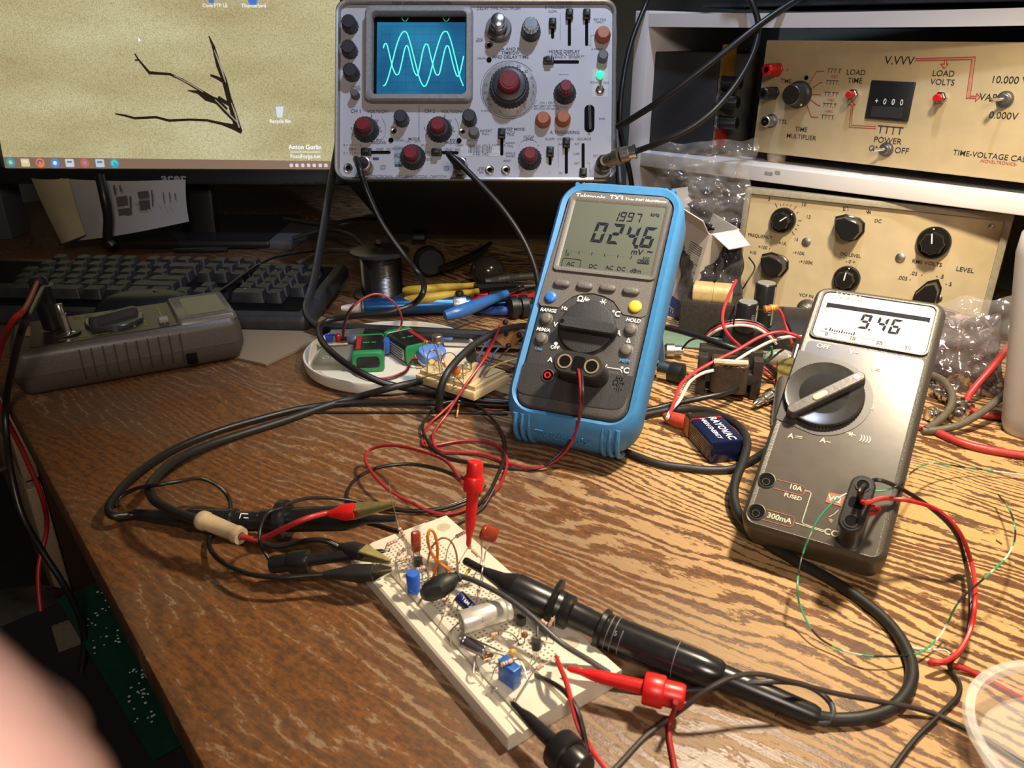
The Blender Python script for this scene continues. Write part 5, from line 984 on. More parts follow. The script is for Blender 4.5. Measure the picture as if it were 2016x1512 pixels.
# small beige breadboard with its circuit
q = [P(818, 752, .0126), P(934, 790, .0126), P(976, 742, .0126), P(868, 712, .0126)]
sbx = (q[1]-q[0]).normalized(); sW, sD = (q[1]-q[0]).length, (q[3]-q[0]).length
SBM = batt_frame(q[0], sbx)
IVORY = pm('ivory_breadboard', (.58, .45, .24), .5, var=.03, ns=20)
sbd = thing('breadboard', 'small ivory breadboard crowded with parts, between the lid and the blue multimeter', 'breadboard', SBM)
G(MT(sW/2, sD/2)).rbox(sW, sD, .001, [(.0003, 0), (.0062, 0), (.0068, .0004)], None, 2).obj('base', IVORY, sbd)
G(MT(sW/2, sD/2)).rbox(sW-.004, sD-.007, .0006, [(.0060, 0), (.0102, 0), (.0106, .0004)], None, 2).obj('socket_block', IVORY, sbd)
TOPS = .0232
def sbp(u, v, dz=0): return P(u, v, TOPS+dz)
def axial(name, label, a, b, body, r, mat, bands=(), legs=(), cat='resistor', group=None, flat_=True):
    a, b = Vector(a), Vector(b); t = thing(name, label, cat, Matrix.Translation(a), group); inv = t.matrix_world.inverted()
    m0, m1 = a.lerp(b, .5-body/2), a.lerp(b, .5+body/2); L_ = (m1-m0).length
    bo_ = G(inv).rev(m0, m1, [(r*.5, 0), (r*.95, .06), (r, .18), (r*.82, .32), (r*.82, .68), (r, .82), (r*.95, .94), (r*.5, 1)], 14).obj('body', mat, t)
    for p_, m_ in bands:
        k = m0.lerp(m1, p_); G(inv).rev(k-(m1-m0)*.035, k+(m1-m0)*.035, [(r*(1.03 if p_ < .25 or p_ > .75 else .86), 0), (r*(1.03 if p_ < .25 or p_ > .75 else .86), 1)], 14).obj('colour_band', m_, bo_)
    for s_, l_ in ((m0, legs[0] if legs else [a]), (m1, legs[1] if legs else [b])): G(inv).tube([s_]+[Vector(x) for x in l_], .00032, 6, 3).obj('lead', LEAD, t)
    return t
TAN = pm('resistor_tan', (.50, .36, .26), .5); BRN = pm('band_brown', (.12, .045, .02), .5); BRED = pm('band_red', (.40, .04, .02), .5); BORG = pm('band_orange', (.55, .18, .03), .5)
cn = thing('transistor', 'metal-can transistor standing on long leads above the small ivory breadboard', 'transistor', Matrix.Translation(P(861, 667, .045))); inv = cn.matrix_world.inverted()
cz = P(861, 673, .043)
G(inv @ Matrix.Translation(cz)).lathe([(.0058, 0), (.0058, .0006), (.0046, .001), (.0046, .0056), (.0040, .0062)], 26).obj('can', pm('tarnished_can', (.36, .32, .26), .35, .9), cn)
for u, v in ((868, 741), (872, 735), (878, 728)): G(inv).tube([cz+Vector(((u-871)*.0003, 0, 0)), (cz+sbp(u, v))/2+Vector((.001, 0, 0)), sbp(u, v, -.002)], .0003, 6, 3).obj('lead', LEAD, cn)
axial('resistor', 'resistor with orange and white bands beside the metal-can transistor', P(833, 673, .040), P(851, 674, .040), .9, .0014, BRN, ((.2, BORG), (.45, WHT), (.7, BORG)), ([P(831, 676, .038), sbp(842, 736, -.001)], [P(856, 680, .036), sbp(876, 744, -.001)]))
axial('resistor', 'small banded resistor lying at the left end of the ivory breadboard', P(818, 724, .022), P(832, 724, .022), .9, .0013, TAN, ((.2, BRED), (.5, BRN), (.8, BRED)), ([P(816, 724, .02)], [sbp(840, 737, 0)]))
axial('resistor', 'upright banded resistor in the middle of the ivory breadboard', sbp(871, 711, .016), sbp(878, 722, .010), .9, .0014, TAN, ((.2, BRED), (.5, BRED), (.8, BORG)), ([sbp(868, 735, -.001)], [sbp(880, 738, -.001)]))
axial('resistor', 'banded resistor at the right end of the ivory breadboard with a long bare lead', P(962, 717, .018), P(976, 716, .018), .9, .0013, TAN, ((.2, BRN), (.5, BRED), (.8, BRN)), ([sbp(950, 735, 0)], [P(1000, 710, .018), P(1020, 704, .018)]))
solo('film_capacitor', 'yellow drop-shaped capacitor on the ivory breadboard', 'capacitor', G().tube([sbp(850, 712, .016), sbp(853, 716, .010), sbp(856, 735, -.001)], lambda q_: .0022 if q_ < .35 else .0003, 8, 5), YEL)
solo('ceramic_capacitor', 'orange flat capacitor on the ivory breadboard behind the thick cable', 'capacitor', G(Matrix.Translation(sbp(897, 730, .008))).ball((0, 0, 0), .004, (1, .4, 1.1), 14).tube([(0, 0, -.004), (-.002, 0, -.0085)], .0003, 6, 1), pm('orange_ceramic', (.50, .13, .02), .4))
solo('diode', 'clear glass diode lying on the ivory breadboard', 'diode', G().tube([sbp(866, 742, 0), sbp(869, 734, .004), sbp(880, 731, .005), sbp(886, 736, 0)], lambda q_: .0014 if .4 < q_ < .7 else .0003, 8, 5), WHT)
solo('capacitor', 'dark green disc capacitor standing behind the ivory breadboard', 'capacitor', G(Matrix.Translation(sbp(927, 698, .014))).ball((0, 0, 0), .0052, (.9, .35, 1.5), 14).tube([(0, 0, -.007), (0, 0, -.015)], .0004, 6, 1), pm('dark_green_dip', (.02, .03, .015), .4))
JW = [('bare wire loop arching at the left of the ivory breadboard', LEAD, [(842, 733, 0), (841, 705, .018), (846, 692, .026), (856, 690, .026), (862, 704, .018), (866, 736, 0)]), ('purple-brown jumper looping behind the ivory breadboard', pm('mauve_wire', (.20, .09, .09), .5), [(868, 715, .005), (872, 700, .015), (885, 694, .018), (896, 700, .014), (902, 718, .004)]), ('thin dark wire lying across the front of the ivory breadboard', pm('dull_wire', (.11, .09, .05), .5), [(827, 747, .001), (845, 740, .006), (870, 736, .008), (895, 741, .006), (919, 764, .001)]), ('bent bare lead near the front corner of the ivory breadboard', LEAD, [(893, 748, .001), (896, 754, .004), (892, 760, .003), (897, 757, .002)]), ('short upright lead in the middle of the ivory breadboard', LEAD, [(884, 750, 0), (886, 735, .010), (890, 722, .016)]), ('tall bare lead right of the middle of the ivory breadboard', LEAD, [(913, 752, 0), (911, 730, .014), (912, 716, .022)]), ('yellow jumper at the right end of the ivory breadboard', YEL, [(951, 737, 0), (957, 730, .006), (968, 723, .008), (990, 714, .008), (1020, 706, .01)]), ('blue jumper at the right end of the ivory breadboard', BLU, [(945, 741, 0), (950, 732, .006), (958, 722, .010), (966, 712, .014)]), ('dull yellow jumper flat on the ivory breadboard', pm('mustard_wire', (.36, .24, .05), .5), [(898, 735, .002), (905, 733, .005), (910, 738, .003), (900, 741, .003), (912, 743, .001)]), ('bent lead at the back of the ivory breadboard', LEAD, [(917, 738, 0), (920, 720, .012), (925, 714, .012), (926, 730, 0)])]
for lb, m_, pts in JW: cable('jumper_wire', lb, [sbp(*p_) for p_ in pts], .00045 if m_ not in (YEL, BLU) else .0008, m_, 6)
# brown perforated board propped behind
pb4 = [P(994, 626, .050), P(1031, 660, .036), P(1001, 690, .024), P(960, 657, .036)]
px_ = (pb4[1]-pb4[0]).normalized(); pn = px_.cross(pb4[3]-pb4[0]); pn = pn if pn.y < 0 else -pn
PBm = Matrix.Translation(pb4[3]) @ rotto(pn, px_); pw, ph = (pb4[1]-pb4[0]).length, (pb4[0]-pb4[3]).length
pf = thing('perforated_board', 'small brown perforated board with four screws, propped behind the ivory breadboard', 'circuit board', PBm); iv = PBm.inverted()
loc = [iv @ p_ for p_ in pb4]; cxy = (sum(p_.x for p_ in loc)/4, sum(p_.y for p_ in loc)/4); loc = [(p_.x, p_.y) for p_ in loc]
PHB = pm('phenolic_brown', (.52, .21, .055), .5, var=.1)
ccw = loc if (loc[1][0]-loc[0][0])*(loc[2][1]-loc[1][1])-(loc[1][1]-loc[0][1])*(loc[2][0]-loc[1][0]) > 0 else loc[::-1]
G().prism(ccw, -.0016, 0).obj('board', PHB, pf)
for x, y in loc: G(MT(x*.74+cxy[0]*.26, y*.74+cxy[1]*.26)).lathe([(.0026, 0), (.0024, .001), (.0012, .0016)], 16).obj('screw_head', pm('dark_screw', (.06, .05, .045), .4, .7), pf)
G(MT(*cxy)).lathe([(.002, 0), (.002, .0012)], 14).obj('screw_head', MC['dark_screw'], pf)
g = G()
for i in range(7):
    for j in range(6):
        x, y = cxy[0]+(i-3)*.0025+.0008, cxy[1]+(j-2.5)*.0025
        g.flat(circ(.00035, 6, x, y), .0002)
g.obj('hole_pattern', pm('hole_dark', (.12, .045, .012), .7), pf, 0)
for k, (lb, m_, pts) in enumerate((('pale blue lead below the brown perforated board', pm('pale_blue_wire', (.16, .18, .42), .45), [P(966, 668, .034), P(953, 682, .03), P(944, 700, .024), P(938, 720, .016), P(932, 742, .010)]), ('yellow lead below the brown perforated board', YEL, [P(968, 684, .03), P(960, 690, .026), P(957, 700, .022), P(958, 708, .02)]), ('blue lead below the brown perforated board', BLU, [P(983, 684, .028), P(974, 694, .024), P(970, 704, .02), P(965, 716, .014)]), ('bare twin lead below the brown perforated board', LEAD, [P(1004, 684, .026), P(994, 694, .02), P(982, 705, .014)]))): cable('jumper_wire', lb, pts, .0008, m_, 6)
# ================================================================ large breadboard in the foreground
BX = Vector((.815, .580, 0)); BY = Vector((-.580, .815, 0)); BO = P(1000, 1479, 0)
BM = Matrix(((BX.x, BY.x, 0, BO.x), (BX.y, BY.y, 0, BO.y), (0, 0, 1, 0), (0, 0, 0, 1)))
def bb_mat():
    m, N, K = node_mat('white_breadboard_with_holes'); b = N['Principled BSDF']; tc = N.new('ShaderNodeTexCoord'); s = N.new('ShaderNodeSeparateXYZ'); K.new(tc.outputs['Object'], s.inputs[0])
    def mth(op, a, c=None):
        q = N.new('ShaderNodeMath'); q.operation = op
        for i, v in enumerate((a, c)):
            if v is None: continue
            if isinstance(v, (int, float)): q.inputs[i].default_value = v
            else: K.new(v, q.inputs[i])
        return q.outputs[0]
    def cell(ax, off): return mth('LESS_THAN', mth('ABSOLUTE', mth('SUBTRACT', mth('FRACT', mth('MULTIPLY', mth('SUBTRACT', ax, off), 1/.00254)), .5)), .20)
    def band(ax, a, c): return mth('MULTIPLY', mth('GREATER_THAN', ax, a), mth('LESS_THAN', ax, c))
    X, Y = s.outputs[0], s.outputs[1]
    hx_ = mth('ADD', band(X, .0155, .0155+.00254*5), band(X, .0155+.00254*7.5, .0155+.00254*12.5))
    cx_ = mth('ADD', mth('MULTIPLY', cell(X, .0155), band(X, .015, .030)), mth('MULTIPLY', cell(X, .0155+.00254*7.5), band(X, .031, .050)))
    hole = mth('MULTIPLY', mth('MULTIPLY', hx_, cx_), mth('MULTIPLY', cell(Y, .022), band(Y, .022, .022+.00254*50)))
    g = N.new('ShaderNodeNewGeometry'); sn_ = N.new('ShaderNodeSeparateXYZ'); K.new(g.outputs['Normal'], sn_.inputs[0]); hole = mth('MULTIPLY', hole, mth('GREATER_THAN', sn_.outputs[2], .9))
    nz = N.new('ShaderNodeTexNoise'); nz.inputs['Scale'].default_value = 40; K.new(tc.outputs['Object'], nz.inputs[0])
    r = N.new('ShaderNodeValToRGB'); r.color_ramp.elements[0].color = (.60, .55, .44, 1); r.color_ramp.elements[1].color = (.70, .66, .56, 1); K.new(nz.outputs['Fac'], r.inputs[0])
    mx = N.new('ShaderNodeMix'); mx.data_type = 'RGBA'; K.new(hole, mx.inputs['Factor']); K.new(r.outputs[0], mx.inputs[6]); mx.inputs[7].default_value = (.20, .16, .10, 1); K.new(mx.outputs[2], b.inputs['Base Color']); b.inputs['Roughness'].default_value = .42
    bp = N.new('ShaderNodeBump'); bp.inputs['Strength'].default_value = .5; bp.inputs['Distance'].default_value = .0008; bp.invert = True; K.new(hole, bp.inputs['Height']); K.new(bp.outputs[0], b.inputs['Normal']); return m
BBM = bb_mat()
bbd = thing('breadboard', 'large white breadboard crowded with parts in the foreground', 'breadboard', BM)
BL, BW = .158, .0655
g = G()
sec = [(.0118, .0002), (BW, .0002), (BW, .0080), (BW-.0006, .0086), (.0505, .0086), (.0503, .0092), (.0322, .0092), (.0318, .0072), (.0302, .0072), (.0298, .0092), (.0150, .0092), (.0132, .0086), (.0118, .0070)]
g.loft([[(x, y, z) for x, z in sec] for y in (.0004, BL)]); g.obj('base', BBM, bbd, 20)
sec2 = [(0, .0004), (.0114, .0004), (.0114, .0056), (.0104, .0064), (.0090, .0064), (.0082, .0050), (.0062, .0050), (.0056, .0078), (.0046, .0086), (.0010, .0086), (0, .0076)]
G().loft([[(x, y, z) for x, z in sec2] for y in (0, BL*.985)]).obj('bus_strip', BBM, bbd, 20)
for x, y in ((.057, .028), (.057, BL-.010)): G(MT(x, y)).ringflat(0, .0042, 0, 0, .00865, 24).obj('mounting_recess', pm('recess_cream', (.48, .42, .30), .5), bbd, 0)
TB = .0092
def B(u, v, dz=0): return P(u, v, TB+dz)
def part_wire(name, label, pts, r, mat, cat='wire', n=8): return cable(name, label, pts, r, mat, n, 6, cat)
RES = pm('resistor_pink_tan', (.60, .42, .34), .5); RB1 = ((.15, BRN), (.38, BRED), (.6, BRED)); RB2 = ((.15, BORG), (.38, BORG), (.6, BRN)); RB3 = ((.15, BRED), (.38, BRN), (.6, BORG))
axial('resistor', 'resistor on the tall bare lead held by the brassy clip, far corner of the breadboard', B(785, 1038, .024), B(800, 1064, .016), .9, .0011, RES, RB1, ([P(778, 1010, .04), P(771, 985, .048), P(766, 950, .060)], [B(812, 1100, .004), B(820, 1128, -.003)]))
axial('resistor', 'resistor lying level at the far left corner, hooked by the black grabber', B(760, 1074, .016), B(784, 1062, .018), .9, .0011, RES, RB3, ([B(757, 1085, .013)], [B(792, 1058, .018), B(800, 1080, .008)]))
axial('resistor', 'resistor just below the level one at the far left corner of the breadboard', B(782, 1092, .012), B(799, 1080, .013), .9, .0011, RES, RB1, ([B(778, 1110, .006), B(783, 1146, -.003)], [B(803, 1078, .013), B(806, 1110, 0)]))
axial('resistor', 'resistor left of the black transistor, near the blue capacitor', B(785, 1104, .012), B(810, 1096, .013), .9, .0011, RES, RB2, ([B(781, 1112, .010), B(790, 1148, -.003)], [B(816, 1096, .012), B(820, 1120, 0)]))
axial('resistor', 'resistor standing beside the bright blue capacitor', B(818, 1122, .012), B(838, 1116, .013), .9, .0011, RES, RB1, ([B(813, 1130, .01), B(812, 1176, -.003)], [B(842, 1120, .01), B(846, 1150, 0)]))
def dip(name, label, c, up, w, h, t_, mat, legs):
    c = Vector(c); th_ = thing(name, label, 'capacitor', Matrix.Translation(c)); T = rotto(up, (1, .25, 0))
    G(T).rbox(w, t_, t_*.49, [(-h/2, t_*.3), (-h/2+t_*.3, t_*.05), (0, 0), (h/2-t_*.3, t_*.05), (h/2, t_*.3)], None, 5).obj('body', mat, th_); iv_ = th_.matrix_world.inverted()
    for s_, e in zip((-1, 1), legs):
        a_ = c+(T @ Vector((s_*w*.3, 0, -h/2))); e = [Vector(x) for x in e]; G(iv_).tube([a_]+e, .00035, 6, 3).obj('lead', LEAD, th_)
    return th_
FILM = pm('film_red_brown', (.30, .045, .018), .25, coat=.3)
dip('film_capacitor', 'red-brown film capacitor standing at the far left of the breadboard', B(819, 1066, .018), (.0, .1, 1), .0055, .0125, .0032, FILM, ([B(816, 1110, -.002)], [B(825, 1108, -.002)]))
dip('film_capacitor', 'red-brown film capacitor tilted on long legs behind the black probe', B(963, 1051, .030), (.35, .25, .8), .0100, .0085, .0036, FILM, ([B(948, 1100, .014), B(936, 1130, -.002)], [B(955, 1090, .014), B(949, 1160, -.002)]))
def to92(label, u, v, top_dz, legs, rot=0):
    c = B(u, v, top_dz); t = thing('transistor', label, 'transistor', Matrix.Translation(c) @ RZ(rot)); iv_ = t.matrix_world.inverted()
    sh = [(.0023*cos(rad(a)), .0023*sin(rad(a))) for a in range(-35, 216, 12)]
    G().loft([[(x, y, z_) for x, y in sh] for z_ in (0, .0048)]).obj('body', pm('transistor_black', (.02, .02, .02), .45), t)
    for k, (uu, vv) in enumerate(legs): G(iv_).tube([c+Vector(((k-1)*.0011, 0, 0)), (c+B(uu, vv))/2, B(uu, vv, -.002)], .00028, 6, 3).obj('lead', LEAD, t)
to92('black transistor standing under the far left film capacitor', 824, 1112, .006, ((820, 1122), (824, 1124), (828, 1122)), 180)
to92('black transistor beside the end of the big silver capacitor', 1026, 1228, .009, ((1019, 1256), (1026, 1262), (1035, 1254)), 170)
to92('black transistor standing in front of the grey cable, right side of the breadboard', 1056, 1276, .009, ((1046, 1302), (1053, 1308), (1063, 1302)), 170)
solo('crystal', 'grey metal-can part standing behind the black rubber boot', 'component', G(Matrix.Translation(B(872, 1136)) @ Matrix.Diagonal((1, .6, 1, 1))).lathe([(.0032, .001), (.0034, .0015), (.0030, .002), (.0030, .0095), (.0024, .0102)], 22), pm('crystal_can', (.30, .28, .24), .4, .7))
def can(name, label, a, b, r, mat, legs, sleeve=None, ring=True):
    a, b = Vector(a), Vector(b); t = thing(name, label, 'capacitor', Matrix.Translation(a)); iv_ = t.matrix_world.inverted()
    G(iv_).rev(a, b, [(r*.85, 0), (r, .02), (r, .09), (r*.90, .12), (r, .15), (r, .97), (r*.93, 1)], 30).obj('can', mat, t)
    G(iv_).rev(b-(b-a)*.001, b+(b-a)*.004, [(r*.85, 0), (r*.8, 1)], 26).obj('end_disc', sleeve or STL, t)
    for l_ in legs: G(iv_).tube([Vector(x) for x in l_], .0004, 6, 4).obj('lead', LEAD, t)
    return t, iv_
cb = B(815, 1166, .001); ct = B(815, 1128, .0115)
cb = Vector(cb); can('electrolytic_capacitor', 'bright blue capacitor standing at the left of the breadboard', cb+Vector((0, 0, .001)), cb+Vector((0, 0, .0125)), .0036, pm('bright_blue_sleeve', (.02, .10, .50), .3), [[cb, cb-Vector((0, 0, .002))]], pm('blue_end', (.03, .12, .5), .4))
t, iv_ = can('electrolytic_capacitor', 'dark blue capacitor leaning behind the silver one', B(934, 1204, .003), B(902, 1172, .009), .0031, pm('navy_sleeve', (.012, .018, .11), .3), [[B(900, 1174, .008), B(893, 1185, .005), B(885, 1208, -.002)], [B(906, 1178, .006), B(897, 1208, -.002)]], pm('navy_end', (.10, .10, .16), .4))
g = G(iv_); ax_ = (B(902, 1172, .009)-B(934, 1204, .003)); T = Matrix.Translation(B(919, 1186, .0085)) @ rotto((-.1, -.55, .85), -ax_)
g.text('+70 6M 25V', .0026, 0, 0, .0004, T, bold=.01); g.obj('print', INKW, t, 0)
sa, sb_ = B(908, 1226, .0075), B(1004, 1196, .0085)
t, iv_ = can('electrolytic_capacitor', 'large silver axial capacitor lying across the middle of the breadboard', sb_, sa, .0058, pm('brushed_aluminium_can', (.66, .64, .58), .38, .55, bump=.1), [[sa, sa+(sa-sb_)*.06, B(889, 1240, .007), B(887, 1252, .004), B(888, 1272, -.002)], [sb_, sb_+(sb_-sa)*.10, B(1035, 1190, .010), B(1060, 1186, .010)]], pm('grey_seal', (.20, .19, .17), .5))
g = G(iv_); T = Matrix.Translation((sa+sb_)/2+Vector((-.0004, -.0050, .0030))) @ rotto((.12, -.82, .5), sb_-sa); g.text('1152', .0034, -.004, -.0008, .0006, T, bold=.01); g.obj('print', pm('grey_ink', (.16, .15, .15), .6), t, 0)
pa, pb_ = B(912, 1262, .006), B(956, 1282, .006)
can('electrolytic_capacitor', 'small dark silver axial capacitor in front of the large silver one', pa, pb_, .0031, pm('violet_grey_can', (.28, .25, .30), .25, .8), [[pa, B(905, 1255, .007), B(912, 1250, .0085), B(940, 1262, .010), B(985, 1282, .010), B(1012, 1290, .008), B(1030, 1310, .004), B(1042, 1350, -.002)], [pb_, B(968, 1284, .005), B(990, 1290, .004), B(1000, 1300, 0)]])
axial('resistor', 'tan resistor lying in front of the large silver capacitor', B(965, 1252, .003), B(990, 1243, .003), .92, .0012, TAN, RB2, ([B(958, 1256, .002)], [B(1005, 1246, .003), B(1020, 1262, .001), B(1022, 1285, -.002)]))
axial('resistor', 'tan resistor behind the right end of the large silver capacitor', B(996, 1171, .008), B(1018, 1180, .008), .92, .0012, TAN, RB3, ([B(975, 1165, .008), B(962, 1170, .002)], [B(1028, 1184, .007), B(1030, 1212, 0)]))
axial('resistor', 'brown resistor beside the yellow bead capacitor', B(947, 1295, .003), B(972, 1288, .003), .92, .0012, BRN, RB2, ([B(940, 1288, .003), B(935, 1300, .002), B(932, 1325, -.002)], [B(980, 1288, .002)]))
axial('resistor', 'pale resistor lying over the blue trimmer', B(984, 1310, .013), B(1010, 1300, .013), .92, .0011, RES, RB1, ([B(974, 1316, .01), B(968, 1336, -.002)], [B(1022, 1298, .012), B(1040, 1306, .006), B(1046, 1330, -.002)]))
axial('resistor', 'resistor tilted in front of the right transistor, nearest the red wire end', B(1056, 1318, .006), B(1070, 1308, .007), .92, .0011, RES, RB3, ([B(1050, 1322, .005), B(1012, 1382, .004)], [B(1085, 1300, .008), B(1093, 1294, .008)]))
axial('resistor', 'left of two tan resistors standing at the right edge, behind the grey cable', B(1064, 1220, .012), B(1077, 1230, .010), .9, .0011, TAN, RB2, ([B(1060, 1222, .01), B(1058, 1262, -.002)], [B(1080, 1234, .008), B(1073, 1280, -.002)]))
axial('resistor', 'right of two tan resistors standing at the right edge, behind the grey cable', B(1081, 1232, .010), B(1090, 1216, .013), .9, .0011, TAN, RB3, ([B(1079, 1238, .006), B(1072, 1288, -.002)], [B(1092, 1218, .012), B(1089, 1276, -.002)]))
axial('resistor', 'resistor held up by the red grabber at the far edge of the breadboard', B(896, 1058, .018), B(918, 1046, .020), .9, .0011, RES, RB1, ([B(890, 1064, .016), B(880, 1086, .008), B(877, 1112, -.002)], [B(924, 1042, .020), B(922, 1062, .014)]))
axial('resistor', 'resistor at the tip of the black probe, sloping down to the far edge', B(928, 1082, .016), B(943, 1096, .012), .9, .0011, TAN, RB2, ([B(922, 1078, .017), B(905, 1105, -.002)], [B(950, 1104, .008), B(958, 1140, -.002)]))
axial('resistor', 'slim resistor standing under the black rubber boot', B(883, 1176, .008), B(879, 1190, .005), .9, .0011, TAN, RB1, ([B(886, 1166, .011)], [B(872, 1215, .001), B(860, 1238, -.002)]))
axial('resistor', 'slim resistor standing behind the dark blue capacitor', B(944, 1158, .010), B(941, 1170, .007), .9, .0010, RES, RB3, ([B(950, 1120, .020), B(955, 1098, .022)], [B(938, 1190, -.002)]))
solo('ceramic_capacitor', 'tiny brown bead capacitor standing below the middle transistor', 'capacitor', G(Matrix.Translation(B(1033, 1250, .005))).ball((0, 0, 0), .0017, (1, .6, 1.2), 12).tube([(0, 0, -.001), (0, 0, -.0065)], .0003, 6, 1), pm('bead_brown', (.26, .10, .05), .4))
solo('ceramic_capacitor', 'yellow bead capacitor behind the blue trimmer', 'capacitor', G(Matrix.Translation(B(1009, 1286, .004))).ball((0, 0, 0), .0022, (1, .7, 1.1), 14).tube([(0, 0, -.001), (0, 0, -.006)], .0003, 6, 1), pm('amber_bead', (.58, .33, .03), .35))
tb = B(995, 1352); TM_ = batt_frame(tb, (P(1018, 1345)-P(980, 1318)))
tr = thing('trimmer_potentiometer', 'square blue trimmer with a white screw on its side, near end of the breadboard', 'trimmer', TM_)
G(MT(0, .0028, 0)).box((0, 0, .0062), (.0098, .0052, .0108), .0004).box((-.003, 0, .0120), (.0035, .0052, .0012), .0002).obj('body', pm('trimmer_blue', (.02, .11, .42), .35), tr)
G(MT(-.0047, .0028, .0080) @ rotto((-1, 0, 0))).lathe([(.0015, 0), (.0015, .0010), (.001, .0012)], 16).obj('adjusting_screw', WHT, tr)
for xx in (-.0025, 0, .0025): G().tube([(xx, .0028, .0010), (xx, .0028, -.002)], .0003, 6, 1).obj('lead', LEAD, tr)
ORW = pm('orange_wire', (.62, .15, .01), .4)
part_wire('jumper_wire', 'bright orange jumper standing in a twisted loop on the breadboard', [B(853, 1138, -.001), B(860, 1105, .012), B(861, 1075, .022), B(855, 1050, .030), B(846, 1044, .032), B(842, 1062, .028), B(850, 1090, .018), B(866, 1108, .012), B(884, 1122, .008), B(893, 1140, -.001)], .0008, ORW)
part_wire('jumper_wire', 'dull orange jumper arching right of the bright orange loop', [B(844, 1140, -.001), B(842, 1110, .010), B(850, 1078, .020), B(868, 1060, .026), B(886, 1064, .025), B(898, 1088, .016), B(901, 1120, .006), B(902, 1142, -.001)], .00055, pm('olive_orange_wire', (.36, .15, .03), .5))
part_wire('jumper_wire', 'thin yellow jumper lying under the black probe tip', [B(915, 1134, .002), B(922, 1122, .004), B(930, 1114, .002)], .0006, YEL)
for lb, pts in (('tall bare lead right of the far left resistors', [(801, 1108, -.002), (802, 1085, .008), (800, 1062, .016)]), ('bare lead beside the bright blue capacitor', [(833, 1160, -.002), (831, 1130, .008), (829, 1112, .012)]), ('bare lead arching at the left of the near end, by the small dark capacitor', [(950, 1340, -.002), (942, 1318, .006), (937, 1300, .008), (941, 1288, .006)]), ('bare staple-shaped lead right of the blue trimmer', [(1023, 1340, -.002), (1021, 1318, .006), (1025, 1312, .007), (1029, 1318, .006), (1030, 1340, -.002)]), ('bent bare lead at the left corner of the near end', [(968, 1364, -.002), (975, 1357, .003), (980, 1354, .003)]), ('bare lead end sticking out to the right over the board edge', [(1060, 1186, .010), (1090, 1194, .012)])):
    part_wire('bare_lead', lb, [B(*p_) for p_ in pts], .0004, LEAD, n=6)
# ================================================================ probes, clips and their cables
PRB = pm('probe_black', (.013, .013, .014), .30, var=.2, ns=120, bump=.1)
def profile_tool(name, label, cat, path, parts):
    """path: points along the axis; parts: (part name, material, [(fraction, radius)...])"""
    t = thing(name, label, cat, Matrix.Translation(path[0])); iv_ = t.matrix_world.inverted()
    P_ = catmull(path, 12); ln = [0]
    for a, b in zip(P_, P_[1:]): ln.append(ln[-1]+(b-a).length)
    tot = ln[-1]
    def at(f):
        s_ = max(0, min(1, f))*tot
        for i in range(len(ln)-1):
            if ln[i+1] >= s_: k = (s_-ln[i])/max(ln[i+1]-ln[i], 1e-9); return P_[i].lerp(P_[i+1], k), (P_[min(i+2, len(P_)-1)]-P_[max(i-1, 0)]).normalized()
        return P_[-1], (P_[-1]-P_[-2]).normalized()
    for nm, m_, pr in parts:
        rings = []
        for f, r in pr:
            c, d = at(f); T = rotto(d, (0, 0, 1)).to_3x3(); n_ = 28
            rings.append([c+T @ Vector((r*cos(2*pi*k/n_), r*sin(2*pi*k/n_), 0)) for k in range(n_)])
        G(iv_).loft(rings).obj(nm, m_, t)
    return t, at
mmr = .000268
def R(px): return px*mmr
path = [P(914, 1103, .026), P(1035, 1168, .021), P(1135, 1212, .0165), P(1240, 1262, .0120), P(1440, 1340, .0092), P(1612, 1412, .0048)]
L0 = [1]
t, at = profile_tool('scope_probe', 'large black oscilloscope probe lying from the breadboard to the right', 'probe', path, [
    ('tip', PRB, [(0, R(6)), (.005, R(8)), (.07, R(8)), (.08, R(10)), (.13, R(16)), (.165, R(26)), (.175, R(27))]),
    ('nose', PRB, [(.172, R(25)), (.178, R(29)), (.285, R(29)), (.29, R(27))]),
    ('flange', PRB, [(.285, R(29)), (.289, R(50)), (.300, R(52)), (.305, R(34)), (.318, R(33))]),
    ('collar', PRB, [(.312, R(29)), (.318, R(32)), (.345, R(32)), (.352, R(24)), (.43, R(23)), (.435, R(24))]),
    ('ring', PRB, [(.428, R(30)), (.433, R(37)), (.445, R(37)), (.450, R(33))]),
    ('barrel', pm('probe_gloss', (.016, .016, .018), .2, var=.2), [(.445, R(32)), (.47, R(32.5)), (.63, R(32)), (.70, R(31)), (.755, R(27)), (.77, R(21))]),
    ('strain_relief', PRB, [(.765, R(22)), (.78, R(22)), (.985, R(18)), (1, R(15))])])
for f, r in ((.462, 33), (.478, 33), (.50, 33), (.645, 32.3)):
    c, d = at(f); g = G(t.matrix_world.inverted() @ Matrix.Translation(c) @ rotto(d)); g.lathe([(R(r+.3), -.0002), (R(r+.3), .0002)], 28, None, (0, 0)); g.obj('ring_mark', pm('worn_ring', (.14, .14, .14), .5), t)
c, d = at(.49); g = G(t.matrix_world.inverted() @ Matrix.Translation(c+Vector((-.0030, -.0052, .0064))) @ rotto(Vector((-.3, -.55, .75)), d)); g.text('5', .0034, 0, 0, .0003); g.obj('print', pm('grey_print_mark', (.25, .25, .25), .6), t, 0)
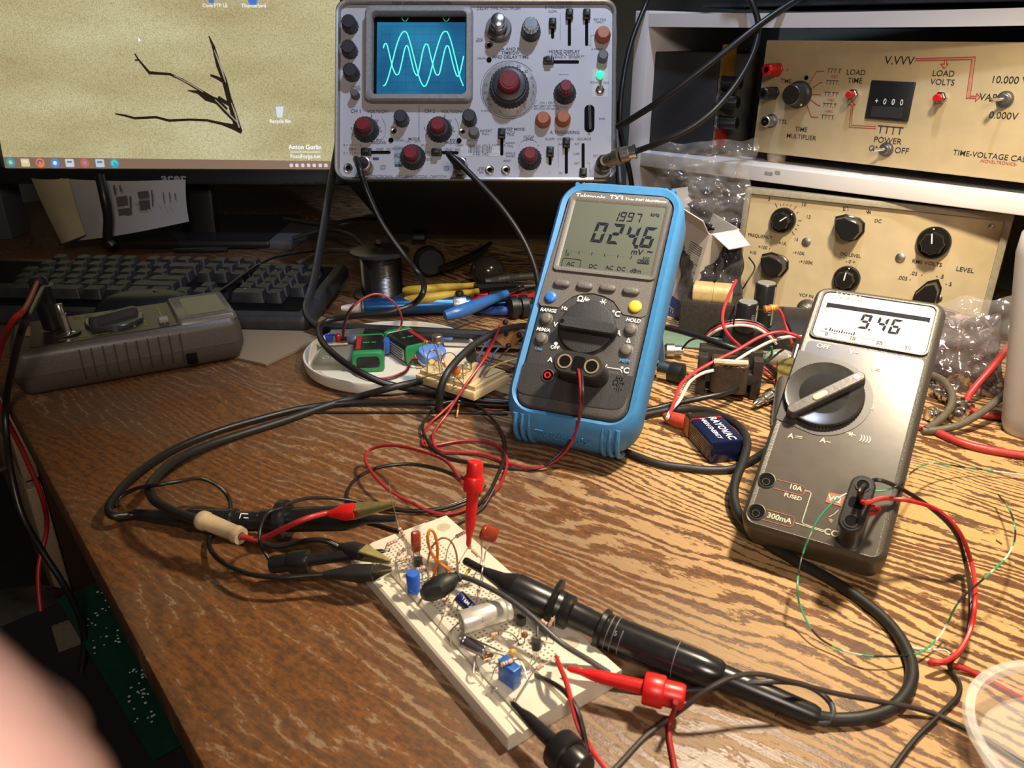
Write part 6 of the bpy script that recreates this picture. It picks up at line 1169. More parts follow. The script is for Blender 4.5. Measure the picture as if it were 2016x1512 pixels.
cable('probe_cable', 'thick black cable looping from the large probe tail up to the blue-holstered multimeter', [P(1606, 1410, .0048), P(1640, 1416, .0034), P(1700, 1413, .0032), P(1757, 1393, .0032), P(1792, 1348, .0032), P(1790, 1292, .0032), P(1745, 1222, .0032), P(1655, 1153, .0032), P(1560, 1100, .0033), P(1488, 1052, .004), P(1451, 1005, .006), P(1446, 955, .010), P(1464, 905, .014), P(1470, 865, .016), P(1445, 832, .014), P(1390, 809, .008), P(1330, 806, .004), P(1265, 818, .0033)], .0030, RUB, 12)
cable('ground_lead', 'grey ground lead from the black boot, over the probe and looping round its tail', [B(903, 1133, .014), B(940, 1146, .018), P(990, 1172, .028), P(1040, 1208, .026), P(1100, 1262, .020), P(1160, 1300, .012), P(1215, 1333, .006), P(1270, 1353, .003), P(1330, 1360, .0022), P(1410, 1354, .006), P(1480, 1344, .013), P(1550, 1342, .014), P(1600, 1355, .011), P(1632, 1380, .008), P(1640, 1404, .006), P(1628, 1421, .004), P(1604, 1420, .004)], .0014, pm('slate_wire', (.055, .055, .06), .4), 10)
bt, _ = profile_tool('clip_boot', 'black rubber boot of an alligator clip lying on the breadboard', 'clip', [B(832, 1172, .008), B(860, 1158, .013), B(905, 1133, .015)], [('boot', RUB, [(0, .0008), (.05, .0034), (.2, .0052), (.45, .0060), (.7, .0052), (.92, .0026), (1, .0018)]), ('cable_sleeve', GRYW, [(.93, .0030), (.97, .0031), (1, .0022)])])
G(bt.matrix_world.inverted()).tube([B(836, 1172, .007), B(828, 1182, .004), B(822, 1192, -.001)], .0006, 6, 3).obj('jaw', STL, bt)
# red grabbers
def grabber(label, tip, head, mat, hk=.95, hr=.0055):
    tip, head = Vector(tip), Vector(head); t = thing('test_clip', label, 'test clip', Matrix.Translation(tip)); iv_ = t.matrix_world.inverted(); d = (head-tip); L_ = d.length
    G(iv_).rev(tip, head, [(.0008, 0), (.0014, .03), (.0015, .12), (.0026, .22), (.0029, .30), (.0033, .62), (.0034, .66)], 22).obj('shaft', mat, t)
    G(iv_).rev(tip, head, [(.0034, .655), (hr*.95, .66), (hr, .68), (hr, .815), (hr*.92, .83)], 28).obj('body', mat, t)
    G(iv_).rev(tip, head, [(hr*.80, .82), (hr*.80, .97), (hr*.70, .995), (hr*.4, 1.0)], 26).obj('plunger', mat, t)
    q = tip-d*.02; G(iv_).tube([tip, q, q+Vector((.0012, .0004, -.0006)), q+Vector((.0014, .0006, .0012))], .0004, 6, 3).obj('hook', BRS, t); return t
tipA = B(922, 1076, .014); hA = PY(936, 908, tipA.y+.010)
grabber('red mini test clip standing upright on the far edge of the breadboard', tipA, hA, RED)
grabber('red mini test clip lying on the right near corner of the breadboard', B(1117, 1316, .005), P(1349, 1374, .0135), RED, hr=.0072)
grabber('black mini test clip at the near end of the breadboard, running out of the frame', B(1008, 1384, .004), P(1150, 1520, .0145), PRB, hr=.0085)
grabber('black mini test clip lying left of the breadboard, hooking the corner resistor', B(757, 1085, .013), P(532, 1112, .013), PRB, hr=.0062)
# alligator clips at the left
def gator(label, jaw, mid, tail, boot, jawm):
    t, _ = profile_tool('alligator_clip', label, 'clip', [mid, (mid+tail)/2, tail], [('boot', boot, [(0, .0036), (.03, .0046), (.4, .0048), (.75, .0030), (1, .0018)])]); iv_ = t.matrix_world.inverted()
    d = (mid-tail).normalized()
    for s_ in (1, -1):
        w_ = Vector((0, 0, 1))*s_; a, b = Vector(mid), Vector(jaw)
        g = G(iv_); rings = []
        for f in (0, .3, .7, 1): c = a.lerp(b, f)+w_*(.0022*(1-f)+.0004); hw = .0030*(1-f)+.0009; n_ = d.cross(w_).normalized(); rings.append([c+n_*hw, c-n_*hw, c-n_*hw*.9+w_*.0008, c+n_*hw*.9+w_*.0008])
        g.loft(rings); g.obj('jaw', jawm, t)
    return t
gator('alligator clip with long black boot at the left corner of the breadboard', B(771, 1122, .009), P(738, 1127, .0165), P(638, 1131, .014), RUB, CHR)
BRO = pm('olive_brass', (.26, .22, .09), .4, .6)
gator('alligator clip with red sleeve and brassy jaws above the black probe', P(779, 992, .044), P(700, 1006, .040), P(648, 1012, .038), RED, BRO)
gator('black-sleeved alligator clip with brassy jaws biting the corner of the breadboard', B(768, 1106, .010), B(715, 1088, .013), P(664, 1076, .020), RUB, BRO)
# left probe
path = [P(781, 1022, .030), P(720, 1022, .026), P(640, 1018, .019), P(560, 1024, .015), P(470, 1026, .011), P(390, 1024, .008), P(262, 1012, .0052)]
m2 = .00031
t, at = profile_tool('scope_probe', 'black oscilloscope probe lying at the left, pointing at the breadboard', 'probe', path, [
    ('tip', PRB, [(0, 5*m2), (.01, 7*m2), (.10, 8*m2), (.13, 14*m2), (.18, 22*m2)]), ('nose', PRB, [(.175, 20*m2), (.185, 24*m2), (.40, 24*m2), (.41, 21*m2)]),
    ('flange', PRB, [(.405, 26*m2), (.412, 39*m2), (.435, 40*m2), (.445, 28*m2)]), ('collar', PRB, [(.43, 20*m2), (.45, 22*m2), (.50, 22*m2), (.505, 18*m2)]),
    ('barrel', MC['probe_gloss'], [(.50, 17*m2), (.505, 20*m2), (.60, 20*m2), (.605, 24*m2), (.77, 24*m2), (.79, 19*m2)]), ('strain_relief', PRB, [(.78, 17*m2), (.80, 17*m2), (.98, 11*m2), (1, 9*m2)])])
c, d = at(.60); G(t.matrix_world.inverted() @ Matrix.Translation(c) @ rotto(d)).lathe([(24*m2, 0), (25.5*m2, .0004), (25.5*m2, .003), (24*m2, .0034)], 28).obj('ring', MC['probe_gloss'], t)
c, d = at(.553); g = G(t.matrix_world.inverted() @ Matrix.Translation(c+Vector((0, -.0032, .0055))) @ rotto(Vector((0, -.5, .86)), -d)); g.line([(-.003, .0015), (.001, .0015)], .0006, .0003); g.line([(-.003, .0015), (-.003, -.0015)], .0006, .0003); g.line([(-.0005, -.001), (.0022, -.001)], .0005, .0003); g.obj('print', INKW, t, 0)
# black coax pair sweeping round the left
cable('coax_cable', 'outer black cable sweeping from behind the blue multimeter round the left to the black probe', [P(1010, 800, .0032), P(930, 795, .004), P(860, 794, .005), P(760, 792, .004), P(680, 794, .003), P(600, 803, .0028), P(510, 825, .0028), P(420, 852, .003), P(335, 888, .005), P(262, 938, .008), P(222, 985, .010), P(214, 1005, .010), P(226, 1016, .009), P(262, 1014, .006), P(300, 1018, .006)], .0026, BLKW, 12)
cable('coax_cable', 'inner black cable sweeping from under the ivory breadboard round the left to the pale sleeve', [P(850, 745, .0130), P(815, 753, .0160), P(771, 763, .0165), P(735, 773, .011), P(695, 784, .0045), P(640, 800, .003), P(560, 828, .0032), P(480, 853, .004), P(410, 876, .007), P(345, 906, .012), P(305, 942, .018), P(294, 962, .021), P(306, 986, .024), P(345, 1008, .026), P(396, 1026, .027)], .0029, RUB, 12)
cable('thin_lead', 'thin black cable running straight across behind the coax pair', [P(600, 812, .0012), P(680, 812, .0012), P(800, 812, .0012), P(880, 812, .0012), P(1000, 815, .0012)], .0011, BLKW)
cable('thin_lead', 'thin black lead looping behind the left probe and over the inner coax', [P(226, 998, .006), P(238, 978, .008), P(268, 962, .014), P(300, 956, .028), P(345, 949, .028), P(395, 942, .022), P(430, 957, .016), P(450, 980, .010), P(455, 1005, .012)], .0013, BLKW)
sl_, _ = profile_tool('cable_sleeve', 'pale cream sleeve joining the inner coax to red and black wires', 'sleeve', [P(392, 1022, .027), P(432, 1036, .026), P(475, 1056, .025)], [('sleeve', pm('cream_sleeve', (.52, .40, .24), .5, var=.15, ns=150), [(0, .0044), (.06, .0056), (.16, .0056), (.20, .0050), (.85, .0046), (.88, .0052), (1, .0048)]), ('inner_tube', PRB, [(.97, .0028), (1, .0026)])])
cable('test_lead', 'short red wire from the pale sleeve to the red-sleeved alligator clip', [P(474, 1055, .025), P(500, 1062, .024), P(518, 1060, .024), P(560, 1040, .034), P(600, 1022, .040), P(640, 1011, .038), P(652, 1011, .038)], .0016, REDW)
cable('test_lead', 'short black wire from the pale sleeve to the black-sleeved alligator clip', [P(474, 1056, .024), P(510, 1066, .020), P(545, 1076, .018), P(580, 1070, .020), P(615, 1063, .024), P(645, 1066, .024), P(666, 1076, .021)], .0016, BLKW)
cable('test_lead', 'black wire looping low in front of the left probe to the long black alligator boot', [P(420, 1050, .004), P(411, 1062, .004), P(416, 1085, .006), P(440, 1108, .010), P(490, 1130, .013), P(550, 1137, .014), P(600, 1134, .014), P(640, 1131, .014)], .0014, BLKW)
cable('test_lead', 'black wire rising over the left probe to the black test clip head', [P(556, 1000, .030), P(528, 1010, .030), P(514, 1035, .030), P(511, 1062, .026), P(520, 1085, .018), P(534, 1108, .013)], .0010, BLKW)
cable('thin_lead', 'thin black lead leaving the left probe flange towards the coiled leads', [P(560, 995, .024), P(600, 982, .020), P(650, 981, .012), P(700, 987, .006), P(740, 996, .004), P(800, 1005, .003), P(860, 1003, .003), P(920, 985, .004), P(950, 965, .004)], .0011, BLKW)
# scope inputs: boots, cables and the elbow connector
def bnc(u, v, tipu, tipv, label):
    a = SCM.W(*SCM.L(u, v, 0)); b = PD(tipu, tipv, (a-CAM).dot(cF)-.045); d = SCM.z.to_3d()
    c1 = a+d*.020
    t = thing('coaxial_plug', label, 'plug', Matrix.Translation(a) @ rotto(d)); iv_ = t.matrix_world.inverted()
    G().lathe([(.0068, .001), (.0076, .002), (.0076, .011), (.0066, .012), (.0066, .016), (.0072, .0165), (.0072, .020), (.005, .021)], 28).obj('shell', pm('tarnished_nickel', (.34, .30, .24), .35, .9), t)
    G(iv_).tube([c1, c1.lerp(b, .5), b], lambda q: .0062-.0035*q, 20, 6).obj('boot', RUB, t); return b
b1 = bnc(722, 332, 703, 314, 'coaxial plug with black boot on the left input of the oscilloscope')
b2 = bnc(908, 334, 884, 306, 'coaxial plug with black boot on the second input of the oscilloscope')
cable('probe_cable', 'black cable falling from the left oscilloscope input and looping over the lid', [b1, b1+Vector((-.0005, -.004, .0005)), PD(709, 335, .76), PD(722, 375, .765), PD(752, 440, .77), PD(795, 502, .775), PD(828, 545, .78), P(834, 572, .06), P(815, 598, .045), P(770, 614, .04), P(700, 622, .036), P(650, 630, .032), P(629, 645, .030), P(634, 672, .030), P(660, 700, .030), P(700, 728, .026), P(750, 752, .018), P(800, 764, .012), P(860, 774, .010), P(930, 786, .008), P(1000, 792, .006), P(1035, 792, .006)], .0029, BLKW, 12)
cable('probe_cable', 'black cable arching from the second oscilloscope input down behind the blue multimeter', [b2, b2+Vector((.001, -.004, .001)), PD(905, 322, .77), PD(945, 362, .77), PD(990, 412, .77), PD(1030, 472, .77), PD(1055, 535, .77), PD(1063, 600, .77), P(1066, 640, .02)], .0029, BLKW, 12)
cable('probe_cable', 'thick black cable hooking from behind the blue multimeter over the ivory breadboard', [P(1062, 646, .030), P(1030, 642, .042), P(985, 651, .048), P(940, 674, .048), P(905, 704, .045), P(880, 735, .040), P(868, 765, .030), P(865, 792, .018), P(862, 806, .008)], .0029, RUB, 12)
e0 = SCM.W(*SCM.L(1186, 330, 0)); el = thing('coaxial_elbow', 'tarnished right-angle coaxial connector on the oscilloscope lower right corner', 'connector', Matrix.Translation(e0)); iv_ = el.matrix_world.inverted()
TAR = MC['tarnished_nickel']; e1 = e0+SCM.z*.020; e2 = PD(1222, 306, .785); e3 = PD(1252, 298, .78)
G(iv_).rev(e0+SCM.z*.001, e1+SCM.z*.006, [(.0078, 0), (.0082, .2), (.0082, .7), (.0070, .9), (.005, 1)], 24).obj('plug_shell', pm('elbow_dark', (.10, .085, .07), .35, .8), el)
G(iv_).rev(e1, e2, [(.0062, 0), (.0066, .2), (.0066, .6), (.0080, .65), (.0080, .98), (.0072, 1)], 24).obj('elbow_arm', TAR, el)
G(iv_).flute(.0078, 0, (e3-e2).length*.55, 16, .06, 1, Matrix.Translation(e2) @ rotto(e3-e2)).obj('coupling_nut', TAR, el)
G(iv_).rev(e2+(e3-e2)*.5, e3, [(.0062, 0), (.0062, .7), (.0070, .72), (.0070, 1)], 22).obj('cable_clamp', CHR, el)
cable('coax_cable', 'black cable curving from the oscilloscope elbow connector up past the calibrator', [e3, PD(1300, 280, .76), PD(1352, 256, .75), PD(1400, 222, .745), PD(1440, 178, .745), PD(1472, 128, .745), PD(1490, 80, .745), PD(1492, 40, .745), PD(1478, 0, .745), PD(1466, -30, .75), SF.W(-.02, .262, .03), SF.W(.0, .286, -.04), SF.W(.03, .285, -.12), SF.W(.06, .285, -.22)], .0029, BLKW, 12)
cable('coax_cable', 'black cable running diagonally up across the shelf unit from the oscilloscope', [PD(1215, 250, .80), PD(1240, 236, .79), PD(1300, 198, .77), PD(1370, 146, .755), PD(1440, 92, .745), PD(1510, 38, .74), PD(1575, -4, .74), PD(1620, -30, .74), SF.W(.10, .265, .03), SF.W(.13, .287, -.05), SF.W(.15, .2855, -.14), SF.W(.17, .2855, -.22)], .0033, BLKW, 12)
cable('coax_cable', 'black cable hanging down from above beside the oscilloscope right edge', [SF.W(-.02, .2855, -.22), SF.W(-.05, .287, -.12), SF.W(-.10, .265, -.03), PD(1290, -30, .84), PD(1268, 18, .84), PD(1244, 80, .84), PD(1230, 140, .84), PD(1222, 200, .84), PD(1222, 260, .85), PD(1238, 330, .87), PD(1246, 380, .90)], .0028, BLKW, 12)
# ================================================================ leads of the two meters
RW = pm('thin_red_lead', (.30, .014, .018), .42)
q = T3.W(cpl.x if False else T3.L(1140, 733, .021).x, T3.L(1140, 733, .021).y, .019)
h1 = T3.W(*tuple(T3.L(1139, 728, .0205))[:2], .0205)
cable('test_lead', 'red wire of the pair hanging from the plug on the blue-holstered multimeter', [h1, T3.W(*tuple(T3.L(1142, 750, .030))[:2], .030), T3.W(*tuple(T3.L(1144, 790, .030))[:2], .030), P(1137, 838, .035), P(1120, 880, .018), P(1088, 910, .006), P(1047, 922, .003), P(1007, 914, .002), P(953, 895, .002), P(898, 890, .002), P(866, 887, .003), P(853, 872, .004), P(856, 848, .006), P(880, 815, .012), P(915, 760, .030), P(950, 712, .042), P(972, 672, .048), P(983, 644, .052)], .0011, RW, 8, group=None)
cable('test_lead', 'red wire from the brown perforated board, round a wide loop to the upright red clip', [P(972, 664, .044), P(955, 700, .038), P(930, 742, .028), P(900, 783, .012), P(870, 812, .006), P(848, 832, .003), P(834, 858, .002), P(834, 876, .0018), P(860, 876, .0022), P(905, 868, .0022), P(955, 869, .0022), P(987, 884, .0022), P(998, 905, .0026), P(994, 932, .0026), P(978, 963, .0026), P(940, 992, .0022), P(890, 1011, .0022), P(850, 1008, .0026), P(808, 988, .006), P(766, 965, .010), P(735, 934, .012), P(719, 905, .012), P(728, 886, .014), P(762, 877, .020), P(810, 883, .028), P(875, 906, .040), hA*.35+tipA*.65+Vector((-.004, 0, .022))], .0011, RW, 8)
cable('test_lead', 'black wire of the pair hanging from the plug on the blue-holstered multimeter', [h1+Vector((.0016, 0, 0)), T3.W(*tuple(T3.L(1146, 750, .030))[:2], .030), T3.W(*tuple(T3.L(1146, 790, .030))[:2], .030), P(1138, 832, .036), P(1118, 874, .019), P(1083, 909, .007), P(1050, 924, .0014), P(1007, 922, .0014), P(957, 915, .0014), P(915, 908, .0016), P(876, 899, .002), P(852, 882, .003), P(836, 858, .004), P(832, 838, .005), P(842, 818, .007), P(862, 798, .009), P(900, 790, .009), P(940, 799, .006), P(965, 820, .004), P(986, 847, .003), P(994, 872, .0044), P(992, 905, .0044), P(981, 934, .0044), P(965, 966, .004), P(940, 994, .0036)], .0011, BLKW, 8)
cable('test_lead', 'black wire in a wide oval loop left of the upright red clip', [P(918, 944, .004), P(890, 932, .0014), P(850, 919, .0014), P(800, 913, .0014), P(745, 920, .0014), P(704, 940, .0014), P(684, 968, .0014), P(690, 992, .0014), P(730, 1000, .0014), P(780, 1003, .0014), P(830, 1005, .0014), P(880, 997, .0016), P(930, 976, .0016), P(955, 955, .003)], .0011, BLKW, 8)
cable('test_lead', 'black wire passing in front of the left probe tip towards the upright red clip', [P(700, 1020, .002), P(740, 1032, .0014), P(785, 1045, .0014), P(830, 1049, .0014), P(876, 1040, .0014), P(915, 1024, .0014), P(950, 1000, .002), P(972, 965, .006)], .0012, BLKW, 8)
solo('bare_wire', 'short stiff orange-copper wire end standing on the desk by the blue multimeter', 'wire', G().tube([P(899, 822, .001), P(901, 808, .004), P(903, 796, .009)], .0009, 8, 3), pm('copper_orange', (.55, .22, .06), .35, .5))
cable('thin_lead', 'thin orange-red wire on the desk left of the blue multimeter', [P(945, 803, .001), P(962, 806, .001), P(980, 807, .001), P(1000, 805, .001)], .0007, pm('dull_red_wire', (.34, .06, .03), .5))
# foreground pair on the breadboard
cable('test_lead', 'red wire from the near right of the breadboard, running out at the bottom', [B(1095, 1294, .007), P(1103, 1314, .022), P(1114, 1340, .020), P(1126, 1385, .018), P(1138, 1428, .014), P(1160, 1468, .008), P(1190, 1510, .004), P(1215, 1540, .002)], .0012, pm('fresh_red_wire', (.50, .02, .022), .4), 8)
cable('test_lead', 'black wire from the near groove of the breadboard, running out at the bottom', [B(1054, 1330, -.001), P(1080, 1341, .016), P(1110, 1360, .018), P(1132, 1390, .018), P(1144, 1425, .015), P(1153, 1465, .009), P(1162, 1512, .003), P(1168, 1540, .002)], .0012, BLKW, 8)
cable('test_lead', 'red wire from the lying red clip, running straight out at the bottom', [B(1330, 1382, .012), P(1328, 1396, .012), P(1320, 1420, .004), P(1318, 1450, .0014), P(1325, 1490, .0014), P(1332, 1530, .0014)], .0012, RW, 8)
cable('test_lead', 'thin dark wire rising from the bottom edge, over the large probe to the right edge', [P(1195, 1530, .0014), P(1225, 1498, .0014), P(1270, 1450, .0014), P(1318, 1415, .004), P(1350, 1391, .012), P(1395, 1356, .020), P(1440, 1334, .024), P(1490, 1327, .024), P(1550, 1340, .020), P(1640, 1364, .012), P(1730, 1381, .007), P(1800, 1394, .004), P(1850, 1410, .002), P(1920, 1445, .0016), P(2016, 1505, .0016), P(2120, 1560, .0016), P(2300, 1600, .0016)], .0012, pm('brown_black_wire', (.045, .036, .032), .35), 8)
# leads of the right plug
pe = F7.W(*tuple(F7.L(1690, 985, .0235))[:2], .0235)
cable('test_lead', 'black wire arching from the plug on the 9.46 multimeter to the right', [pe, F7.W(*tuple(F7.L(1694, 964, .032))[:2], .032), PD(1714, 948, .425), PD(1735, 946, .425), PD(1775, 963, .425), PD(1830, 998, .43), PD(1878, 1045, .43), PD(1900, 1105, .44), P(1911, 1170, .02), P(1908, 1235, .012), P(1892, 1280, .008), P(1872, 1302, .006), P(1872, 1320, .003), P(1888, 1345, .0014), P(1885, 1372, .0014), P(1850, 1408, .0016), P(1800, 1458, .0014), P(1750, 1525, .0014)], .0012, BLKW, 8)
cable('test_lead', 'red wire arching from the plug on the 9.46 multimeter to the right edge', [pe+Vector((.001, -.001, 0)), F7.W(*tuple(F7.L(1706, 990, .031))[:2], .031), PD(1740, 981, .425), PD(1790, 986, .425), PD(1845, 1004, .43), PD(1890, 1050, .43), PD(1914, 1115, .44), P(1920, 1175, .022), P(1912, 1235, .014), P(1890, 1280, .010), P(1862, 1301, .009), P(1835, 1302, .008), P(1834, 1308, .006), P(1866, 1306, .004), P(1920, 1326, .0018), P(1970, 1352, .0016), P(2040, 1392, .0016), P(2090, 1415, .0036)], .0012, pm('fresh_red_wire', (.50, .02, .022), .4), 8)
cable('wire_loop', 'small red wire loop tucked behind the plug on the 9.46 multimeter', [F7.W(*tuple(F7.L(1704, 1004, .016))[:2], .016), F7.W(*tuple(F7.L(1722, 998, .016))[:2], .016), F7.W(*tuple(F7.L(1731, 1003, .014))[:2], .014), F7.W(*tuple(F7.L(1722, 1010, .012))[:2], .012), F7.W(*tuple(F7.L(1706, 1011, .012))[:2], .012)], .0011, RW, 8)
def striped(name, a, b, c, sc_=55):
    m, N, K = node_mat(name); p_ = N['Principled BSDF']; tc = N.new('ShaderNodeTexCoord'); nz = N.new('ShaderNodeTexNoise'); nz.inputs['Scale'].default_value = sc_; nz.inputs['Detail'].default_value = 0; K.new(tc.outputs['Object'], nz.inputs[0])
    r = N.new('ShaderNodeValToRGB'); r.color_ramp.interpolation = 'CONSTANT'; r.color_ramp.elements[0].color = (*b, 1); r.color_ramp.elements[1].position = .44; r.color_ramp.elements[1].color = (*a, 1); e = r.color_ramp.elements.new(.60); e.color = (*c, 1); K.new(nz.outputs['Fac'], r.inputs[0]); K.new(r.outputs[0], p_.inputs['Base Color']); p_.inputs['Roughness'].default_value = .45; return m
STR = striped('green_black_striped_wire', (.03, .32, .16), (.012, .014, .012), (.55, .60, .52))
cable('hookup_wire', 'thin green and black striped wire looping over the 9.46 multimeter', [P(2250, 930, .001), P(2120, 940, .001), P(2050, 938, .003), P(1990, 932, .004), P(1900, 920, .008), P(1835, 912, .018), P(1800, 926, .030), PD(1775, 950, .43), PD(1745, 965, .425), PD(1700, 968, .425), PD(1660, 975, .42), PD(1622, 1008, .42), PD(1596, 1050, .42), PD(1578, 1100, .42), P(1570, 1150, .022), P(1576, 1195, .012), P(1605, 1248, .006), P(1650, 1277, .004), P(1700, 1290, .0066), P(1760, 1292, .0066), P(1810, 1285, .005), P(1845, 1258, .006), P(1865, 1228, .010), P(1890, 1182, .026), P(1945, 1132, .028), P(1985, 1092, .026), P(1999, 1050, .022), P(1988, 1005, .016), P(1964, 972, .010)], .00052, STR, 6)
cable('hookup_wire', 'short white wire end with a bare tip on the desk beside the red wire fold', [P(1788, 1272, .001), P(1806, 1277, .001), P(1840, 1279, .002), P(1862, 1281, .004), P(1871, 1288, .005)], .0005, WHT, 6)
for lb, pts in (('tiny cut wire end on the desk below the green wire', ((1961, 1063), (1973, 1071))), ('tiny cut wire end on the desk below the large probe tail', ((1527, 1410), (1536, 1404)))): solo('wire_clipping', lb, 'wire clipping', G().tube([P(*p_, .0006) for p_ in pts], .0004, 6, 1), LEAD)
# ================================================================ between and behind the two meters
nb = [P(1397, 914, 0), P(1463, 907, 0), P(1345, 866, 0)]
nx = (nb[1]-nb[0]).normalized(); NBM = batt_frame(nb[0], nx)
nv = thing('nine_volt_battery', 'dark blue nine-volt battery lying on the desk left of the 9.46 multimeter', 'battery', NBM)
Wb, Hb, Lb = .0262, .0172, .0482; T = Matrix(((1, 0, 0, 0), (0, 0, 1, 0), (0, 1, 0, 0), (0, 0, 0, 1)))
sh = lambda i: rrect(Wb-2*i, Hb-2*i, .0022, 4, Wb/2, Hb/2)
G().layers(sh, [(0, .0012), (.0006, .0002), (.0012, 0), (.0372, 0)], T).obj('label_sleeve', pm('navy_label', (.008, .012, .045), .22), nv)
G().layers(sh, [(.0372, .0001), (.0385, .0001)], T).obj('red_band', RED, nv); G().layers(sh, [(.0385, 0), (Lb-.001, 0), (Lb, .0008)], T).obj('black_end', BATB, nv)
for xx in (.007, .0192): G(MT(xx, Lb, Hb/2) @ rotto((0, 1, 0))).lathe([(.0036, 0), (.0036, .0012), (.0028, .003)], 12).obj('terminal', CHR, nv)
g = G(MT(Wb/2, .020, Hb+.0002) @ RZ(-90)); g.text('RAYOVAC', .0078, 0, .0035, 0, bold=.025, shear=.1); g.text('HIGH ENERGY', .0050, -.001, -.0045, 0, bold=.015, shear=.1); g.obj('printed_name', INKW, nv, 0)
g = G(MT(-.0002, .019, Hb/2) @ rotto((-1, 0, 0), (0, -1, 0)))
for k in range(7): g.flat(rrect(.032-.004*(k % 3), .0008, .0001, 1, 0, .0058-k*.0019), 0)
g.obj('printed_lines', pm('tan_print', (.28, .20, .13), .6), nv, 0)
g = G(MT(-.0002, .0432, Hb/2) @ rotto((-1, 0, 0), (0, -1, 0))); g.flat(rrect(.0085, .0155, .0005, 2), 0); g.obj('orange_panel', pm('tan_orange_print', (.45, .22, .09), .5), nv, 0)
t, _ = profile_tool('alligator_clip', 'red rubber-booted clip on the end of the dark blue nine-volt battery', 'clip', [P(1352, 832, .009), P(1330, 826, .008), P(1308, 818, .007)], [('boot', pm('aged_red_rubber', (.42, .05, .025), .5), [(0, .0052), (.3, .0058), (.7, .0050), (1, .0024)])])
WW = pm('white_wire', (.66, .62, .54), .45)
cable('hookup_wire', 'red wire from the red-booted clip curving up behind the 9.46 multimeter', [P(1318, 818, .012), P(1327, 792, .018), P(1340, 758, .022), P(1365, 735, .026), P(1405, 712, .032), P(1450, 690, .040), P(1495, 664, .048), P(1530, 654, .052), P(1560, 658, .052), P(1600, 676, .045)], .0014, pm('bright_red_wire', (.50, .03, .04), .4), 8)
cable('hookup_wire', 'white wire from the red-booted clip curving up behind the 9.46 multimeter', [P(1313, 824, .011), P(1322, 806, .014), P(1338, 788, .016), P(1358, 752, .020), P(1383, 735, .024), P(1428, 722, .028), P(1475, 694, .036), P(1520, 671, .044), P(1555, 663, .046), P(1600, 664, .046)], .0014, WW, 8)
for lb, m_, dv in (('black wire of three arching in front of the capacitors', BLKW, -5), ('red wire of three arching in front of the capacitors', MC['bright_red_wire'], 0), ('white wire of three arching in front of the capacitors', WW, 5)):
    cable('hookup_wire', lb, [P(1386, 668+dv, .020), P(1400, 652+dv, .030), P(1424, 640+dv, .037), P(1455, 635+dv, .040), P(1488, 640+dv, .038), P(1512, 655+dv, .032), P(1528, 672+dv, .022)], .0013, m_, 8)
cable('hookup_wire', 'single red wire hanging in front of the generator left edge', [P(1449, 552, .075), P(1436, 580, .068), P(1424, 612, .058), P(1424, 640, .048), P(1438, 664, .038), P(1462, 686, .026), P(1492, 712, .014), P(1530, 745, .006)], .0014, MC['bright_red_wire'], 8)
cable('hookup_wire', 'red wire running down right of the capacitors', [P(1522, 602, .052), P(1536, 612, .048), P(1545, 634, .038), P(1553, 658, .028), P(1562, 685, .016)], .0013, MC['bright_red_wire'], 8)
cable('hookup_wire', 'dark wire running down beside the red wire right of the capacitors', [P(1540, 605, .05), P(1552, 640, .036), P(1566, 672, .02)], .001, BLKW, 8)
cable('hookup_wire', 'thin dark wire leaning on the generator left knob', [PD(1474, 506, .80), PD(1486, 527, .80), PD(1470, 556, .80), PD(1455, 582, .80), P(1448, 610, .052), P(1444, 640, .040)], .0008, BLKW, 8)
cable('coax_cable', 'black cable crossing the transformers from behind the blue multimeter', [P(1290, 640, .030), P(1330, 650, .036), P(1380, 664, .040), P(1430, 680, .040), P(1475, 695, .034), P(1510, 718, .020), P(1532, 740, .008)], .0024, BLKW, 10)
cable('coax_cable', 'black cable rising from under the blue multimeter towards the front of the transformer', [P(1262, 810, .0026), P(1300, 802, .004), P(1340, 792, .008), P(1385, 783, .012), P(1430, 773, .014), P(1462, 756, .012), P(1490, 738, .008)], .0024, BLKW, 10)
cable('coax_cable', 'black cable from under the blue multimeter passing in front of the dark blue battery', [P(1220, 884, .0027), P(1258, 900, .0027), P(1300, 914, .0027), P(1345, 920, .0027), P(1395, 925, .0027), P(1440, 923, .0027), P(1478, 907, .0027), P(1520, 880, .0027)], .0027, RUB, 10)
cable('hookup_wire', 'thin dark wire looping over the front transformer', [P(1342, 688, .02), P(1356, 672, .028), P(1374, 666, .032), P(1394, 674, .032), P(1412, 700, .03), P(1434, 722, .026), P(1462, 731, .022), P(1490, 728, .024), P(1520, 705, .03), P(1545, 686, .034), P(1580, 668, .036)], .0010, BLKW, 8)
for k, (lb, m_, pts) in enumerate((('red wire in the tangle left of the 9.46 multimeter', MC['bright_red_wire'], ((1470, 700, .014), (1490, 715, .010), (1520, 722, .008), (1548, 722, .006))), ('second red wire in the tangle, lower', RW, ((1478, 715, .010), (1500, 732, .006), (1520, 748, .004), (1540, 752, .003))), ('black wire in the tangle left of the 9.46 multimeter', BLKW, ((1480, 694, .02), (1510, 712, .014), (1530, 735, .006), (1540, 760, .003))), ('green wire in the tangle left of the 9.46 multimeter', GRN, ((1496, 702, .014), (1508, 707, .012), (1519, 698, .018), (1519, 682, .026))))): cable('hookup_wire', lb, [P(*p_) for p_ in pts], .0011, m_, 8)
CORE = pm('transformer_dark', (.030, .025, .020), .45, var=.3, bump=.3); COIL = pm('tape_yellow', (.52, .38, .16), .5, var=.08)
ta = P(1375, 778, 0); tf = thing('transformer', 'dark open-frame transformer on the desk behind the blue nine-volt battery', 'transformer', batt_frame(ta, (P(1460, 785)-P(1368, 776))))
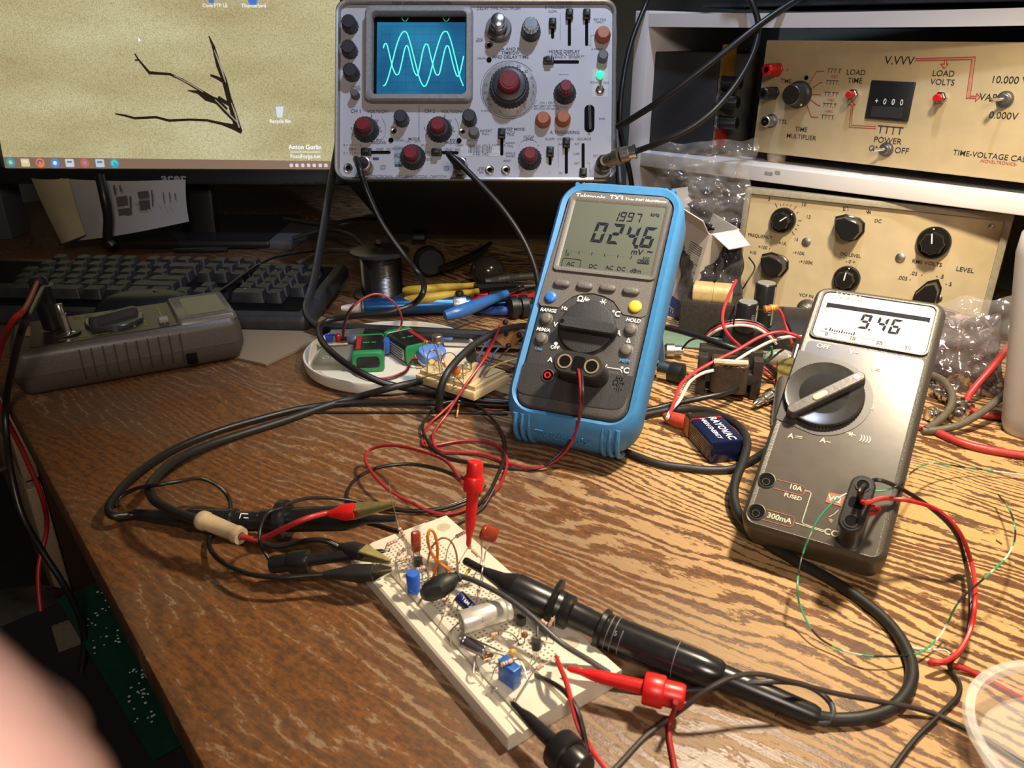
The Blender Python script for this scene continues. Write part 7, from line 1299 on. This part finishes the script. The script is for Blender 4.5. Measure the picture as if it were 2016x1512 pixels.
G().box((.023, .022, .019), (.052, .013, .036), .001).obj('core', CORE, tf); G().box((.023, .006, .018), (.050, .012, .010), .001).box((.001, .006, .018), (.008, .012, .034), .001).box((.045, .006, .018), (.008, .012, .034), .001).obj('frame', CORE, tf)
G(MT(.023, .018, .019)).rbox(.030, .050, .006, [(-.012, 0), (.012, 0), (.0135, .002)], None, 5).obj('winding', pm('winding_dark_paper', (.05, .035, .022), .5, var=.3), tf)
g = G()
for k in range(6): g.tube([(.011+k*.0045, -.0065, .030), (.013+k*.0045, -.0055, .0325), (.012+k*.0045, .002, .0335)], .0009, 6, 3)
g.obj('copper_turns', pm('copper_varnish', (.26, .13, .06), .35, .5), tf); G().tube([(.010, -.003, .033), (.022, -.006, .0345), (.036, -.003, .034)], .0026, 8, 4).obj('tape_tail', pm('pale_tape', (.55, .47, .32), .5), tf)
tb2 = P(1392, 668, 0); t2 = thing('transformer', 'black-cased transformer with yellow taped coil on top, in front of the white carton', 'transformer', batt_frame(tb2, (P(1440, 672)-P(1345, 662))))
G().box((0, .016, .021), (.058, .032, .034), .001).box((0, .016, .003), (.050, .026, .004)).obj('core', CORE, t2)
T = MT(0, .014, .044) @ rotto((1, 0, 0), (0, 1, 0))
g = G(T); g.rbox(.024, .019, .007, [(-.019, .001), (-.018, 0), (-.0012, 0), (-.0006, .0008), (.0006, .0008), (.0012, 0), (.018, 0), (.019, .001)], None, 6); g.obj('coil', COIL, t2)
gb_ = solo('circuit_board', 'pale green circuit board under the yellow-coil transformer', 'circuit board', G(Matrix.Translation(P(1350, 684, .001)) @ RZ(-12)).box((.03, .022, .0008), (.12, .046, .0016), .0002), pm('pale_green_board', (.16, .24, .17), .45, var=.1))
chs = thing('chassis_board', 'black chassis panel with parts lying in front of the generator', 'circuit board', batt_frame(P(1465, 690, .0004), (P(1600, 700)-P(1465, 690))))
G().box((.045, .02, .011), (.13, .045, .022), .001).obj('panel', SAT, chs); G().box((.060, .044, .022), (.11, .004, .020), .0005).obj('lip', pm('lip_dark', (.05, .043, .035), .5), chs)
def ecap(label, u, v, tu, tv, rpx, z0):
    a = P(u, v, z0); h = .036; r = rpx*.00049; t = thing('electrolytic_capacitor', label, 'capacitor', Matrix.Translation(a)); ht = (PY(tu, tv, a.y)-a).z
    G().lathe([(r*.9, 0), (r, .001), (r, ht-.0012), (r*.94, ht-.0002), (r*.90, ht)], 32).obj('sleeve', BATB, t); G().lathe([(r*.86, ht+.0001), (r*.84, ht+.0004)], 30).obj('top_disc', pm('cap_top_grey', (.34, .32, .28), .45, .4), t)
    g = G()
    for k in range(6): a0, a1 = rad(-52+k*4), rad(-48+k*4); g.f([g.v((r*1.005*cos(q_), r*1.005*sin(q_), z_)) for q_, z_ in ((a0, .002), (a1, .002), (a1, ht-.002), (a0, ht-.002))])
    g.obj('stripe', pm('stripe_grey', (.32, .31, .29), .5), t, 0)
    g = G(MT(0, -r*1.01, ht*.45) @ rotto((0, -1, 0), (0, 0, -1)))
    for k in range(3): g.text('10', .0044, -.004+k*.004, .003, .0002)
    g.obj('print', pm('cap_print', (.35, .35, .34), .5), t, 0)
ecap('front black electrolytic capacitor standing before the generator left corner', 1466, 650, 1464, 594, 20, .0226)
ecap('rear black electrolytic capacitor standing before the generator bar knob', 1498, 640, 1497, 557, 20, .0226)
axial('resistor', 'fat orange resistor with yellow bands beside the rear black capacitor', P(1500, 610, .050), P(1534, 604, .052), .8, .0036, pm('orange_resistor', (.42, .16, .04), .4), ((.55, YEL), (.7, YEL)), ([P(1490, 612, .046), P(1488, 630, .024)], [P(1540, 606, .05), P(1548, 640, .024)]))
# plugs lying about
def jackplug(name, label, a, b, prof, mats_):
    t = thing(name, label, 'plug', Matrix.Translation(a)); iv_ = t.matrix_world.inverted()
    for nm, m_, pr in prof: G(iv_).rev(a, b, [(r_, f) for f, r_ in pr] if False else [(r_, f) for r_, f in pr], 22).obj(nm, m_, t)
    return t
BNCP = [('tip', CHR, [(.0010, 0), (.0030, .08), (.0034, .3), (.0028, .32), (.0028, .36), (.0042, .38)]), ('barrel', CHR, [(.0046, .36), (.0048, .40), (.0048, .62), (.0060, .64), (.0060, .74), (.0046, .76), (.0046, 1)])]
jackplug('phono_plug', 'bright metal plug lying left of the 9.46 multimeter, by its dial', P(1484, 796, .0058), P(1534, 770, .0058), BNCP, None)
jackplug('phono_plug', 'large metal and black plug lying behind the blue multimeter, left of the front transformer', P(1300, 727, .009), P(1345, 737, .009), [('barrel', CHR, [(.0088, 0), (.0088, .42), (.0070, .44)]), ('black_body', BLK, [(.0078, .42), (.0090, .5), (.0090, .98), (.006, 1)])], None)
jackplug('coaxial_plug', 'small metal plug behind the front transformer, pointing left', P(1308, 689, .008), P(1345, 690, .008), [('barrel', STL, [(.0045, 0), (.0062, .1), (.0062, .5), (.0045, .52), (.0045, 1)])], None)
solo('edge_connector', 'short ribbed brass strip leaning left of the 9.46 multimeter', 'connector', G(Matrix.Translation(P(1550, 728, .012)) @ RZ(18) @ Matrix.Rotation(rad(35), 4, 'X')).prism([(-.016, -.010), (.014, -.010), (.016, .010), (-.006, .010)], 0, .002), pm('brass_ribbed', (.24, .19, .06), .4, .6, stretch=(1, 900, 1), ns=1))
solo('tube_part', 'rounded glassy part lying behind the brass strip', 'component', G(Matrix.Translation(P(1534, 705, .010))).ball((0, 0, 0), .0095, (1.5, .8, .9), 20), pm('pearly_glass', (.40, .37, .32), .15, .3))
solo('metal_pin', 'short bright metal pin standing behind the 9.46 multimeter upper left corner', 'pin', G().rev(P(1563, 707, .012), P(1571, 680, .022), [(.0042, 0), (.0042, .95), (.0036, 1)], 18), CHR)
jackplug('metal_bracket', 'narrow metal lever with a screw, under the left side of the 9.46 dial', P(1530, 838, .004), P(1542, 748, .012), [('lever', STL, [(.0042, 0), (.0050, .2), (.0056, .85), (.004, 1)])], None)
# right side: cables, connectors, bag, bottle
BRC = pm('brown_grey_cable', (.11, .095, .065), .45)
cable('coax_cable', 'brown-grey cable looping out from behind the 9.46 multimeter right side', [P(1835, 738, .012), P(1858, 750, .014), P(1874, 775, .014), P(1872, 800, .012), P(1852, 825, .008), P(1822, 846, .004)], .0029, BRC, 10)
cable('coax_cable', 'brown-grey cable rising from behind the 9.46 multimeter to the right edge', [P(1815, 848, .003), P(1850, 846, .0045), P(1890, 836, .008), P(1935, 810, .014), P(1975, 778, .020), P(2016, 738, .028), P(2060, 700, .034), P(2180, 640, .04), P(2330, 640, .02), P(2450, 680, .003)], .0029, BRC, 10)
RDC = pm('thick_red_cable', (.42, .035, .03), .4)
cable('test_lead', 'thick red cable hooked on the desk in front of the white bottle', [P(2480, 640, .003), P(2330, 610, .02), P(2180, 560, .05), P(2080, 560, .064), P(2016, 640, .052), P(1990, 676, .042), P(1955, 722, .028), P(1920, 762, .014), P(1905, 784, .007), P(1908, 802, .0035), P(1930, 814, .0032), P(1965, 820, .0032), P(2000, 822, .0032)], .0029, RDC, 10)
cable('test_lead', 'thick red cable running from behind the 9.46 multimeter to the right edge', [P(1800, 838, .003), P(1835, 846, .003), P(1865, 860, .003), P(1900, 874, .003), P(1945, 885, .003), P(2016, 897, .003), P(2060, 904, .003), P(2200, 905, .003), P(2400, 860, .003), P(2560, 780, .003)], .0029, RDC, 10)
cable('test_lead', 'red cable disappearing under the shiny bag, right of the 9.46 multimeter', [P(1830, 742, .006), P(1860, 750, .006), P(1895, 760, .005)], .0016, RDC, 8)
def adapter(label, a, b): jackplug('coaxial_adapter', label, a, b, [('barrel', CHR, [(.0030, 0), (.0044, .02), (.0044, .22), (.0060, .24), (.0060, .36), (.0038, .38), (.0038, .62), (.0058, .64), (.0058, .76), (.0044, .78), (.0044, .98), (.003, 1)])], None)
adapter('metal adapter beside the 9.46 multimeter, nearer its top', P(1836, 764, .006), P(1872, 786, .006)); adapter('metal adapter lying out in front of the shiny bag', P(1878, 790, .006), P(1912, 806, .006)); adapter('metal adapter pointing towards us, in front of the shiny bag', P(1898, 802, .006), P(1880, 822, .006)); adapter('metal adapter beside the 9.46 multimeter, lowest of the four', P(1824, 816, .006), P(1846, 814, .006))
bz = P(2050, 848, 0); bt_ = thing('bottle', 'white translucent plastic bottle cut off by the right edge of the photo', 'bottle', Matrix.Translation(bz) @ Matrix.Rotation(rad(-8), 4, 'Y'))
r0 = (bz-P(1962, 835, 0)).length*.97; hb = .172
G(RZ(35)).loft([[(x, y, z_) for x, y in rrect(2*r0*k, 1.5*r0*k, r0*.5*k, 8)] for z_, k in ((.0008, .80), (.004, .92), (.012, .99), (.02, 1), (hb*.84, 1.14), (hb*.92, 1.06), (hb*.97, .8), (hb, .45), (hb+.01, .36))]).obj('shell', pm('translucent_bottle', (.62, .60, .60), .35, trans=.25, var=.03, ns=30), bt_)
lbd = (P(2016, 700, .05)-bz); lbd.z = 0; 
g = G(MT(0, 0, .062) @ Matrix.Translation(Vector((-.012, -r0*1.0, 0))) @ rotto((-.12, -1, 0), (1, 0, 0))); g.flat(rrect(.034, .040, .001, 2, 0, 0), 0); lo_ = g.obj('paper_label', WHT, bt_, 0)
g = G(MT(0, 0, .062) @ Matrix.Translation(Vector((-.012, -r0*1.0-.0003, 0))) @ rotto((-.12, -1, 0), (1, 0, 0)))
for k in range(12): g.flat(rrect(.028-.005*(k % 3), .0011, .0001, 1, 0, .017-k*.003), 0)
g.obj('printed_lines', INKB, lo_, 0)
G().lathe([(r0*.36, hb+.009), (r0*.40, hb+.010), (r0*.40, hb+.028), (r0*.36, hb+.030)], 26).obj('cap', WHT, bt_)
def bag(name, label, O, ex, ey, ez, nu, nv, mat, amp, seed):
    g = G(); V = []
    for i in range(nu+1):
        row = []
        for j in range(nv+1):
            s_, t = i/nu*2-1, j/nv*2-1; q_ = Vector((s_*3, t*3, seed)); n1 = noise.noise(q_)+.6*abs(noise.noise(q_*2.3))+.35*noise.noise(q_*5)
            edge = (1-s_*s_)*(1-t*t)
            row.append(O+ex*s_*(1+.15*noise.noise(Vector((t*2, seed, 1))))+ey*t*(1+.15*noise.noise(Vector((s_*2, seed, 2))))+ez*(edge*(.55)+amp*n1*(.35+edge)))
        V.append(row)
    F_ = [[g.v(q_) for q_ in r_] for r_ in V]
    B_ = [[g.v(q_-ez*(.12+.5*(1-(i/nu*2-1)**2)*(1-(j/nv*2-1)**2)*.6)) for j, q_ in enumerate(r_)] for i, r_ in enumerate(V)]
    for i in range(nu):
        for j in range(nv): g.f((F_[i][j], F_[i+1][j], F_[i+1][j+1], F_[i][j+1])); g.f((B_[i][j], B_[i][j+1], B_[i+1][j+1], B_[i+1][j]))
    for i in range(nu):
        for j in (0, nv): g.f((F_[i][j], F_[i+1][j], B_[i+1][j], B_[i][j]))
    for j in range(nv):
        for i in (0, nu): g.f((F_[i][j], F_[i][j+1], B_[i][j+1], B_[i][j]))
    return solo(name, label, 'bag', g, mat, sharp=70)
CLR = pm('clear_film', (.45, .43, .42), .08, alpha=.13, spec=1., var=.3, ns=30); SHB = pm('shiny_antistatic_film', (.34, .28, .28), .16, .85, var=.35, ns=25)
o = P(1905, 742, .016); bag('antistatic_bag', 'crumpled shiny silver bag between the generator and the white bottle', o+Vector((0, .03, .010)), Vector((.034, -.017, 0)), Vector((.004, .026, .030)), Vector((-.008, -.020, .012)), 34, 34, SHB, .30, 3.3)
o = P(1950, 690, .045); bag('plastic_bag', 'clear plastic bag standing at the right end of the generator', o+Vector((.005, .02, .0)), Vector((.036, -.022, .012)), Vector((-.006, .010, .034)), Vector((-.010, -.018, .004)), 26, 26, CLR, .3, 9.1)
o = PD(1380, 360, .79); bag('plastic_bag', 'crumpled clear plastic bag hanging beside the middle shelf, behind the blue multimeter', o, Vector((.046, -.018, .004)), Vector((0, .006, .040)), Vector((-.010, -.020, .006)), 40, 40, CLR, .42, 5.7)
o = PD(1400, 410, .83); bag('plastic_bag', 'dark filled plastic bag under the crumpled clear bag', o, Vector((.040, -.014, -.006)), Vector((0, .008, .030)), Vector((-.012, -.022, .004)), 26, 26, pm('grey_film', (.03, .03, .035), .10, spec=.8, var=.4, ns=40), .35, 1.9)
o = P(1408, 610, .03); bag('plastic_bag', 'clear bag with bright reflections behind the yellow-coil transformer', o+Vector((.004, .045, .022)), Vector((.030, -.008, 0)), Vector((0, .006, .036)), Vector((-.006, -.016, .004)), 26, 26, pm('smoky_film', (.05, .05, .055), .08, spec=.9, var=.4, ns=40), .35, 7.4)
# white carton
ca = [P(1310, 640, .004), PD(1338, 455, .70), PD(1404, 443, .73), PD(1372, 640, .71)]
k0 = P(1322, 640, .001)+Vector((0, .075, 0)); CT = Matrix.Translation(k0) @ RZ(-58) @ Matrix.Rotation(rad(14), 4, 'Y')
ct = thing('carton', 'white cardboard carton with open flaps, leaning behind the blue multimeter', 'carton', CT)
CWH = pm('carton_white', (.60, .57, .55), .6, var=.04, ns=30)
g = G(); g.box((.030, .02, .058), (.060, .0012, .115)).box((.030, -.02, .058), (.060, .0012, .115)).box((0, 0, .058), (.0012, .04, .115)).box((.060, 0, .058), (.0012, .04, .115)).box((.030, 0, .001), (.06, .04, .0012)); g.obj('box', CWH, ct)
G().loft([[(x, -.02, .115), (x, -.0212, .115), (x, -.034, .130), (x, -.033, .1305)] for x in (.002, .058)]).obj('flap', CWH, ct); G().loft([[(.0612, y, .115), (.060, y, .1155), (.083, y*.8, .110), (.083, y*.8, .109)] for y in (-.018, .018)]).obj('flap', CWH, ct); G().loft([[(-.001, y, .115), (0, y, .1155), (-.012, y*.7, .132), (-.013, y*.7, .1315)] for y in (-.018, .018)]).obj('flap', CWH, ct)
g = G(MT(.030, -.0208, .02) @ rotto((0, -1, 0), (1, 0, 0))); g.flat(rrect(.056, .024, .0004, 2, 0, 0), 0); lo_ = g.obj('blue_label', pm('label_blue', (.03, .09, .36), .4), ct, 0)
g = G(MT(.030, -.0210, .018) @ rotto((0, -1, 0), (1, 0, 0))); g.text('C.Sm', .012, 0, 0, 0); g.obj('label_letters', INKW, lo_, 0)
g = G(MT(.034, -.0208, .075) @ rotto((0, -1, 0), (1, 0, 0)))
for k in range(24): g.flat([(.004, -.028+k*.0022), (.022, -.028+k*.0022), (.022, -.028+k*.0022+random.choice((.0006, .0012))), (.004, -.0275+k*.0022)], 0)
g.obj('bar_code', pm('bar_code_grey', (.13, .12, .12), .6), ct, 0)
g = G(MT(.014, -.0208, .062) @ rotto((0, -1, 0), (1, 0, 0)))
for k in range(4): g.line([(0, -.018+k*.011), (.004, -.014+k*.011), (.006, -.019+k*.011), (0, -.018+k*.011)], .0012, 0)
g.obj('recycling_marks', pm('mark_green', (.10, .30, .10), .6), ct, 0)
# ================================================================ below the desk edge, and in front of the lens
zp = -.17; c4 = [P(112, 1180, zp), P(196, 1140, zp), P(372, 1462, zp-.02), P(300, 1498, zp-.02)]
ux = (c4[3]-c4[0]); uy = (c4[1]-c4[0]); un = ux.cross(uy).normalized(); un = un if un.z > 0 else -un
PM_ = Matrix.Translation(c4[0]) @ rotto(un, ux); pL, pW = ux.length, uy.length*1.9
sg = 1 if (PM_.inverted() @ c4[1]).y > 0 else -1
pcb = thing('printed_circuit_board', 'green printed circuit board lying below the desk edge', 'circuit board', PM_)
G().box((pL/2, sg*pW/2, 0), (pL, pW, .0018), .0003).obj('board', pm('solder_mask_green', (.004, .034, .021), .35, c2=(.007, .05, .032), ns=120), pcb)
g = G(); random.seed(3)
for k in range(60):
    bx_, by_ = random.uniform(.06, .94)*pL, random.uniform(.08, .92)*pW*sg
    for j in range(random.randint(1, 5)): g.flat(circ(random.uniform(.0006, .0012), 8, bx_+random.uniform(-.008, .008), by_+random.uniform(-.006, .006)), .0011)
g.obj('solder_pads', pm('pad_tin', (.62, .63, .66), .3, 0.), pcb, 0)
g = G()
for k in range(34):
    x, y = random.uniform(.05, .75)*pL, random.uniform(.1, .9)*pW*sg; l_ = random.uniform(.01, .04)
    g.line([(x, y), (x+l_, y), (x+l_+.004, y+.004)], .0004, .00105)
g.obj('copper_traces', pm('trace_green', (.012, .07, .045), .35), pcb, 0)
bo_ = PM_ @ Vector((pL*.55, sg*pW*.6, -.05))
solo('storage_box', 'dark box below the desk, holding up the green circuit board', 'box', G(Matrix.Translation((bo_.x, bo_.y, 0)) @ rotto((0, 0, 1), Vector((ux.x, ux.y, 0)))).box((0, 0, -.46), (.30, .26, .52), .004), pm('box_black_grey', (.018, .016, .018), .6))
hz = P(125, 1275, -.20); solo('corrugated_strip', 'grey-brown ribbed cardboard strip standing beside the green circuit board', 'cardboard', G(Matrix.Translation(hz) @ RZ(35)).prism([(-.004+.0022*k, (.0015 if k % 2 else 0)) for k in range(20)]+[(.038, -.004), (-.004, -.004)], -.06, .025), pm('ribbed_cardboard', (.14, .11, .08), .8))
hz = P(45, 1260, -.30); solo('crumpled_bag', 'dark crumpled plastic below the drawers', 'bag', G(Matrix.Translation(hz)).ball((0, 0, 0), .075, (1.2, .8, .7), 24), pm('dark_crumple', (.05, .045, .04), .3, var=.6, ns=30, bump=1.))
# finger of the person holding the camera
SKIN = pm('finger_skin', (.86, .55, .48), .5, var=.05, ns=260, bump=.1, sss=.15)
def hp(r, u, f): return CAM+cR*(r+.0006)+cU*(u+.0002)+cF*f
g = G()
def limb(pts, radii, n=18):
    p = catmull([hp(*q) for q in pts], 6); m = len(p)-1; k = len(radii)-1
    def rr_(t): x = t*k; i = min(int(x), k-1); return radii[i]*(1-(x-i))+radii[i+1]*(x-i)
    g.tube(p, rr_, n, 1); g.ball(p[0], radii[0]*1.0, (1, 1, 1), 16)
limb([(-.0320, -.0285, .0500), (-.0390, -.0230, .0500), (-.0500, -.0140, .0480), (-.0640, -.0040, .0400), (-.0760, .0030, .0220), (-.0860, .0040, .0000), (-.0930, -.0040, -.0250)], [.0066, .0078, .0080, .0084, .0088, .0095, .0120])
limb([(-.0560, -.0480, .0280), (-.0720, -.0400, .0400), (-.0860, -.0270, .0360), (-.0920, -.0190, .0080), (-.0960, -.0220, -.0250)], [.0068, .0080, .0088, .0098, .0125])
limb([(-.0600, -.0680, .0200), (-.0760, -.0600, .0330), (-.0900, -.0480, .0300), (-.0960, -.0400, .0040), (-.0980, -.0420, -.0260)], [.0066, .0076, .0084, .0096, .0125])
limb([(-.0680, -.0840, .0080), (-.0800, -.0780, .0220), (-.0910, -.0680, .0220), (-.0970, -.0600, -.0020), (-.0990, -.0600, -.0280)], [.0056, .0066, .0072, .0088, .0115])
limb([(-.0460, .0020, -.0420), (-.0560, -.0120, -.0500), (-.0720, -.0320, -.0560), (-.0900, -.0560, -.0640)], [.0078, .0092, .0110, .0150])
limb([(-.0950, -.0220, -.0300), (-.1000, -.0460, -.0560), (-.1080, -.0760, -.0950), (-.1300, -.1200, -.1700), (-.1700, -.1900, -.2900)], [.0200, .0240, .0240, .0260, .0340])
limb([(-.0970, -.0480, -.0260), (-.1000, -.0560, -.0600)], [.0200, .0240])
fing = solo('person', 'blurred pink finger of a person holding the camera, low at the left', 'person', g, SKIN)
md = fing.modifiers.new('skin', 'REMESH'); md.mode = 'VOXEL'; md.voxel_size = .0016; md.use_smooth_shade = True
md = fing.modifiers.new('soft', 'SMOOTH'); md.iterations = 10; md.factor = .5
tq = hp(-.0370, -.0250, .0570); G(Matrix.Translation(tq) @ rotto(cF+cU*.2, cR*.76-cU*.65)).rbox(.012, .0105, .0045, [(-.001, 0), (.0006, .0006), (.001, .002)]).obj('fingernail', pm('nail_pink', (.62, .36, .32), .25), fing)
# clear round container at the lower right corner
cp = P(2150, 1535, 0); rc_ = .0470
cup = thing('plastic_container', 'clear round plastic container cut off by the lower right corner', 'container', Matrix.Translation(cp))
CUPM = pm('clear_plastic', (.86, .84, .82), .12, alpha=.16, spec=.8, var=.03)
G().loft([[(r*cos(2*pi*k/64), r*sin(2*pi*k/64), z_) for k in range(64)] for r, z_ in ((.002, .0006), (rc_*.88, .0006), (rc_*.90, .002), (rc_, .016), (rc_-.001, .016), (rc_*.88, .003), (.002, .0018))], None, (1, 1)).obj('shell', CUPM, cup)
G().loft([[(r*cos(2*pi*k/64), r*sin(2*pi*k/64), z_) for k in range(64)] for r, z_ in ((rc_-.0016, .0135), (rc_+.0020, .0135), (rc_+.0034, .0150), (rc_+.0026, .0172), (rc_-.0010, .0172))], None, (0, 0), closed=True).obj('rim', pm('frosted_rim', (.80, .78, .75), .35, alpha=.3, var=.03), cup)
